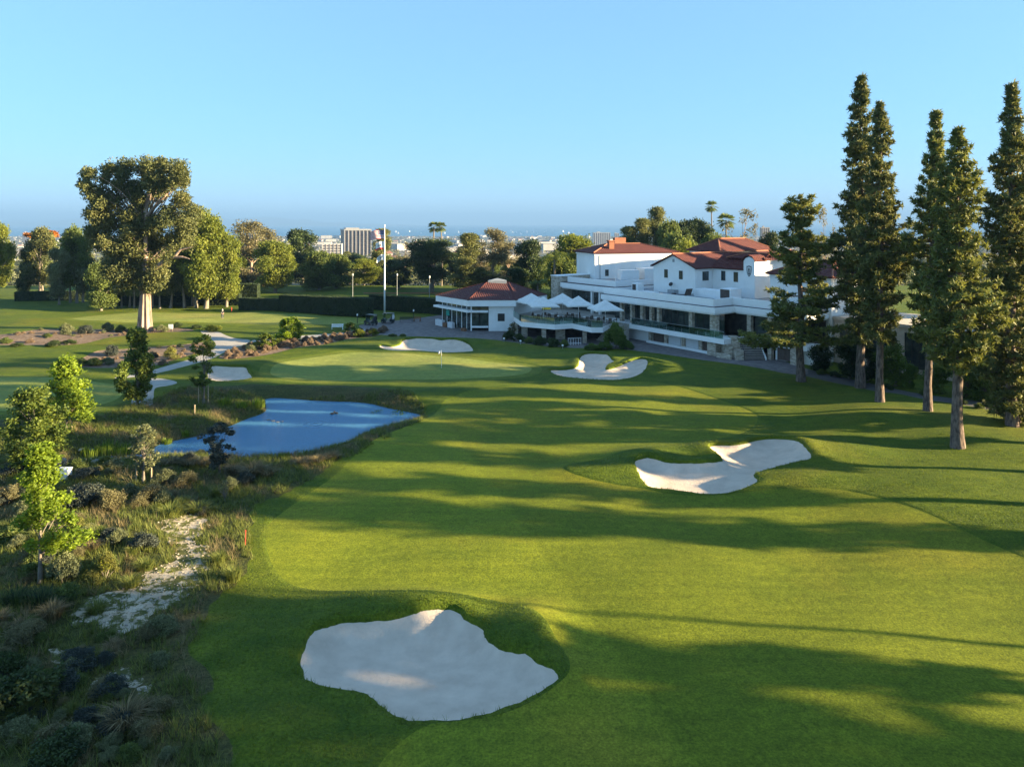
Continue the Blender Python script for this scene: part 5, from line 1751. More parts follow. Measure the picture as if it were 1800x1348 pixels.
# ---- terrace with umbrellas
TE = [P(902.5, 556, 2.7), P(915.8, 566, 2.7), P(974.8, 571, 2.7), P(1006, 569, 2.7), P(1040, 576, 2.7), P(1060, 576, 2.7)]
TE2 = [FM.w(-19.7, -0.57, 0)[:2], FM.w(-23.2, -0.5, 0)[:2], FM.w(-23.2, 4.3, 0)[:2], FM.w(-37, 4.3, 0)[:2], (1.0, 130.0)]
terr = empty('terrace', (8, 116, 0), 0, 'raised white-edged dining terrace with glass balustrade between pavilion and clubhouse', 'terrace')
mb = MB()
mb.prism(TE + TE2, 1.95, 2.69)
mb.build('deck', MATS['white_paint'], terr, terr.location)
mb = MB()
inn = [(x * 0.995 + 8 * 0.005, y + 0.35) for x, y in TE]
mb.prism(inn + [(x, y - 0.05) for x, y in TE2], 2.693, 2.70)
mb.build('paving', MATS['path_concrete'], terr, terr.location)
for i in range(len(TE) - 1):
    (x0, y0), (x1, y1) = TE[i], TE[i + 1]
    L_ = math.hypot(x1 - x0, y1 - y0)
    n = max(1, round(L_ / 1.6))
    dx, dy = (x1 - x0) / L_, (y1 - y0) / L_
    for k in range(n):
        a, b = L_ * k / n + 0.03, L_ * (k + 1) / n - 0.03
        mb = MB()
        mb.hexa([(x0 + dx * q + nx_ * 0.012 + 0.0, y0 + dy * q + ny_ * 0.012 + 0.15, z) for z in (2.72, 3.75) for q, nx_, ny_ in ((a, dy, -dx), (b, dy, -dx), (b, -dy, dx), (a, -dy, dx))])
        mb.build('balustrade_panel', MATS['clear_glass'], terr, terr.location)
for (px, py, w) in [(908, 590, 0.5), (922, 593, 1.0), (956, 600, 0.7), (985, 597, 1.5), (1028, 604, 0.6)]:
    d = CAMH * FPX / (py - HY) + 0.6
    x = PX(px, d)
    mb = MB()
    mb.box(x - w / 2, x + w / 2, d, d + 0.5, -0.2, 1.948)
    mb.build('pillar', MATS['stone_clad'], terr, terr.location)
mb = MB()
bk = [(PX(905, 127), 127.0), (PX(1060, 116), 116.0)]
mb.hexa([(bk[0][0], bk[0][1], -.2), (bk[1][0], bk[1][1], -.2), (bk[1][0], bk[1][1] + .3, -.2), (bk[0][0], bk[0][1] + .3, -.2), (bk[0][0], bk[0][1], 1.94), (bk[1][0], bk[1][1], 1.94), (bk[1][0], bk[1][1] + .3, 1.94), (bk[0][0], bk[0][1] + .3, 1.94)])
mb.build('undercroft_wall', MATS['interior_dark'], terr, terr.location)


def umbrella(loc, rz, label, w=3.3):
    e = empty('patio_umbrella', loc, rz, label, 'umbrella', 'white patio umbrellas on the terrace')
    mb = MB(); mb.tube([(0, 0, 0), (0, 0, 3.75)], [0.045, 0.045], 8); mb.build('pole', MATS['white_paint'], e)
    mb = MB(); mb.lathe([(0, 0), (0.42, 0), (0.40, 0.07), (0.09, 0.10), (0.06, 0.25)], sides=14); mb.build('base', MATS['grey_metal'], e)
    mb = MB()
    c = [(w, w), (0, w), (-w, w), (-w, 0), (-w, -w), (0, -w), (w, -w), (w, 0)]
    n = len(c)
    top = (0, 0, 3.85)
    ring_ = [(a, b, 2.42 + (0.06 if a == 0 or b == 0 else 0)) for a, b in c]
    mid = [(a * 0.5, b * 0.5, 3.02 + (0.03 if a == 0 or b == 0 else 0)) for a, b in c]
    val = [(a, b, z - 0.2) for a, b, z in ring_]
    vs = [top] + mid + ring_ + val
    fs = []
    for i in range(n):
        j = (i + 1) % n
        fs += [(0, 1 + i, 1 + j), (1 + i, 1 + n + i, 1 + n + j, 1 + j), (1 + n + i, 1 + 2 * n + i, 1 + 2 * n + j, 1 + n + j)]
    mb.add(vs, fs)
    mb.build('canopy', MATS['canvas'], e)
    for i in range(n):
        mb = MB(); mb.tube([(0, 0, 3.6), (c[i][0] * 0.98, c[i][1] * 0.98, 2.36)], [0.02, 0.015], 5); mb.build('rib', MATS['grey_metal'], e)
    return e


UMB = [(955, 526, 118.5, 0.15, 'umbrella nearest the terrace glass corner'), (934, 519, 124, 0.5, 'umbrella closest to the pavilion wall'), (989, 518, 124, 0.3, 'rear umbrella between two others deep on the terrace'), (1017, 522, 119.5, 0.1, 'umbrella in front of the tall left wing'), (1064, 527, 113.5, 0.2, 'umbrella standing next to the deck stairs')]
for (px, ty, d, rz, lab) in UMB:
    umbrella((PX(px, d), d, 2.7), rz, 'white square ' + lab, 2.25)

# tables and chairs under the umbrellas
def table_set(x, y, z, i):
    e = empty('round_table', (x, y, z), 0, 'small round dining table on the terrace', 'table', 'terrace tables')
    mb = MB(); mb.lathe([(0, .70), (.55, .70), (.55, .74), (0, .74)], sides=14); mb.build('tabletop', MATS['white_paint'], e)
    mb = MB(); mb.tube([(0, 0, 0), (0, 0, .7)], [.05, .05], 6); mb.lathe([(0, 0), (.3, 0), (.3, .03), (0, .05)], sides=10); mb.build('pedestal', MATS['black_plastic'], e)


def chair(x, y, z, rz):
    e = empty('terrace_chair', (x, y, z), rz, 'dark woven chair at a terrace table', 'chair', 'terrace chairs')
    mb = MB(); mb.box(-.25, .25, -.25, .25, .42, .48); mb.build('seat', MATS['brown_louver'], e)
    mb = MB(); mb.box(-.25, .25, .22, .27, .48, .9); mb.build('backrest', MATS['brown_louver'], e)
    for a in (-.21, .21):
        for b in (-.21, .21):
            mb = MB(); mb.tube([(a, b, 0), (a, b, .42)], [.02, .02], 5); mb.build('leg', MATS['black_plastic'], e)
    return e


rng = np.random.default_rng(4)
ch0 = None
for i, (px, d) in enumerate([(945, 120), (968, 121), (985, 118), (1008, 121), (1030, 117), (1050, 116), (1072, 115)]):
    x = PX(px, d)
    table_set(x, d, 2.7, i)
    for k in range(3):
        a = rng.random() * 0.6 + k * 2.1
        loc, rz = (x + math.cos(a) * .85, d + math.sin(a) * .85, 2.7), a - math.pi / 2
        if ch0 is None: ch0 = chair(*loc, rz)
        else:
            c = copy_tree(ch0); c.location = loc; c.rotation_euler = (0, 0, rz)

# ---- pavilion
pav = empty('pavilion', (-4, 130, 0), 0, 'low white pavilion with dark red hipped roof and glazed corner by the plaza', 'building')
Lp, Cp, Rp, Rb, Bb, Lb = P(775, 571), P(827, 582), P(903, 582), (5.5, 133.0), (-2.0, 142.0), (-10.5, 141.0)
foot = [Lp, Cp, Rp, Rb, Bb, Lb]


def seg_box(mb, a, b, t0, t1, off0, off1, z0, z1):
    """box along the wall line a-b from t0 to t1 (fractions); offsets outwards"""
    dx, dy = b[0] - a[0], b[1] - a[1]
    L_ = math.hypot(dx, dy)
    nx_, ny_ = dy / L_, -dx / L_
    p = lambda t, o: (a[0] + dx * t + nx_ * o, a[1] + dy * t + ny_ * o)
    q = [p(t0, off1), p(t1, off1), p(t1, off0), p(t0, off0)]
    mb.hexa([(x, y, z0) for x, y in q] + [(x, y, z1) for x, y in q])


def pav_part(name, m, *segs):
    mb = MB()
    for s in segs: seg_box(mb, *s)
    return mb.build(name, MATS[m], pav, pav.location)


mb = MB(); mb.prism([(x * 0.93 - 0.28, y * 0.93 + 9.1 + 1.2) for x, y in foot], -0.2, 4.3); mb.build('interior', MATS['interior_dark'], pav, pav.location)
pav_part('wall', 'white_plaster', (Cp, Rp, 0.42, 1.0, -0.4, 0.0, -0.2, 4.3), (Rp, Rb, 0, 1, -0.4, 0, -0.2, 4.29))
pav_part('window', 'bronze_frame', (Cp, Rp, 0.63, 0.79, 0.0, 0.05, 1.7, 3.0))
for k in range(6):
    pav_part('window_panel', 'window_glass', (Lp, Cp, k / 6 + .012, (k + 1) / 6 - .012, -0.35, -0.32, 0.05, 4.25))
    pav_part('mullion', 'white_paint', (Lp, Cp, k / 6 - .006, k / 6 + .006, -0.4, -0.28, 0, 4.3))
for k in range(2):
    pav_part('window_panel', 'window_glass', (Cp, Rp, 0.02 + k * .2, 0.2 + k * .2, -0.35, -0.32, 0.9, 4.25))
pav_part('mullion', 'white_paint', (Cp, Rp, 0.0, 0.03, -0.4, -0.2, 0, 4.3))
pav_part('low_wall', 'white_paint', (Cp, Rp, 0.03, 0.41, -0.3, -0.05, 0.55, 0.85))
pav_part('canopy', 'white_paint', (Lp, Cp, -0.12, 1.05, -0.3, 0.9, 3.25, 3.6), (Cp, Rp, -0.05, 0.41, -0.3, 0.35, 3.2, 3.55))
pav_part('counter', 'garage_white', (Lp, Cp, -0.05, 0.2, 0.3, 0.9, -0.1, 1.05))
pav_part('counter', 'garage_white', (Lp, Cp, 0.36, 0.52, 0.2, 0.8, -0.1, 1.0))
pav_part('cabinet', 'wood_brown', (Lp, Cp, 0.22, 0.34, 0.5, 1.0, -0.1, 0.75))
pav_part('serving_screen', 'teal_glass', (Lp, Cp, 0.16, 0.27, -0.2, -0.16, 1.9, 2.9))
pav_part('bench', 'wood_brown', (Lp, Cp, 0.86, 0.98, 0.6, 1.1, -0.1, 0.5))
big = [(x + (x + 3.5) * 0.10, y + (y - 131) * 0.10 - 0.1) for x, y in foot]
mb = MB(); mb.prism(big, 4.3, 5.35); mb.build('fascia', MATS['white_paint'], pav, pav.location)
mb = MB()
n = len(big)
bigr = [(x + (x + 3.5) * 0.01, y + (y - 131) * 0.01) for x, y in big]
apex = [(-4.6, 133.5, 7.6), (-0.6, 134.5, 7.6)]
vs = [(x, y, 5.355) for x, y in bigr] + apex
mb.add(vs, [(0, 1, 6), (1, 2, 7, 6), (2, 3, 7), (3, 4, 7), (4, 5, 6, 7), (5, 0, 6), (5, 4, 3, 2, 1, 0)])
rf = mb.build('roof', MATS['roof_tile_dark'], pav, pav.location)
mb = MB()
for a, b in [(0, 6), (1, 6), (2, 7), (3, 7), (6, 7)]: mb.tube([vs[a], vs[b]], [.1, .1], 6)
mb.build('ridge_tiles', MATS['roof_tile'], rf).location = (4, -130, 0)
mb = MB(); mb.box(-4.4, -1.0, 133.4, 134.6, 7.3, 7.9); mb.add([(-4.4, 133.4, 7.9), (-1.0, 133.4, 7.9), (-1.0, 134.6, 7.9), (-4.4, 134.6, 7.9), (-2.7, 134, 8.35)], [(0, 1, 4), (1, 2, 4), (2, 3, 4), (3, 0, 4)])
mb.build('roof_lantern', MATS['teal_glass'] if False else MATS['grey_metal'], pav, pav.location)

# ---- things standing on the flat roofs
def rooftop(name, label, fr, boxes, m, louv=None, cat='machine'):
    c = fr.w((boxes[0][0] + boxes[0][1]) / 2, (boxes[0][2] + boxes[0][3]) / 2, boxes[0][4])
    e = empty(name, c, 0, label, cat)
    mb = MB()
    for b in boxes: ob(mb, fr, *b)
    mb.build('casing', MATS[m], e, c)
    if louv:
        mb = MB(); ob(mb, fr, *louv); mb.build('louver', MATS['brown_louver'], e, c)
        n = 8
        for k in range(n):
            z = louv[4] + (louv[5] - louv[4]) * (k + .5) / n
            mb = MB(); ob(mb, fr, louv[0] - 0.03, louv[0] - 0.003, louv[2] + .05, louv[3] - .05, z - .03, z + .03) if abs(louv[1] - louv[0]) < 0.2 else ob(mb, fr, louv[0] + .05, louv[1] - .05, louv[2] - .03, louv[2] - .003, z - .03, z + .03)
            mb.build('slat', MATS['dark_trim'], e, c)
    return e


rooftop('air_handler', 'long white rooftop air handler with a brown louvred panel', FM, [(-8.0, -3.0, 5.2, 7.2, 7.3, 8.5), (-3.0, -1.0, 5.0, 7.4, 7.3, 8.9)], 'white_paint', (-2.85, -1.2, 4.95, 4.998, 7.5, 8.8))
rooftop('condenser_unit', 'white condenser box standing behind the tall tier parapet', FM, [(-21.0, -19.4, 4.5, 5.7, 7.2, 8.5)], 'white_paint', (-20.8, -20.0, 4.45, 4.498, 7.35, 8.3))
rooftop('condenser_unit', 'small grey condenser near the gable wall', FM, [(-13.0, -11.6, 4.6, 5.6, 7.2, 8.0)], 'grey_metal')
rooftop('roof_curb', 'low white roof curb on the front wing roof', FM, [(-17.5, -14.8, 3.0, 4.5, 7.2, 7.5)], 'white_plaster', cat='roof curb')
rooftop('duct_box', 'white duct box against the rear block wall', FA, [(3.5, 7.0, -4.2, -2.4, 7.0, 9.9)], 'white_plaster', cat='duct')
e = empty('antenna_mast', FM.w(-25.5, 5.0, 8.1), 0, 'thin white antenna mast on the tall tier roof', 'antenna')
mb = MB(); mb.tube([(0, 0, 0), (0, 0, 3.2)], [.05, .035], 6); mb.build('mast', MATS['white_paint'], e)
for k in range(2):
    mb = MB(); mb.tube([(0.3 + k * .25, .2, 0), (0.05, 0.02, 1.6)], [.03, .03], 5); mb.build('brace', MATS['white_paint'], e)
e = empty('satellite_dish', FM.w(-13.9, 6.4, 7.2), 0, 'small dark satellite dish below the gable', 'dish')
mb = MB(); mb.tube([(0, 0, 0), (0, 0, 1.4)], [.03, .03], 6); mb.build('post', MATS['grey_metal'], e)
mb = MB(); mb.lathe([(0, .12), (.2, .09), (.36, 0)], sides=14)
o = mb.build('reflector', MATS['bronze_frame'], e); o.location = (-.1, -.1, 1.5); o.rotation_euler = (R(60), 0, R(-40))
rng = np.random.default_rng(9)
for i, (u, v, s) in enumerate([(-10.8, 3.2, .5), (-10.0, 2.6, .35), (-7.5, 3.0, .4)]):
    rooftop('roof_vent', ['short dark vent stub by the roof pipe', 'smaller dark vent stub beside the first one', 'grey vent stub near the air handler'][i], FM, [(u, u + s, v, v + s, 7.2, 7.2 + s)], 'dark_trim' if i < 2 else 'grey_metal', cat='vent')
e = empty('roof_pipe', FM.w(-11, 4.2, 7.2), 0, 'black pipe lying across the front wing roof', 'pipe')
mb = MB(); mb.tube([(0, 0, .15), (1.6, -.2, .2), (3.0, .6, .15)], [.07, .07, .07], 6); mb.build('pipe', MATS['bronze_frame'], e)
e = empty('leaning_panels', FM.w(-8.7, 3.6, 7.2), R(-55), 'brown panels leaning against the rooftop air handler', 'panel')
for k in range(2):
    mb = MB(); mb.hexa([(k * .25, 0, 0), (k * .25 + .06, 0, 0), (k * .25 + .06, 1.1, 0), (k * .25, 1.1, 0), (k * .25 + .55, 0, 1.3), (k * .25 + .61, 0, 1.3), (k * .25 + .61, 1.1, 1.3), (k * .25 + .55, 1.1, 1.3)]); mb.build('board', MATS['brown_louver'], e)

# ------------------------------------------------------------------ shrubs, grasses, reeds
def shrub_mesh(seed, leafm, lsize=0.1, dens=40, ncl=24, flat=0.8, tipc=False):
    """dome of leaf clumps, radius 1 and height about 1"""
    rng = np.random.default_rng(seed)
    cl = []
    for i in range(ncl):
        a, el = rng.random() * 6.283, rng.random() ** 0.7 * 1.5
        k = 0.66 * (0.75 + 0.3 * rng.random())
        cl.append((k * math.cos(a) * math.cos(el), k * math.sin(a) * math.cos(el), 0.16 + 0.66 * math.sin(el) * (0.6 + 0.6 * rng.random()), 0.16 + 0.22 * rng.random()))
    V, F, rn = clump_leaves(cl, dens, lsize, 0.55, rng, -0.3, flat, 0.45)
    V[:, 2] = np.maximum(V[:, 2], 0.0)
    cr = np_mesh('foliage', V, F, MATS[leafm], rn)
    st = limbs_mesh('stem', [(curve((0, 0, -0.15), c[:3], 0.05, rng, 4), [0.03, 0.025, 0.018, 0.008]) for c in cl[:8]], MATS['grey_bark'], 4)
    return st, cr


def blades_mesh(seed, leafm, n=260, spread=0.35, h=1.0, arch=0.5, w=0.016, name='blades'):
    """fountain of grass blades, radius about 1, height about 1"""
    rng = np.random.default_rng(seed)
    V, T, rn = [], [], []
    for i in range(n):
        a = rng.random() * 6.283
        r0 = rng.random() ** 0.5 * spread
        d = np.array((math.cos(a + rng.normal() * .5), math.sin(a + rng.normal() * .5), 0))
        p0 = np.array((math.cos(a) * r0, math.sin(a) * r0, -0.03))
        L_ = h * (0.6 + 0.5 * rng.random())
        lean = arch * (0.35 + 0.9 * rng.random())
        p1 = p0 + d * lean * 0.35 * L_ + np.array((0, 0, 0.65 * L_))
        p2 = p0 + d * lean * L_ + np.array((0, 0, L_ * (1.0 - 0.35 * lean)))
        s = np.array((-d[1], d[0], 0)) * w
        b = len(V)
        V += [p0 - s, p0 + s, p1 + s * .8, p1 - s * .8, p2]
        T += [(b, b + 1, b + 2), (b, b + 2, b + 3), (b + 3, b + 2, b + 4)]
        rn += [rng.random()] * 5
    return np_mesh(name, V, T, MATS[leafm], rn)


def shrub(name, ms, px, py, hw, hh, label, cat='shrub', group=None, z=None, rz=None, xyz=None):
    x, y, zz = gp(px, py) if xyz is None else xyz
    if isinstance(ms, tuple):
        e = empty(name, (x, y, zz - 0.02), px * 0.61 % 6.28 if rz is None else rz, label, cat, group)
        link_mesh('stem', ms[0], e); link_mesh('foliage', ms[1], e)
    else:
        e = link_mesh(name, ms, None, (x, y, zz - 0.02))
        e.rotation_euler = (0, 0, px * 0.61 % 6.28)
        tag(e, label, cat, group)
    s = hw * y / FPX
    e.scale = (s, s, hh * y / FPX)
    return e


SH = {
    'dark': shrub_mesh(1, 'dark_leaves', 0.11), 'green': shrub_mesh(2, 'mid_leaves', 0.11), 'olive': shrub_mesh(3, 'olive_leaves', 0.09), 'slate': shrub_mesh(4, 'slate_leaves', 0.10),
    'brown': shrub_mesh(5, 'brown_leaves', 0.075, 22), 'lav': shrub_mesh(6, 'lavender_leaves', 0.09, 44), 'yflow': shrub_mesh(7, 'yellow_flower_leaves', 0.07, 26), 'lime': shrub_mesh(8, 'young_leaves', 0.11), 'ygreen': shrub_mesh(9, 'yellow_leaves', 0.12), 'clip': shrub_mesh(10, 'hedge_leaves_b', 0.085, 60, 30)}
GR = {'tan': blades_mesh(1, 'tan_grass', 420, 0.35, 1.0, 0.8), 'green': blades_mesh(2, 'green_tuft', 320, 0.4, 1.0, 0.6), 'reed': blades_mesh(3, 'reed_leaves', 150, 0.75, 1.0, 0.25, 0.035), 'spiky': blades_mesh(4, 'dark_leaves', 300, 0.7, 1.0, 0.4, 0.022)}

for (k, px, py, hw, hh, lab) in [
    ('olive', 117, 588, 17, 17, 'grey-green rounded shrub in the bed by the great eucalyptus'), ('slate', 150, 587, 16, 15, 'blue-grey shrub next to the grey-green rounded one'), ('olive', 190, 582, 13, 14, 'olive shrub left of the great trunk'), ('green', 212, 583, 11, 11, 'green shrub touching the great trunk'),
    ('green', 83, 592, 10, 6, 'low green cushion on the upper mulch bed'), ('dark', 94, 609, 16, 10, 'dark green spreading shrub at the bed edge'), ('dark', 122, 605, 13, 8, 'dark shrub beside the spreading one at the bed edge'), ('lav', 53, 602, 10, 6, 'brown cushion shrub in the upper bed'), ('green', 10, 603, 14, 9, 'green shrub at the open end of the upper bed'), ('dark', 30, 609, 13, 6, 'flat dark shrub on the bed margin'),
    ('olive', 284, 583, 14, 11, 'olive shrub right of the great trunk'), ('dark', 312, 576, 10, 9, 'dark ball shrub near the white sign'), ('ygreen', 374, 582, 20, 10, 'pale yellow-green shrub above the path junction'), ('dark', 345, 577, 12, 6, 'low dark shrub between sign and path junction'),
    ('green', 140, 642, 18, 11, 'low green shrub opening the lower mulch bed'), ('green', 165, 642, 18, 12, 'low green shrub in the middle of the lower bed'), ('olive', 190, 640, 14, 11, 'olive low shrub by the dark young tree'), ('slate', 197, 624, 15, 17, 'dark spiky shrub on the lower bed'), ('yflow', 300, 631, 18, 19, 'tan and yellow bush beside the path'), ('lav', 287, 641, 11, 8, 'brown mound on the lower bed tip'), ('lav', 318, 628, 10, 8, 'brown mound behind the tan bush'), ('slate', 268, 632, 12, 14, 'blue-grey shrub behind the dark young tree'), ('lav', 362, 614, 11, 10, 'brown mound inside the path curve'), ('lav', 345, 622, 10, 8, 'second brown mound inside the path curve'),
    ('ygreen', 632, 592, 14, 12, 'yellow flowering mound at the plaza end of the lavender'), ('ygreen', 656, 590, 12, 11, 'pale yellow flowering mound on the plaza corner'), ('green', 690, 591, 10, 4, 'low green cushion at the plaza edge'), ('green', 708, 591, 8, 4, 'second low cushion at the plaza edge'), ('ygreen', 455, 612, 18, 10, 'yellow-green mound at the head of the lavender bed'), ('ygreen', 495, 604, 14, 9, 'yellow-green mound under the round sunlit bush'), ('olive', 440, 618, 14, 10, 'olive mound at the path side of the lavender bed'),
    ('slate', 150, 886, 42, 34, 'large dark grey-brown shrub behind the lime young tree'), ('brown', 190, 893, 36, 31, 'twiggy brown shrub next to the large dark shrub'), ('brown', 268, 880, 38, 28, 'wide twiggy brown shrub above the sandy wash'), ('olive', 290, 846, 28, 19, 'olive shrub right of the narrow staked tree'), ('brown', 330, 850, 30, 20, 'brown shrub between the sapling and olive shrub'), ('olive', 402, 862, 20, 21, 'pale olive shrub near the bare earth patch'), ('slate', 432, 848, 19, 18, 'grey shrub beside the tan grass by the pond'), ('olive', 200, 822, 22, 14, 'olive shrub beside the stream rocks'), ('slate', 30, 830, 34, 20, 'dark shrub under the wide young tree'), ('brown', 20, 880, 30, 26, 'brown shrub at the meadow edge behind the lime tree'), ('slate', 150, 838, 26, 16, 'dark shrub behind the white box'),
    ('yflow', 137, 938, 24, 26, 'yellow-green flowering shrub behind the bright yellow one'), ('yflow', 184, 1018, 32, 42, 'bright yellow flowering shrub beside the sandy wash'), ('olive', 112, 1022, 38, 44, 'grey-olive shrub at the foot of the lime young tree'), ('slate', 252, 962, 30, 24, 'dark low shrub at the top of the wash'), ('olive', 205, 955, 24, 22, 'olive shrub between yellow and dark shrubs'), ('brown', 60, 985, 30, 30, 'brown twiggy shrub behind the lime stem'), ('brown', 50, 1128, 50, 34, 'wide brown shrub below the fountain grass'), ('dark', 40, 1250, 78, 66, 'very dark broad shrub in deep shade'), ('slate', 150, 1275, 28, 32, 'grey shrub beside the deep-shade shrub'), ('dark', 8, 1190, 40, 40, 'dark shrub behind the deep-shade shrub'), ('dark', 105, 1335, 60, 40, 'dark shrub filling the near corner'), ('brown', 178, 1218, 36, 24, 'brown shrub over the lower sand patch'), ('green', 20, 950, 30, 24, 'green shrub left of the lime tree')]:
    shrub('garden_shrub', SH[k], px, py, hw, hh, lab)
for (k, px, py, hw, hh, lab) in [
    ('tan', 92, 1088, 34, 34, 'pale fountain grass clump beside the dark rosemary row'), ('tan', 220, 1280, 50, 50, 'large drooping fountain grass near the lower sand patch'), ('tan', 444, 836, 36, 26, 'broad tan grass clump at the pond edge'), ('tan', 410, 832, 24, 20, 'tan grass clump left of the broad one'), ('tan', 470, 838, 22, 18, 'tan grass clump right of the broad one'), ('tan', 334, 818, 26, 16, 'tan grass on the pond bank beside the dark tree'), ('tan', 300, 816, 24, 15, 'tan grass on the pond bank near the stream'), ('tan', 362, 818, 22, 15, 'tan grass under the dark young tree'), ('tan', 560, 812, 22, 14, 'tan grass on the near pond bank'), ('tan', 585, 805, 20, 13, 'tan grass where the near bank bends'), ('tan', 530, 815, 18, 12, 'tan grass on the damp bank'),
    ('reed', 190, 800, 24, 22, 'bright green reeds above the stream'), ('reed', 215, 796, 20, 22, 'tallest bright green reeds above the stream'), ('reed', 160, 800, 22, 18, 'green reeds nearest the leafy young tree'), ('reed', 395, 712, 15, 14, 'green reeds by the staked tree'), ('reed', 452, 716, 18, 18, 'green reeds at the pond tip'), ('reed', 425, 714, 14, 12, 'green reeds between the two pond clumps'), ('reed', 294, 762, 11, 13, 'pale reeds on the inner pond bank'), ('reed', 326, 752, 9, 12, 'slim reeds on the inner pond bank'), ('reed', 662, 712, 14, 12, 'dark reeds standing in the far pond edge'), ('reed', 700, 722, 16, 7, 'low bright reeds at the pond corner'), ('reed', 300, 810, 12, 9, 'small reeds on the near stream mouth'), ('reed', 500, 802, 14, 6, 'low reeds along the near waterline'),
    ('green', 410, 1020, 26, 30, 'tall green grass tuft at the fairway side of the wash'), ('green', 385, 990, 22, 24, 'green grass tuft above the wash bend'), ('green', 300, 905, 34, 22, 'soft grass drift above the wash'), ('green', 350, 900, 34, 20, 'second soft grass drift above the wash'), ('green', 255, 1000, 30, 22, 'sunlit grass drift beside the yellow shrub'), ('green', 230, 1030, 30, 20, 'sunlit grass drift lower beside the yellow shrub'), ('green', 170, 1075, 30, 22, 'green grass at the wash mouth'),
    ('spiky', 30, 1060, 34, 24, 'dark rosemary ending the row away from the wash'), ('spiky', 70, 1062, 34, 26, 'dark rosemary in the middle of the row under the lime tree'), ('spiky', 110, 1066, 30, 24, 'dark rosemary at the row end toward the wash')]:
    shrub('grass_clump' if k in ('tan', 'green') else ('reed_clump' if k == 'reed' else 'rosemary'), GR[k], px, py, hw, hh, lab, cat='grass' if k in ('tan', 'green') else ('reeds' if k == 'reed' else 'shrub'))

# more low planting between the named shrubs of the meadow
rng = np.random.default_rng(44)
MSL = {'brown': 'low twiggy brown shrub in the meadow planting', 'slate': 'low dark grey shrub in the meadow planting', 'olive': 'low olive shrub in the meadow planting', 'green': 'low green shrub in the meadow planting', 'tan': 'tan grass clump in the meadow planting', 'tuft': 'green grass clump in the meadow planting'}
n = 0
while n < 150:
    px, py = 440 * rng.random() - 15, 770 + 580 * rng.random() ** 1.1
    x, y, z = gp(px, py)
    v = grid_lookup(x, y, GA0)[0]
    if v[KEYS.index('meadow')] > -0.5 or v[KEYS.index('wash')] < 0.3 or v[KEYS.index('water')] < 0.8: continue
    if v[KEYS.index('meadow')] > -1.6 and rng.random() < 0.6: continue
    n += 1
    k = ('brown', 'slate', 'olive', 'green', 'tan', 'tuft')[rng.choice(6, p=[.14, .12, .24, .20, .14, .16])]
    s = 0.35 + 0.55 * rng.random()
    if k in ('tan', 'tuft'): shrub('grass_clump', GR['tan' if k == 'tan' else 'green'], px, py, s * FPX / y, s * .9 * FPX / y, MSL[k], 'grass', 'meadow planting, ' + k, xyz=(x, y, z))
    else: shrub('meadow_shrub', SH[k], px, py, s * FPX / y, s * .8 * FPX / y, MSL[k], 'shrub', 'meadow planting, ' + k, xyz=(x, y, z))

# lavender mounds in the long bed
rng = np.random.default_rng(31)
pb = REG['bed2']
pts = []
lo, hi = pb.min(0), pb.max(0)
while len(pts) < 78:
    x, y = lo + (hi - lo) * rng.random(2)
    if sdf(pb, np.array([x]), np.array([y]))[0] < -0.35 and all((x - a) ** 2 + (y - b) ** 2 > 0.9 for a, b in pts): pts.append((x, y))
    elif rng.random() < 0.0005: break
for (x, y) in pts:
    s = 0.55 + 0.35 * rng.random()
    e = shrub('lavender_mound', SH['lav'], 0, 0, s * FPX / y, s * 0.85 * FPX / y, 'rounded brown lavender mound in the bed along the green', 'shrub', 'lavender mounds', xyz=(x, y, gz(x, y)), rz=rng.random() * 6)
for i in (0, 1):
    pb = REG['bed%d' % i]
    lo, hi = pb.min(0), pb.max(0)
    n = 0
    while n < 26:
        x, y = lo + (hi - lo) * rng.random(2)
        if x < -95 or sdf(pb, np.array([x]), np.array([y]))[0] > -0.3: 
            continue
        n += 1
        s = 0.35 + 0.3 * rng.random()
        shrub('cushion_shrub', SH['lav' if rng.random() < .6 else 'olive'], 0, 0, s * FPX / y, s * 0.7 * FPX / y, 'small cushion shrub on the mulch near the great eucalyptus' if i == 0 else 'small cushion shrub on the mulch below the great eucalyptus', 'shrub', 'cushion shrubs of bed %d' % (i + 1), xyz=(x, y, gz(x, y)), rz=rng.random() * 6)
# planting in front of the terrace
for (k, px, py, hw, hh, lab) in [('clip', 1081, 613, 24, 40, 'big rounded dark bush in front of the deck stairs'), ('clip', 1062, 615, 18, 12, 'low clipped shrub left of the big rounded bush'), ('clip', 1040, 615, 16, 10, 'low clipped shrub ending the terrace planting'), ('clip', 1102, 614, 14, 14, 'low clipped shrub right of the big rounded bush'), ('dark', 895, 598, 14, 16, 'dark shrub below the pavilion corner'), ('dark', 912, 600, 14, 13, 'dark shrub under the terrace end'), ('green', 930, 603, 12, 10, 'green shrub under the terrace edge'), ('dark', 950, 606, 15, 14, 'dark shrub before the terrace pillar'), ('dark', 972, 609, 15, 14, 'dark shrub under the middle of the terrace'), ('green', 992, 610, 12, 12, 'green shrub beside the small railing')]:
    shrub('terrace_shrub', SH[k], px, py, hw, hh, lab)
for i, (px, py) in enumerate([(1444, 660), (1468, 664), (1515, 676), (1560, 686), (1625, 697), (1690, 712), (1722, 720)]):
    shrub('road_shrub', SH['dark' if i % 2 else 'green'], px, py - 2, 12, 9, ['low green shrub at the first cypress', 'low dark shrub between first and second cypress', 'low green shrub between pines and road', 'low dark shrub at the sunlit cypress', 'low green shrub at the beige wall', 'low dark shrub at the broad bright cypress', 'low green shrub ending the road planting'][i])


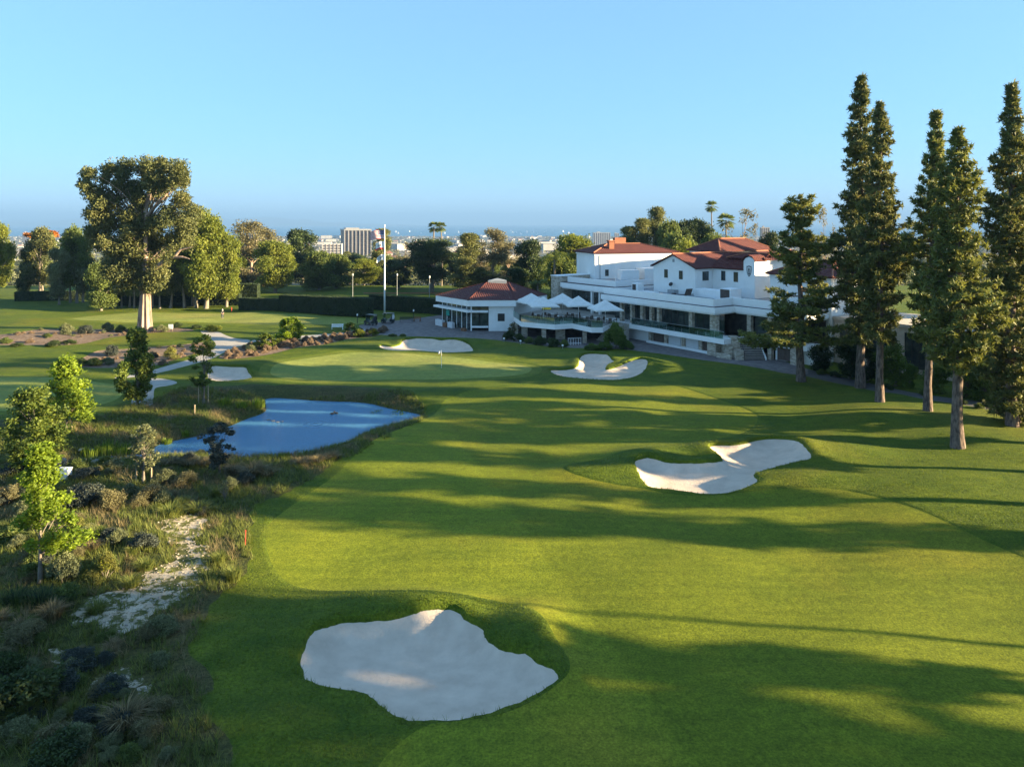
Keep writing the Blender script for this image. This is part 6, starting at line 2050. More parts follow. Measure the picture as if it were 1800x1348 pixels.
# ------------------------------------------------------------------ uncountable grasses
def scatter_blades(name, label, pts, zs, h, w, nb, leafm, rng, lean=0.5):
    n = len(pts)
    C = np.column_stack([pts, zs])
    C = np.repeat(C, nb, axis=0)
    N_ = len(C)
    a = rng.random(N_) * 6.283
    d = np.stack([np.cos(a), np.sin(a), np.zeros(N_)], 1)
    s = np.stack([-np.sin(a), np.cos(a), np.zeros(N_)], 1)
    hh = np.repeat(h * (0.6 + 0.8 * rng.random(n)), nb)[:, None] * (0.7 + 0.5 * rng.random((N_, 1)))
    p0 = C + d * (hh * 0.25 * rng.random((N_, 1))) - np.array((0, 0, 0.02))
    tip = p0 + d * hh * lean * (0.3 + rng.random((N_, 1))) + np.array((0, 0, 1.0)) * hh
    ww = w * (0.7 + 0.6 * rng.random((N_, 1)))
    V = np.stack([p0 - s * ww, p0 + s * ww, tip], 1).reshape(-1, 3)
    F = np.arange(3 * N_, dtype=np.int32).reshape(-1, 3)
    rn = np.repeat(np.clip(np.repeat(rng.random(n) * 0.6, nb) + rng.random(N_) * 0.4, 0, 1), 3)
    return tag(link_mesh(name, np_mesh(name, V, F, MATS[leafm], rn)), label, None, None, 'stuff')


rng = np.random.default_rng(91)


def sample(n, x0, x1, y0, y1, cond):
    p = np.column_stack([x0 + (x1 - x0) * rng.random(n), y0 + (y1 - y0) * rng.random(n)])
    fa = grid_lookup(p[:, 0], p[:, 1], GA0)
    f = {q: fa[:, i] for i, q in enumerate(KEYS)}
    k = cond(f, p)
    p = p[k]
    f = {a: b[k] for a, b in f.items()}
    return p, height(p[:, 0], p[:, 1], f)


lump = lambda p: np.sin(p[:, 0] * 0.9 + 1.3 * np.sin(p[:, 1] * 0.5)) * np.sin(p[:, 1] * 0.8 + 1.1 * np.sin(p[:, 0] * 0.6)) + 0.5 * np.sin(p[:, 0] * 2.1 + p[:, 1] * 1.7)
p, z = sample(60000, -46, 2, 18, 80, lambda f, p: (f['meadow'] < 0.2) & (f['water'] > 0.35) & (f['wash'] > -0.05) & (lump(p) > -0.35))
scatter_blades('meadow_tufts', 'olive and green meadow grass round the pond', p, z, 0.34, 0.016, 6, 'green_tuft', rng, 0.7)
p, z = sample(26000, -46, 2, 18, 80, lambda f, p: (f['meadow'] < -0.3) & (f['water'] > 0.3) & (f['wash'] > 0.1) & (lump(p) < -0.2))
scatter_blades('dry_tufts', 'dry tan meadow grass round the pond', p, z, 0.40, 0.014, 6, 'tan_grass', rng, 0.8)
p, z = sample(9000, -30, -8, 20, 50, lambda f, p: (f['wash'] < 0.25) & (np.sin(p[:, 0] * 3.1 + 2 * np.sin(p[:, 1] * 2)) * np.sin(p[:, 1] * 2.7) > 0.15))
scatter_blades('wash_tufts', 'small grass tufts breaking through the sandy wash', p, z, 0.22, 0.016, 6, 'green_tuft', rng, 0.8)
p, z = sample(150000, -32, 40, 19, 62, lambda f, p: (f['meadow'] > 0) & (f['fair'] > 0.1) & (f['bunk'] > 0.02) & (f['side'] > 0) & (f['bed'] > 0) & (f['greens'] > 1.3) & (np.abs(p[:, 0]) < 0.75 * p[:, 1] + 2) & (rng.random(len(p)) < 30 / p[:, 1]))
scatter_blades('rough_blades', 'longer mown rough grass round the fairway and bunkers', p, z, 0.085, 0.012, 3, 'rough_blades', rng, 0.9)
p, z = sample(160000, -40, 32, 20, 100, lambda f, p: (f['bunk'] > -0.10) & (f['bunk'] < 0.30))
scatter_blades('lip_fringe', 'grass fringe hanging over the bunker lips', p, z, 0.13, 0.011, 4, 'rough_blades', rng, 1.0)

# pale stones strewn through the wash: far too many to count
p, z = sample(9000, -30, -8, 20, 50, lambda f, p: (f['wash'] < 0.1) & (np.sin(p[:, 0] * 2.3 + 1.7 * np.sin(p[:, 1] * 1.6)) * np.sin(p[:, 1] * 2.2) < 0.35))
n_ = len(p)
sz_ = (0.03 + 0.07 * rng.random((n_, 1, 1)) ** 2) * np.array((1.0, 0.8, 0.55))
octa = np.array([(1, 0, 0), (0, 1, 0), (-1, 0, 0), (0, -1, 0), (0, 0, 1), (0, 0, -1)], float)
a_ = rng.random(n_) * 6.283
V = (octa[None] + rng.normal(size=(n_, 6, 3)) * 0.18) * sz_
V = np.stack([V[..., 0] * np.cos(a_)[:, None] - V[..., 1] * np.sin(a_)[:, None], V[..., 0] * np.sin(a_)[:, None] + V[..., 1] * np.cos(a_)[:, None], V[..., 2]], -1) + np.column_stack([p, z + 0.01])[:, None, :]
F0 = np.array([(0, 1, 4), (1, 2, 4), (2, 3, 4), (3, 0, 4), (1, 0, 5), (2, 1, 5), (3, 2, 5), (0, 3, 5)])
tag(link_mesh('wash_pebbles', np_mesh('wash_pebbles', V.reshape(-1, 3), (F0[None] + 6 * np.arange(n_)[:, None, None]).reshape(-1, 3), MATS['wash_stone'])), 'pale pebbles strewn through the sandy wash', None, None, 'stuff')

# rocks by the stream, bare earth, boxes and stakes
rng = np.random.default_rng(6)


def rock_mesh(seed):
    r_ = np.random.default_rng(seed)
    V, F = [], []
    n, m_ = 7, 5
    for i in range(m_):
        ph = -1.2 + 2.6 * i / (m_ - 1)
        for k in range(n):
            a = 6.283 * k / n
            rr = math.cos(ph) * (0.8 + 0.4 * r_.random())
            V.append((rr * math.cos(a), rr * math.sin(a), 0.55 * math.sin(ph) + 0.1 * r_.random()))
    for i in range(m_ - 1):
        for k in range(n):
            F.append((i * n + k, i * n + (k + 1) % n, (i + 1) * n + (k + 1) % n, (i + 1) * n + k))
    mb = MB(); mb.add(V, F + [tuple(range((m_ - 1) * n, m_ * n))])
    me = bpy.data.meshes.new('rock'); me.from_pydata(mb.v, [], mb.f); me.materials.append(MATS['rock'])
    return me


RK = [rock_mesh(i) for i in range(4)]
for i in range(34):
    px = 100 + 95 * rng.random(); py = 801 + 16 * rng.random()
    x, y, z = gp(px, py)
    o = link_mesh('rock', RK[i % 4], None, (x, y, z + 0.05))
    s = 0.14 + 0.22 * rng.random()
    o.scale = (s * 1.2, s, s); o.rotation_euler = (0, 0, rng.random() * 6)
    tag(o, 'weathered tan rock beside the stream', 'rock', 'rocks along the stream')
for i, (px, py, s) in enumerate([(488, 742, .22), (480, 740, .3), (496, 741, .18), (472, 738, .26)]):
    x, y = P(px, py, -.9)
    o = link_mesh('rock', RK[i % 4], None, (x, y, -0.88)); o.scale = (s * .9, s * .6, s * .35)
    tag(o, 'flat reddish rock at the tip of the pond spit', 'rock', 'rocks at the pond spit')


def small(name, label, cat, px, py, builder, group=None, rz=0):
    x, y, z = gp(px, py)
    e = empty(name, (x, y, z), rz, label, cat, group)
    builder(e)
    return e


def b_box(e):
    mb = MB(); mb.box(-.38, .38, -.28, .28, -.05, .62); mb.build('cabinet', MATS['garage_white'], e)
    mb = MB(); mb.box(-.41, .41, -.31, .31, .623, .68); mb.build('lid', MATS['white_paint'], e)


def b_stake(m, h, r=.03):
    def f(e):
        mb = MB(); mb.tube([(0, 0, -.1), (0.02, 0, h)], [r, r], 6); mb.build('post', MATS[m], e)
        mb = MB(); mb.lathe([(r * 1.25, h - .08), (r * 1.25, h), (0, h + .03)], .02, 0, 8); mb.build('tip', MATS[m], e)
    return f


small('utility_box', 'white utility box in the meadow shrubs', 'box', 113, 840, b_box)
small('hazard_stake', 'thin red hazard stake at the meadow edge beside the fairway', 'stake', 431, 958, b_stake('red_paint', .85, .022))
small('hazard_stake', 'short red post by the practice green hedge', 'stake', 407, 549, b_stake('red_paint', 1.0, .05))
small('marker_stake', 'pale wooden marker stake on the pond bank', 'stake', 342, 728, b_stake('stake_wood', .9, .06))


def b_sign(e):
    mb = MB(); mb.box(-.38, .38, -.04, .04, .35, 1.15); mb.build('board', MATS['white_paint'], e)
    for a in (-.3, .3):
        mb = MB(); mb.tube([(a, .06, -.1), (a, .06, 1.1)], [.03, .03], 6); mb.build('post', MATS['stake_wood'], e)


small('course_sign', 'small white sign among the shrubs right of the great trunk', 'sign', 300, 582, b_sign)


def b_lampglobe(e):
    mb = MB(); mb.tube([(0, 0, -.1), (0, 0, .35)], [.05, .05], 8); mb.build('post', MATS['grey_metal'], e)
    mb = MB(); mb.lathe([(0, .33), (.12, .37), (.17, .48), (.12, .59), (0, .63)], sides=12); mb.build('globe', MATS['white_paint'], e, smooth=True)


for (px, py) in [(886, 601), (915, 605), (989, 613)]:
    small('path_light', 'small white globe light on the grass edge below the terrace', 'lamp', px, py, b_lampglobe, 'globe lights along the plaza edge')


def b_bollard(e):
    mb = MB(); mb.tube([(0, 0, -.1), (0, 0, 1.35)], [.07, .06], 8); mb.build('post', MATS['black_plastic'], e)
    mb = MB(); mb.lathe([(0, 1.35), (.13, 1.37), (.13, 1.68), (.05, 1.75), (0, 1.75)], sides=10); mb.build('lamp_head', MATS['white_paint'], e)


small('bollard_lamp', 'white-headed bollard lamp at the hedge end by the golf carts', 'lamp', 628, 568, b_bollard)
small('bollard_lamp', 'white-headed bollard lamp on the lawn edge behind the dark bench', 'lamp', 727, 560, b_bollard)


def b_lamppost(e):
    mb = MB(); mb.tube([(0, 0, -.2), (0, 0, 6.3)], [.07, .05], 8); mb.build('post', MATS['grey_metal'], e)
    mb = MB(); mb.lathe([(0, 6.2), (.22, 6.25), (.16, 6.7), (0, 6.8)], sides=10); mb.build('lamp_head', MATS['grey_metal'], e)


for (px, d, lab) in [(620, 172, 'thin lamp post rising behind the long hedge'), (698, 172, 'thin lamp post right of the flagpole behind the hedge'), (755, 165, 'thin lamp post behind the lawn hedge near the pavilion')]:
    e = empty('lamp_post', (PX(px, d), d, -0.2), 0, lab, 'lamp post'); b_lamppost(e)


def bench(px, py, m, label, rz=0.0, w=1.6):
    x, y, z = gp(px, py)
    e = empty('garden_bench', (x, y, z), rz, label, 'bench')
    for k in range(3):
        mb = MB(); mb.box(-w / 2, w / 2, -.25 + k * .17, -.11 + k * .17, .42, .46); mb.build('seat_slat', MATS[m], e)
    for k in range(2):
        mb = MB(); mb.box(-w / 2, w / 2, .27, .30, .55 + k * .2, .69 + k * .2); mb.build('back_slat', MATS[m], e)
    for a in (-w / 2 + .1, w / 2 - .1):
        mb = MB(); mb.box(a - .03, a + .03, -.23, .26, -.05, .417); mb.box(a - .03, a + .03, .305, .35, -.05, .95); mb.build('leg', MATS[m], e)


bench(593, 579, 'white_paint', 'white slatted bench on the lawn behind the lavender bed', 0.1, 2.0)
bench(714, 566, 'black_plastic', 'long dark bench on the plaza edge beside the carts', 0.1, 2.4)
bench(733, 565, 'wood_brown', 'brown slatted bench next to the long dark bench', -0.2, 1.4)

# small railing and gate under the terrace
e = empty('hand_railing', (PX(1010, 110.5), 110.5, 0), 0.2, 'short white railing among the terrace shrubs', 'railing')
for k in range(6):
    mb = MB(); mb.tube([(-1.0 + k * .4, 0, -.1), (-1.0 + k * .4, 0, 1.0)], [.03, .03], 5); mb.build('baluster', MATS['white_paint'], e)
for z in (.25, 1.0):
    mb = MB(); mb.tube([(-1.05, 0, z), (1.05, 0, z)], [.035, .035], 5); mb.build('rail', MATS['white_paint'], e)

# ------------------------------------------------------------------ ducks
for i, (px, py) in enumerate([(584, 728), (591, 727)]):
    x, y = P(px, py, -.9)
    e = empty('duck', (x, y, -.9), 0.6 + i * 2.2, ['dark duck swimming ahead on the pond', 'dark duck following on the pond'][i], 'duck')
    me = bpy.data.meshes.new('body')
    pr = [(-.30, .12, .02), (-.2, .10, .09), (-.05, .07, .14), (.1, .07, .13), (.2, .12, .07), (.23, .22, .055), (.25, .29, .07), (.30, .29, .045), (.37, .27, .012)]
    V, F = tube_np([(a, 0, b) for a, b, c in pr], [c for a, b, c in pr], 10)
    link_mesh('body', np_mesh('body', V, F, MATS['duck_feather'], smooth=True), e)
    e.scale = (.8, .8, .8)

# ------------------------------------------------------------------ pin flag
def b_pin(e):
    mb = MB(); mb.tube([(0, 0, -.1), (0, 0, 2.3)], [.022, .02], 8); mb.build('pin', MATS['white_paint'], e)
    mb = MB()
    n = 6
    vs = []
    for i in range(n + 1):
        s = i / n
        vs += [(-.02 - s * .36, .06 * math.sin(s * 6), 2.28 - .22 * s), (-.02 - s * .36, .06 * math.sin(s * 6), 1.98 - .20 * s + .04 * math.sin(s * 4))]
    mb.add(vs, [(2 * i, 2 * i + 1, 2 * i + 3, 2 * i + 2) for i in range(n)])
    mb.build('flag', MATS['flag_white'], e)


small('pin_flag', 'white pin flag standing in the putting green', 'golf flag', 776, 647, b_pin)

# ------------------------------------------------------------------ flagpole and its flags
fx, fy = P(676, 552)
e = empty('flagpole', (fx, fy, gz(fx, fy)), 0, 'tall white flagpole on the lawn behind the golf carts', 'flagpole')
mb = MB(); mb.tube([(0, 0, -.2), (0, 0, 6), (0, 0, 12), (0, 0, 17.9)], [.19, .16, .12, .07], 12); mb.build('pole', MATS['white_paint'], e, smooth=True)
mb = MB(); mb.lathe([(0, 17.85), (.12, 17.92), (.16, 18.03), (.12, 18.14), (0, 18.2)], sides=12); mb.build('finial', MATS['white_paint'], e, smooth=True)
mb = MB(); mb.lathe([(.45, -.1), (.45, .12), (.24, .2), (.2, .3)], sides=14); mb.build('footing', MATS['path_concrete'], e)


def cloth(W, Hh, droop, ph, amp=.16):
    return lambda s, t: (-0.13 - s * W, amp * math.sin(s * 6.5 + ph + t * 1.2) * s ** .5, -t * Hh * (1 - .08 * s) - droop * s * s - .05 * math.sin(s * 7 + ph))


def patch(fn, s0, s1, t0, t1, off=0.0, n=10, m_=2):
    mb = MB()
    for sg in ((off, ) if off else (0.0, )):
        vs = []
        for i in range(n + 1):
            for j in range(m_ + 1):
                x, y, z = fn(s0 + (s1 - s0) * i / n, t0 + (t1 - t0) * j / m_)
                vs.append((x, y + sg, z))
        mb.add(vs, [(i * (m_ + 1) + j, i * (m_ + 1) + j + 1, (i + 1) * (m_ + 1) + j + 1, (i + 1) * (m_ + 1) + j) for i in range(n) for j in range(m_)])
    return mb


def poly_patch(fn, pts, off):
    mb = MB()
    vs = [fn(s, t) for s, t in pts]
    mb.add([(x, y + off, z) for x, y, z in vs], [tuple(range(len(vs)))])
    return mb


us = empty('striped_flag', (fx, fy, PZ(404, fy)), 0, 'red and white striped flag with blue starred corner flying at the top', 'flag')
fn = cloth(2.75, 1.85, .45, .3)
for k in range(13):
    if k < 7: patch(fn, .42, 1, k / 13, (k + 1) / 13, 0, 8, 1).build('stripe', MATS['flag_red' if k % 2 == 0 else 'flag_white'], us)
    else: patch(fn, 0, 1, k / 13, (k + 1) / 13, 0, 12, 1).build('stripe', MATS['flag_red' if k % 2 == 0 else 'flag_white'], us)
ct = patch(fn, 0, .42, 0, 7 / 13, 0, 6, 3).build('canton', MATS['flag_blue'], us)
for r_ in range(5):
    for c_ in range(6):
        s, t = .035 + c_ * .068, .055 + r_ * .108
        for off in (-.015, .015):
            if off < 0: poly_patch(fn, [(s + .016 * math.cos(a * 1.2566 + (0)) * (1 if True else 1), t + .03 * math.sin(a * 1.2566)) for a in range(5)], off).build('star', MATS['flag_white'], ct)
bear = empty('bear_flag', (fx, fy, PZ(424, fy)), 0, 'white flag with a brown bear and a red bottom band, below the striped flag', 'flag')
fn = cloth(1.7, 1.6, .45, 1.2)
patch(fn, 0, 1, 0, .8, 0, 10, 3).build('field', MATS['flag_white'], bear)
patch(fn, 0, 1, .8, 1, 0, 10, 1).build('band', MATS['flag_red'], bear)
bp_ = [(.28, .48), (.34, .40), (.45, .36), (.58, .36), (.66, .40), (.72, .38), (.76, .43), (.74, .48), (.69, .50), (.69, .64), (.63, .64), (.62, .54), (.5, .53), (.42, .54), (.42, .64), (.35, .64), (.34, .54)]
for off in (-.03,): poly_patch(fn, bp_, off).build('bear', MATS['bear_brown'], bear)
poly_patch(fn, [(.15 + (.05 if a % 2 == 0 else .02) * math.cos(a * .6283 - 1.57), .16 + (.07 if a % 2 == 0 else .03) * math.sin(a * .6283 - 1.57)) for a in range(10)], -.03).build('star', MATS['flag_red'], bear)
club_f = empty('club_flag', (fx, fy, PZ(447, fy)), 0, 'small white flag with a dark emblem drooping lowest on the pole', 'flag')
fn = cloth(1.45, 1.15, .75, 2.2)
patch(fn, 0, 1, 0, 1, 0, 10, 3).build('field', MATS['flag_white'], club_f)
sh2 = [(.5, .15), (.78, .22), (.76, .6), (.5, .88), (.24, .6), (.22, .22)]
mb = MB()
for i in range(6):
    a, b = sh2[i], sh2[(i + 1) % 6]
    q = [a, b, (.5 + (b[0] - .5) * .78, .5 + (b[1] - .5) * .78), (.5 + (a[0] - .5) * .78, .5 + (a[1] - .5) * .78)]
    vs = [fn(s, t) for s, t in q]
    mb.add([(x, y - .03, z) for x, y, z in vs], [(0, 1, 2, 3)])
mb.build('emblem', MATS['emblem_black'], club_f)
poly_patch(fn, [(.42, .35), (.58, .35), (.58, .62), (.42, .62)], -.035).build('emblem_mark', MATS['emblem_black'], club_f)


# ------------------------------------------------------------------ golf carts
def golf_cart(loc, rz, label, bags):
    e = empty('golf_cart', loc, rz, label, 'golf cart', 'golf carts on the plaza')
    # x forward
    mb = MB()
    side = [(-1.15, .35), (-1.15, .75), (-.55, .80), (-.45, .42), (.35, .40), (.55, .85), (.85, .88), (1.2, .68), (1.25, .38)]
    n = len(side)
    mb.add([(x, -.55, z) for x, z in side] + [(x, .55, z) for x, z in side], [tuple(range(n)), tuple(range(2 * n - 1, n - 1, -1))] + [(i, i + n, (i + 1) % n + n, (i + 1) % n) for i in range(n)])
    mb.build('body', MATS['cart_green'], e)
    mb = MB(); mb.box(-.55, .0, -.52, .52, .62, .78); mb.build('seat', MATS['cart_seat'], e)
    mb = MB(); mb.hexa([(-.62, -.52, .78), (-.5, -.52, .78), (-.5, .52, .78), (-.62, .52, .78), (-.72, -.5, 1.22), (-.64, -.5, 1.22), (-.64, .5, 1.22), (-.72, .5, 1.22)]); mb.build('backrest', MATS['cart_seat'], e)
    mb = MB(); mb.box(-1.05, .85, -.6, .6, 1.80, 1.86); mb.box(-.95, .75, -.5, .5, 1.863, 1.90); mb.build('roof', MATS['cart_green'], e)
    for a, b in ((-.9, -.55), (-.9, .55), (.62, -.55), (.62, .55)):
        mb = MB(); mb.tube([(a + (.15 if a > 0 else -.1), b, .78), (a, b, 1.8)], [.025, .025], 6); mb.build('roof_post', MATS['black_plastic'], e)
    mb = MB(); mb.hexa([(.74, -.52, .86), (.76, -.52, .86), (.76, .52, .86), (.74, .52, .86), (.60, -.52, 1.78), (.62, -.52, 1.78), (.62, .52, 1.78), (.60, .52, 1.78)]); mb.build('windscreen', MATS['clear_glass'], e)
    for a in (-.8, .85):
        for b in (-.56, .56):
            mb = MB(); mb.lathe([(.10, -.1), (.20, -.1), (.235, -.06), (.235, .06), (.20, .1), (.10, .1)], sides=14)
            w = mb.build('wheel', MATS['black_plastic'], e); w.location = (a, b, .235); w.rotation_euler = (R(90), 0, 0)
            mb = MB(); mb.lathe([(0, -.08), (.12, -.09), (.12, .09), (0, .08)], sides=12); mb.build('rim', MATS['grey_metal'], w)
    mb = MB()
    for k in range(14):
        a0, a1 = k * .4488, (k + 1) * .4488
        mb.tube([(.16 * math.cos(a0), .16 * math.sin(a0), 0), (.16 * math.cos(a1), .16 * math.sin(a1), 0)], [.015, .015], 5)
    w = mb.build('steering_wheel', MATS['black_plastic'], e); w.location = (.3, .26, 1.0); w.rotation_euler = (0, R(-55), 0)
    for b in (-.38, .38):
        mb = MB(); mb.lathe([(0, -.03), (.07, -.03), (.07, .03), (0, .03)], sides=10)
        w = mb.build('headlight', MATS['white_paint'], e); w.location = (1.22, b, .6); w.rotation_euler = (0, R(90), 0)
    return e


def golf_bag(loc, rz, m, label):
    e = empty('golf_bag', loc, rz, label, 'golf bag')
    mb = MB(); mb.lathe([(0, 0), (.14, 0), (.15, .3), (.14, .75), (.16, .85), (0, .85)], sides=12); mb.build('bag', MATS[m], e)
    for k in range(6):
        a = k * 1.05
        mb = MB(); mb.tube([(.07 * math.cos(a), .07 * math.sin(a), .8), (.10 * math.cos(a), .10 * math.sin(a), 1.08)], [.012, .012], 5); mb.lathe([(0, 1.05), (.035, 1.07), (.03, 1.13), (0, 1.15)], .1 * math.cos(a), .1 * math.sin(a), 6); mb.build('club', MATS['grey_metal'], e)
    mb = MB(); mb.box(.12, .2, -.1, .1, .2, .55); mb.build('pocket', MATS[m], e)
    return e


x, y, z = gp(652, 571)
golf_cart((x, y, z), R(150), 'dark green golf cart parked nearest the lavender bed', 0)
for k in (-.22, .22):
    a = R(150); golf_bag((x + math.cos(a) * -1.0 - math.sin(a) * k, y + math.sin(a) * -1.0 + math.cos(a) * k, z + .76), a + R(180), 'black_plastic' if k < 0 else 'dark_cloth', 'black golf bag on the cart nearest the lavender bed' if k < 0 else 'navy golf bag on the cart nearest the lavender bed')
x, y, z = gp(682, 568)
golf_cart((x, y, z), R(170), 'dark golf cart with white bags parked right below the flagpole', 0)
for k in (-.22, .22):
    a = R(170); golf_bag((x + math.cos(a) * -1.0 - math.sin(a) * k, y + math.sin(a) * -1.0 + math.cos(a) * k, z + .76), a + R(180), 'white_cloth', 'white golf bag on the %s side of the cart below the flagpole' % ('hedge' if k < 0 else 'plaza'))


# ------------------------------------------------------------------ person putting
def skin_body(name, parent, verts, edges, radii, m, sub=2):
    me = bpy.data.meshes.new(name)
    me.from_pydata(verts, edges, [])
    o = link_mesh(name, me, parent)
    md = o.modifiers.new('skin', 'SKIN')
    for i, r_ in enumerate(radii):
        me.skin_vertices[0].data[i].radius = (r_, r_) if not isinstance(r_, tuple) else r_
    me.skin_vertices[0].data[0].use_root = True
    o.modifiers.new('sub', 'SUBSURF').levels = sub
    o.modifiers['sub'].render_levels = sub
    me.materials.append(m)
    return o


x, y, z = gp(391, 560)
e = empty('person', (x, y, z), 0.5, 'person in dark clothes standing over a putt on the practice green', 'person')
pv = [(0, 0, .92), (0, .02, 1.12), (0, .0, 1.33), (0, -.05, 1.48), (0, -.09, 1.60), (0, -.10, 1.72),
      (.19, -.02, 1.38), (.22, -.12, 1.12), (.08, -.30, .92), (.05, -.33, .85), (-.19, -.02, 1.38), (-.22, -.12, 1.12), (-.06, -.30, .94), (-.03, -.33, .87),
      (.10, 0, .86), (.12, -.03, .48), (.13, .0, .09), (.14, -.14, .03), (-.10, 0, .86), (-.12, -.03, .48), (-.13, .0, .09), (-.14, -.14, .03)]
pe = [(0, 1), (1, 2), (2, 3), (3, 4), (4, 5), (2, 6), (6, 7), (7, 8), (8, 9), (2, 10), (10, 11), (11, 12), (12, 13), (0, 14), (14, 15), (15, 16), (16, 17), (0, 18), (18, 19), (19, 20), (20, 21)]
pr = [.14, .13, .15, .06, .095, .085, .07, .05, .04, .035, .07, .05, .04, .035, .10, .07, .045, .04, .10, .07, .045, .04]
skin_body('body', e, pv, pe, pr, MATS['skin'])
ti = [0, 14, 15, 16, 18, 19, 20]
skin_body('trousers', e, [pv[i] for i in ti], [(0, 1), (1, 2), (2, 3), (0, 4), (4, 5), (5, 6)], [.165, .12, .09, .075, .12, .09, .075], MATS['dark_cloth'])
si = [1, 2, 6, 7, 10, 11, 0]
skin_body('shirt', e, [pv[i] for i in si], [(0, 1), (1, 2), (2, 3), (1, 4), (4, 5), (0, 6)], [.16, .175, .09, .07, .09, .07, .16], MATS['dark_cloth'])
mb = MB(); mb.lathe([(0, 1.84), (.07, 1.82), (.105, 1.76), (.108, 1.70), (.16, 1.685), (.16, 1.675), (.10, 1.67)], 0, -.10, 12); mb.build('cap', MATS['white_cloth'], e)
pt_ = empty('putter', (x, y, z), 0.5, 'putter held down to the grass by the standing person', 'golf club')
mb = MB(); mb.tube([(.01, -.33, .92), (.02, -.50, .03)], [.012, .01], 6); mb.build('shaft', MATS['grey_metal'], pt_)
mb = MB(); mb.box(-.06, .06, -.53, -.49, .005, .035); mb.build('head', MATS['grey_metal'], pt_)

# ------------------------------------------------------------------ far city
FARG = 'far buildings on the coastal plain'
mat('far_wall_a', (0.36, 0.345, 0.33), (0.46, 0.44, 0.42), scale=0.05, rough=0.9)
mat('far_wall_b', (0.36, 0.31, 0.26), (0.44, 0.38, 0.32), scale=0.05, rough=0.9)
mat('far_roof', (0.22, 0.20, 0.19), (0.30, 0.27, 0.25), scale=0.05, rough=0.9)
mat('far_roof_red', (0.26, 0.12, 0.08), (0.32, 0.16, 0.11), scale=0.05, rough=0.9)
mat('tower_glass', (0.085, 0.070, 0.068), (0.15, 0.125, 0.12), scale=0.2, rough=0.4)
D0 = 1200.0
ft = Frame((PX(605, D0), D0), (0.995, 0.10)); ft.v = (-0.38, 0.925)
zt, zb = PZ(404, D0), land_z(D0) - 1
tw = empty('office_tower', (PX(605, D0), D0, zb), 0, 'slab office tower with tall white piers and dark glass bands beyond the trees', 'building')
part_t = lambda name, boxes, m: part(name, ft, boxes, m, tw)
part_t('core', [(0.6, 43.4, .6, 40, zb, zt - 1.5)], 'tower_glass')
for k in range(8):
    a = k * 43 / 7
    part_t('pier', [(a, a + 1.3, -.2, .9, zb, zt)], 'far_wall_a')
part_t('pier', [(0, .55, 1, 2.5, zb, zt)], 'far_wall_a')
part_t('parapet', [(-.2, 44.6, -.4, 40.5, zt - 1.4, zt + 1.0)], 'far_wall_a')
part_t('penthouse', [(4, 26, 8, 30, zt + 1.01, zt + 3.2)], 'far_wall_a')
for k in range(13):
    z = zb + 4 + k * 3.3
    if z < zt - 3: part_t('floor_band', [(.58, 43.42, .5, .595, z, z + .7)], 'dark_trim')
for k in range(6):
    b = 5 + k * 6
    part_t('side_pier', [(.3, .595, b, b + 1.2, zb, zt - 1.5)], 'far_wall_b')
D1 = 1120.0
fo = Frame((PX(566, D1), D1), (0.98, 0.18)); fo.v = (-0.18, 0.98)
ow = empty('office_block', (PX(566, D1), D1, land_z(D1)), 0, 'low white office block with dark window bands next to the tower', 'building')
zt = PZ(429, D1)
part('core', fo, [(0, 30, 0, 25, land_z(D1) - 1, zt)], 'far_wall_a', ow)
for k in range(4):
    part('window_band', fo, [(1, 29, -.15, -.02, zt - 4.2 - k * 4, zt - 1.8 - k * 4)], 'tower_glass', ow)
for k in range(6):
    part('pier', fo, [(k * 5.8, k * 5.8 + .8, -.6, -.16, land_z(D1) - 1, zt - .2)], 'far_wall_a', ow)
part('roof_box', fo, [(3, 14, 4, 16, zt + .01, zt + 2.5)], 'far_wall_a', ow)


def tower2(name, px0, px1, ty, d, lab, floors=9, bays=9, m='far_wall_b'):
    x0, x1 = PX(px0, d), PX(px1, d)
    fr = Frame((x0, d), (1, 0)); fr.v = (0, 1)
    W = x1 - x0
    zb, zt = land_z(d) - 1, PZ(ty, d)
    e = empty(name, (x0, d, zb), 0, lab, 'building')
    part('core', fr, [(0, W, 0, W * .5, zb, zt)], m, e)
    h = (zt - zb) * .92 / floors
    for k in range(bays):
        a = W * (k + .25) / bays
        part('window_bay', fr, [(a, a + W * .5 / bays, -.12, -.01, zb + 2, zt - 1.5)], 'tower_glass', e)
    part('roof_box', fr, [(W * .2, W * .4, 2, W * .3, zt + .01, zt + 3)], m, e)


tower2('apartment_tower', 1043, 1073, 409, 2600, 'pale pink apartment tower by the sea seen over the roof', 9, 8, 'far_wall_a')
tower2('apartment_tower', 1080, 1088, 410, 2700, 'narrow apartment tower half hidden by the dark pines', 9, 3, 'far_wall_a')
tower2('apartment_tower', 1338, 1353, 400, 1500, 'pale tower behind the hipped roof trees', 10, 4, 'far_wall_b')
tower2('apartment_tower', 39, 52, 409, 3000, 'lone white tower block rising from the hazy plain', 8, 4, 'far_wall_a')
tower2('apartment_tower', 42, 50, 432, 900, 'cream block glimpsed beside the narrow dark tree', 4, 3, 'far_wall_a')

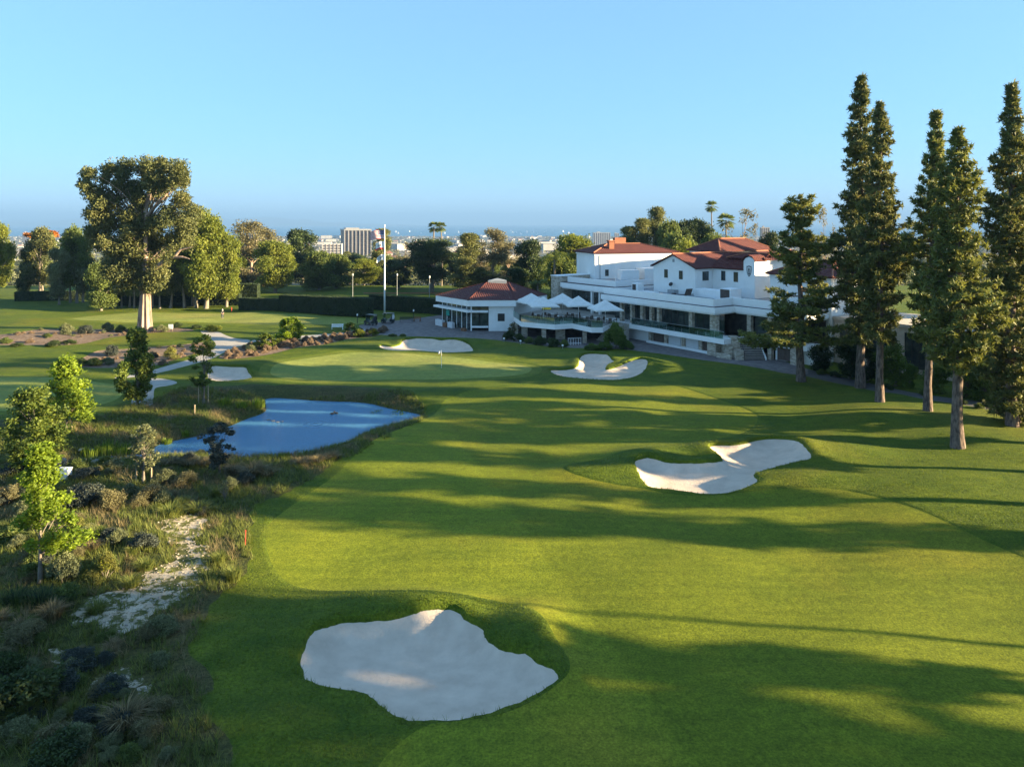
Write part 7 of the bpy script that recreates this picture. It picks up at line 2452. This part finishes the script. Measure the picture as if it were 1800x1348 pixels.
rng = np.random.default_rng(17)
fb = []
for v_ in range(3):
    W, Dp, Hh = (14, 12, 6), (30, 16, 8), (44, 22, 11)
    w, dd, h = ((14, 12, 6), (30, 16, 8), (44, 22, 11))[v_]
    mb = MB(); mb.box(-w / 2, w / 2, -dd / 2, dd / 2, -2, h)
    a = mb.build('wall', MATS['far_wall_a']); ma = a.data; bpy.data.objects.remove(a)
    mb = MB()
    if v_ == 0:
        mb.add([(-w / 2 - .5, -dd / 2 - .5, h), (w / 2 + .5, -dd / 2 - .5, h), (w / 2 + .5, dd / 2 + .5, h), (-w / 2 - .5, dd / 2 + .5, h), (-w / 4, 0, h + 2.6), (w / 4, 0, h + 2.6)], [(0, 1, 5, 4), (1, 2, 5), (2, 3, 4, 5), (3, 0, 4), (3, 2, 1, 0)])
    else:
        mb.box(-w / 2 - .3, w / 2 + .3, -dd / 2 - .3, dd / 2 + .3, h + .01, h + .8)
    b = mb.build('roof', MATS['far_roof_red' if v_ == 0 else 'far_roof']); mr = b.data; bpy.data.objects.remove(b)
    mb = MB()
    mb.box(-w / 2 + 1, w / 2 - 1, -dd / 2 - .08, -dd / 2 - .01, 1.5, 3.4)
    c = mb.build('window_band', MATS['tower_glass']); mw = c.data; bpy.data.objects.remove(c)
    fb.append((ma, mr, mw))
FLAB = ['small far house with red roof on the coastal plain', 'mid-sized pale flat-roofed building on the coastal plain', 'long pale flat-roofed building on the coastal plain']
n = 0
while n < 230:
    d = 700 + 4700 * rng.random() ** 0.8
    px = -60 + 1960 * rng.random() if n > 150 else 480 + 560 * rng.random()
    k = rng.choice(3, p=[.35, .4, .25])
    if 560 < px < 660 and d < 1350: continue
    n += 1
    e = empty('far_building', (PX(px, d), d, land_z(d)), rng.normal() * .5, FLAB[k], 'building', FARG + (', houses', ', mid-sized', ', long')[k])
    s = 0.8 + 0.7 * rng.random()
    e.scale = (s, s, s * (.8 + .6 * rng.random()))
    for nm, me in zip(('wall', 'roof', 'window_band'), fb[k]): link_mesh(nm, me, e)
# rest of the city: rooftops and tree canopy that read as one mass
mb = MB()
for i in range(2600):
    d = 900 + 4750 * rng.random() ** 0.75
    x = PX(-150 + 2100 * rng.random(), d)
    w, dd, h = 8 + 18 * rng.random(), 7 + 10 * rng.random(), 4 + 4 * rng.random()
    z = land_z(d)
    mb.box(x - w / 2, x + w / 2, d - dd / 2, d + dd / 2, z - 2, z + h)
o = mb.build('city_rooftops', MATS['far_wall_a']); tag(o, 'hazy far city of small pale roofs on the coastal plain', kind='stuff')
mat('far_wall_mix', (0.13, 0.12, 0.11), (0.40, 0.385, 0.37), scale=0.02, rough=0.9, contrast=(0.42, 0.62))
o.data.materials[0] = MATS['far_wall_mix']
n = 9000
dd = 330 + 5300 * rng.random(n) ** 1.1
xx = np.array([PX(-200 + 2200 * rng.random(), q) for q in dd])
C = np.column_stack([xx, dd, [land_z(q) for q in dd]])
C = np.repeat(C, 16, axis=0)
C += rng.normal(size=C.shape) * np.array((3.2, 3.2, 1.6)) + np.array((0, 0, 4.2))
V, F = leaf_quads(C, 3.4, .7, rng)
tag(link_mesh('city_canopy', np_mesh('city_canopy', V, F, MATS['far_canopy'], np.repeat(np.clip(np.repeat(rng.random(n) * .7, 16) + rng.random(n * 16) * .3, 0, 1), 4))), 'far tree canopy covering the slope and city', kind='stuff')
# woodland on the slope just behind the hedges
n = 1500
dd = 222 + 170 * rng.random(n)
xx = np.array([PX(-150 + 2100 * rng.random(), q) for q in dd])
C = np.column_stack([xx, dd, [land_z(q) for q in dd]])
C = np.repeat(C, 46, axis=0)
C += rng.normal(size=C.shape) * np.array((1.5, 1.5, 1.2)) + np.array((0, 0, 2.6))
V, F = leaf_quads(C, 0.9, .6, rng)
tag(link_mesh('undergrowth', np_mesh('undergrowth', V, F, MATS['far_canopy'], np.repeat(np.clip(np.repeat(rng.random(n) * .7, 46) + rng.random(n * 46) * .3, 0, 1), 4))), 'scrubby undergrowth on the slope behind the hedges', kind='stuff')

# pale garden wall and bank beyond the hedges
e = empty('boundary_wall', (PX(720, 190), 190, -1), 0, 'long pinkish boundary wall beyond the lawn hedge', 'wall')
mb = MB(); mb.box(PX(640, 190) - PX(720, 190), PX(800, 190) - PX(720, 190), 0, .4, 0, 1.0); mb.build('wall', MATS['far_wall_b'], e)
mb = MB(); mb.box(PX(639, 190) - PX(720, 190), PX(801, 190) - PX(720, 190), -.1, .5, 1.003, 1.25); mb.build('coping', MATS['terracotta'], e)

# ------------------------------------------------------------------ sailing boats
bh = MB(); bh.add([(-5, -1.2, 0), (5, -.8, 0), (6.5, 0, .6), (5, .8, 0), (-5, 1.2, 0), (-5.2, -1.4, 1.4), (5, -1, 1.5), (7.5, 0, 1.8), (5, 1, 1.5), (-5.2, 1.4, 1.4)], [(0, 1, 6, 5), (1, 2, 7, 6), (2, 3, 8, 7), (3, 4, 9, 8), (4, 0, 5, 9), (5, 6, 7, 8, 9)])
o = bh.build('hull', MATS['white_paint']); mh = o.data; bpy.data.objects.remove(o)
bs_ = MB(); bs_.add([(0, 0, 2), (0, .1, 17), (-5, .6, 2.4), (.2, .05, 2), (.2, .1, 15), (6.5, .4, 2.2)], [(0, 1, 2), (3, 5, 4)])
o = bs_.build('sail', MATS['flag_white']); ms_ = o.data; bpy.data.objects.remove(o)
BOATS = [(640, 401), (655, 402), (782, 411), (806, 409), (878, 409), (898, 406), (901, 409), (908, 410), (926, 409), (938, 409), (957, 409), (960, 407), (972, 406), (1018, 405), (850, 412), (1000, 411), (915, 412), (945, 412), (990, 408), (1030, 409), (870, 411), (720, 408), (740, 411), (696, 409), (700, 411)]
for i, (px, py) in enumerate(BOATS):
    d = 108.5 * FPX / (py - HY)
    e = empty('sailing_boat', (PX(px, d), d, -90), rng.normal() * .5, 'tiny white sailing boat far out on the sea', 'boat', 'sailing boats on the bay')
    link_mesh('hull', mh, e); link_mesh('sail', ms_, e)
    s = 1.0 + .7 * rng.random()
    e.scale = (s, s, s)

# ------------------------------------------------------------------ haze
hm = bpy.data.materials.new('haze')
hm.use_nodes = True
N, L = hm.node_tree.nodes, hm.node_tree.links
N.remove(N['Principled BSDF'])
pv_ = N.new('ShaderNodeVolumePrincipled')
pv_.inputs['Color'].default_value = (0.16, 0.30, 0.56, 1)
pv_.inputs['Density'].default_value = 1.0e-4
pv_.inputs['Anisotropy'].default_value = 0.0
L.new(pv_.outputs[0], N['Material Output'].inputs['Volume'])
mb = MB(); mb.box(-42000, 42000, -800, 35000, -112, 420)
o = mb.build('haze', hm); tag(o, kind='stuff')
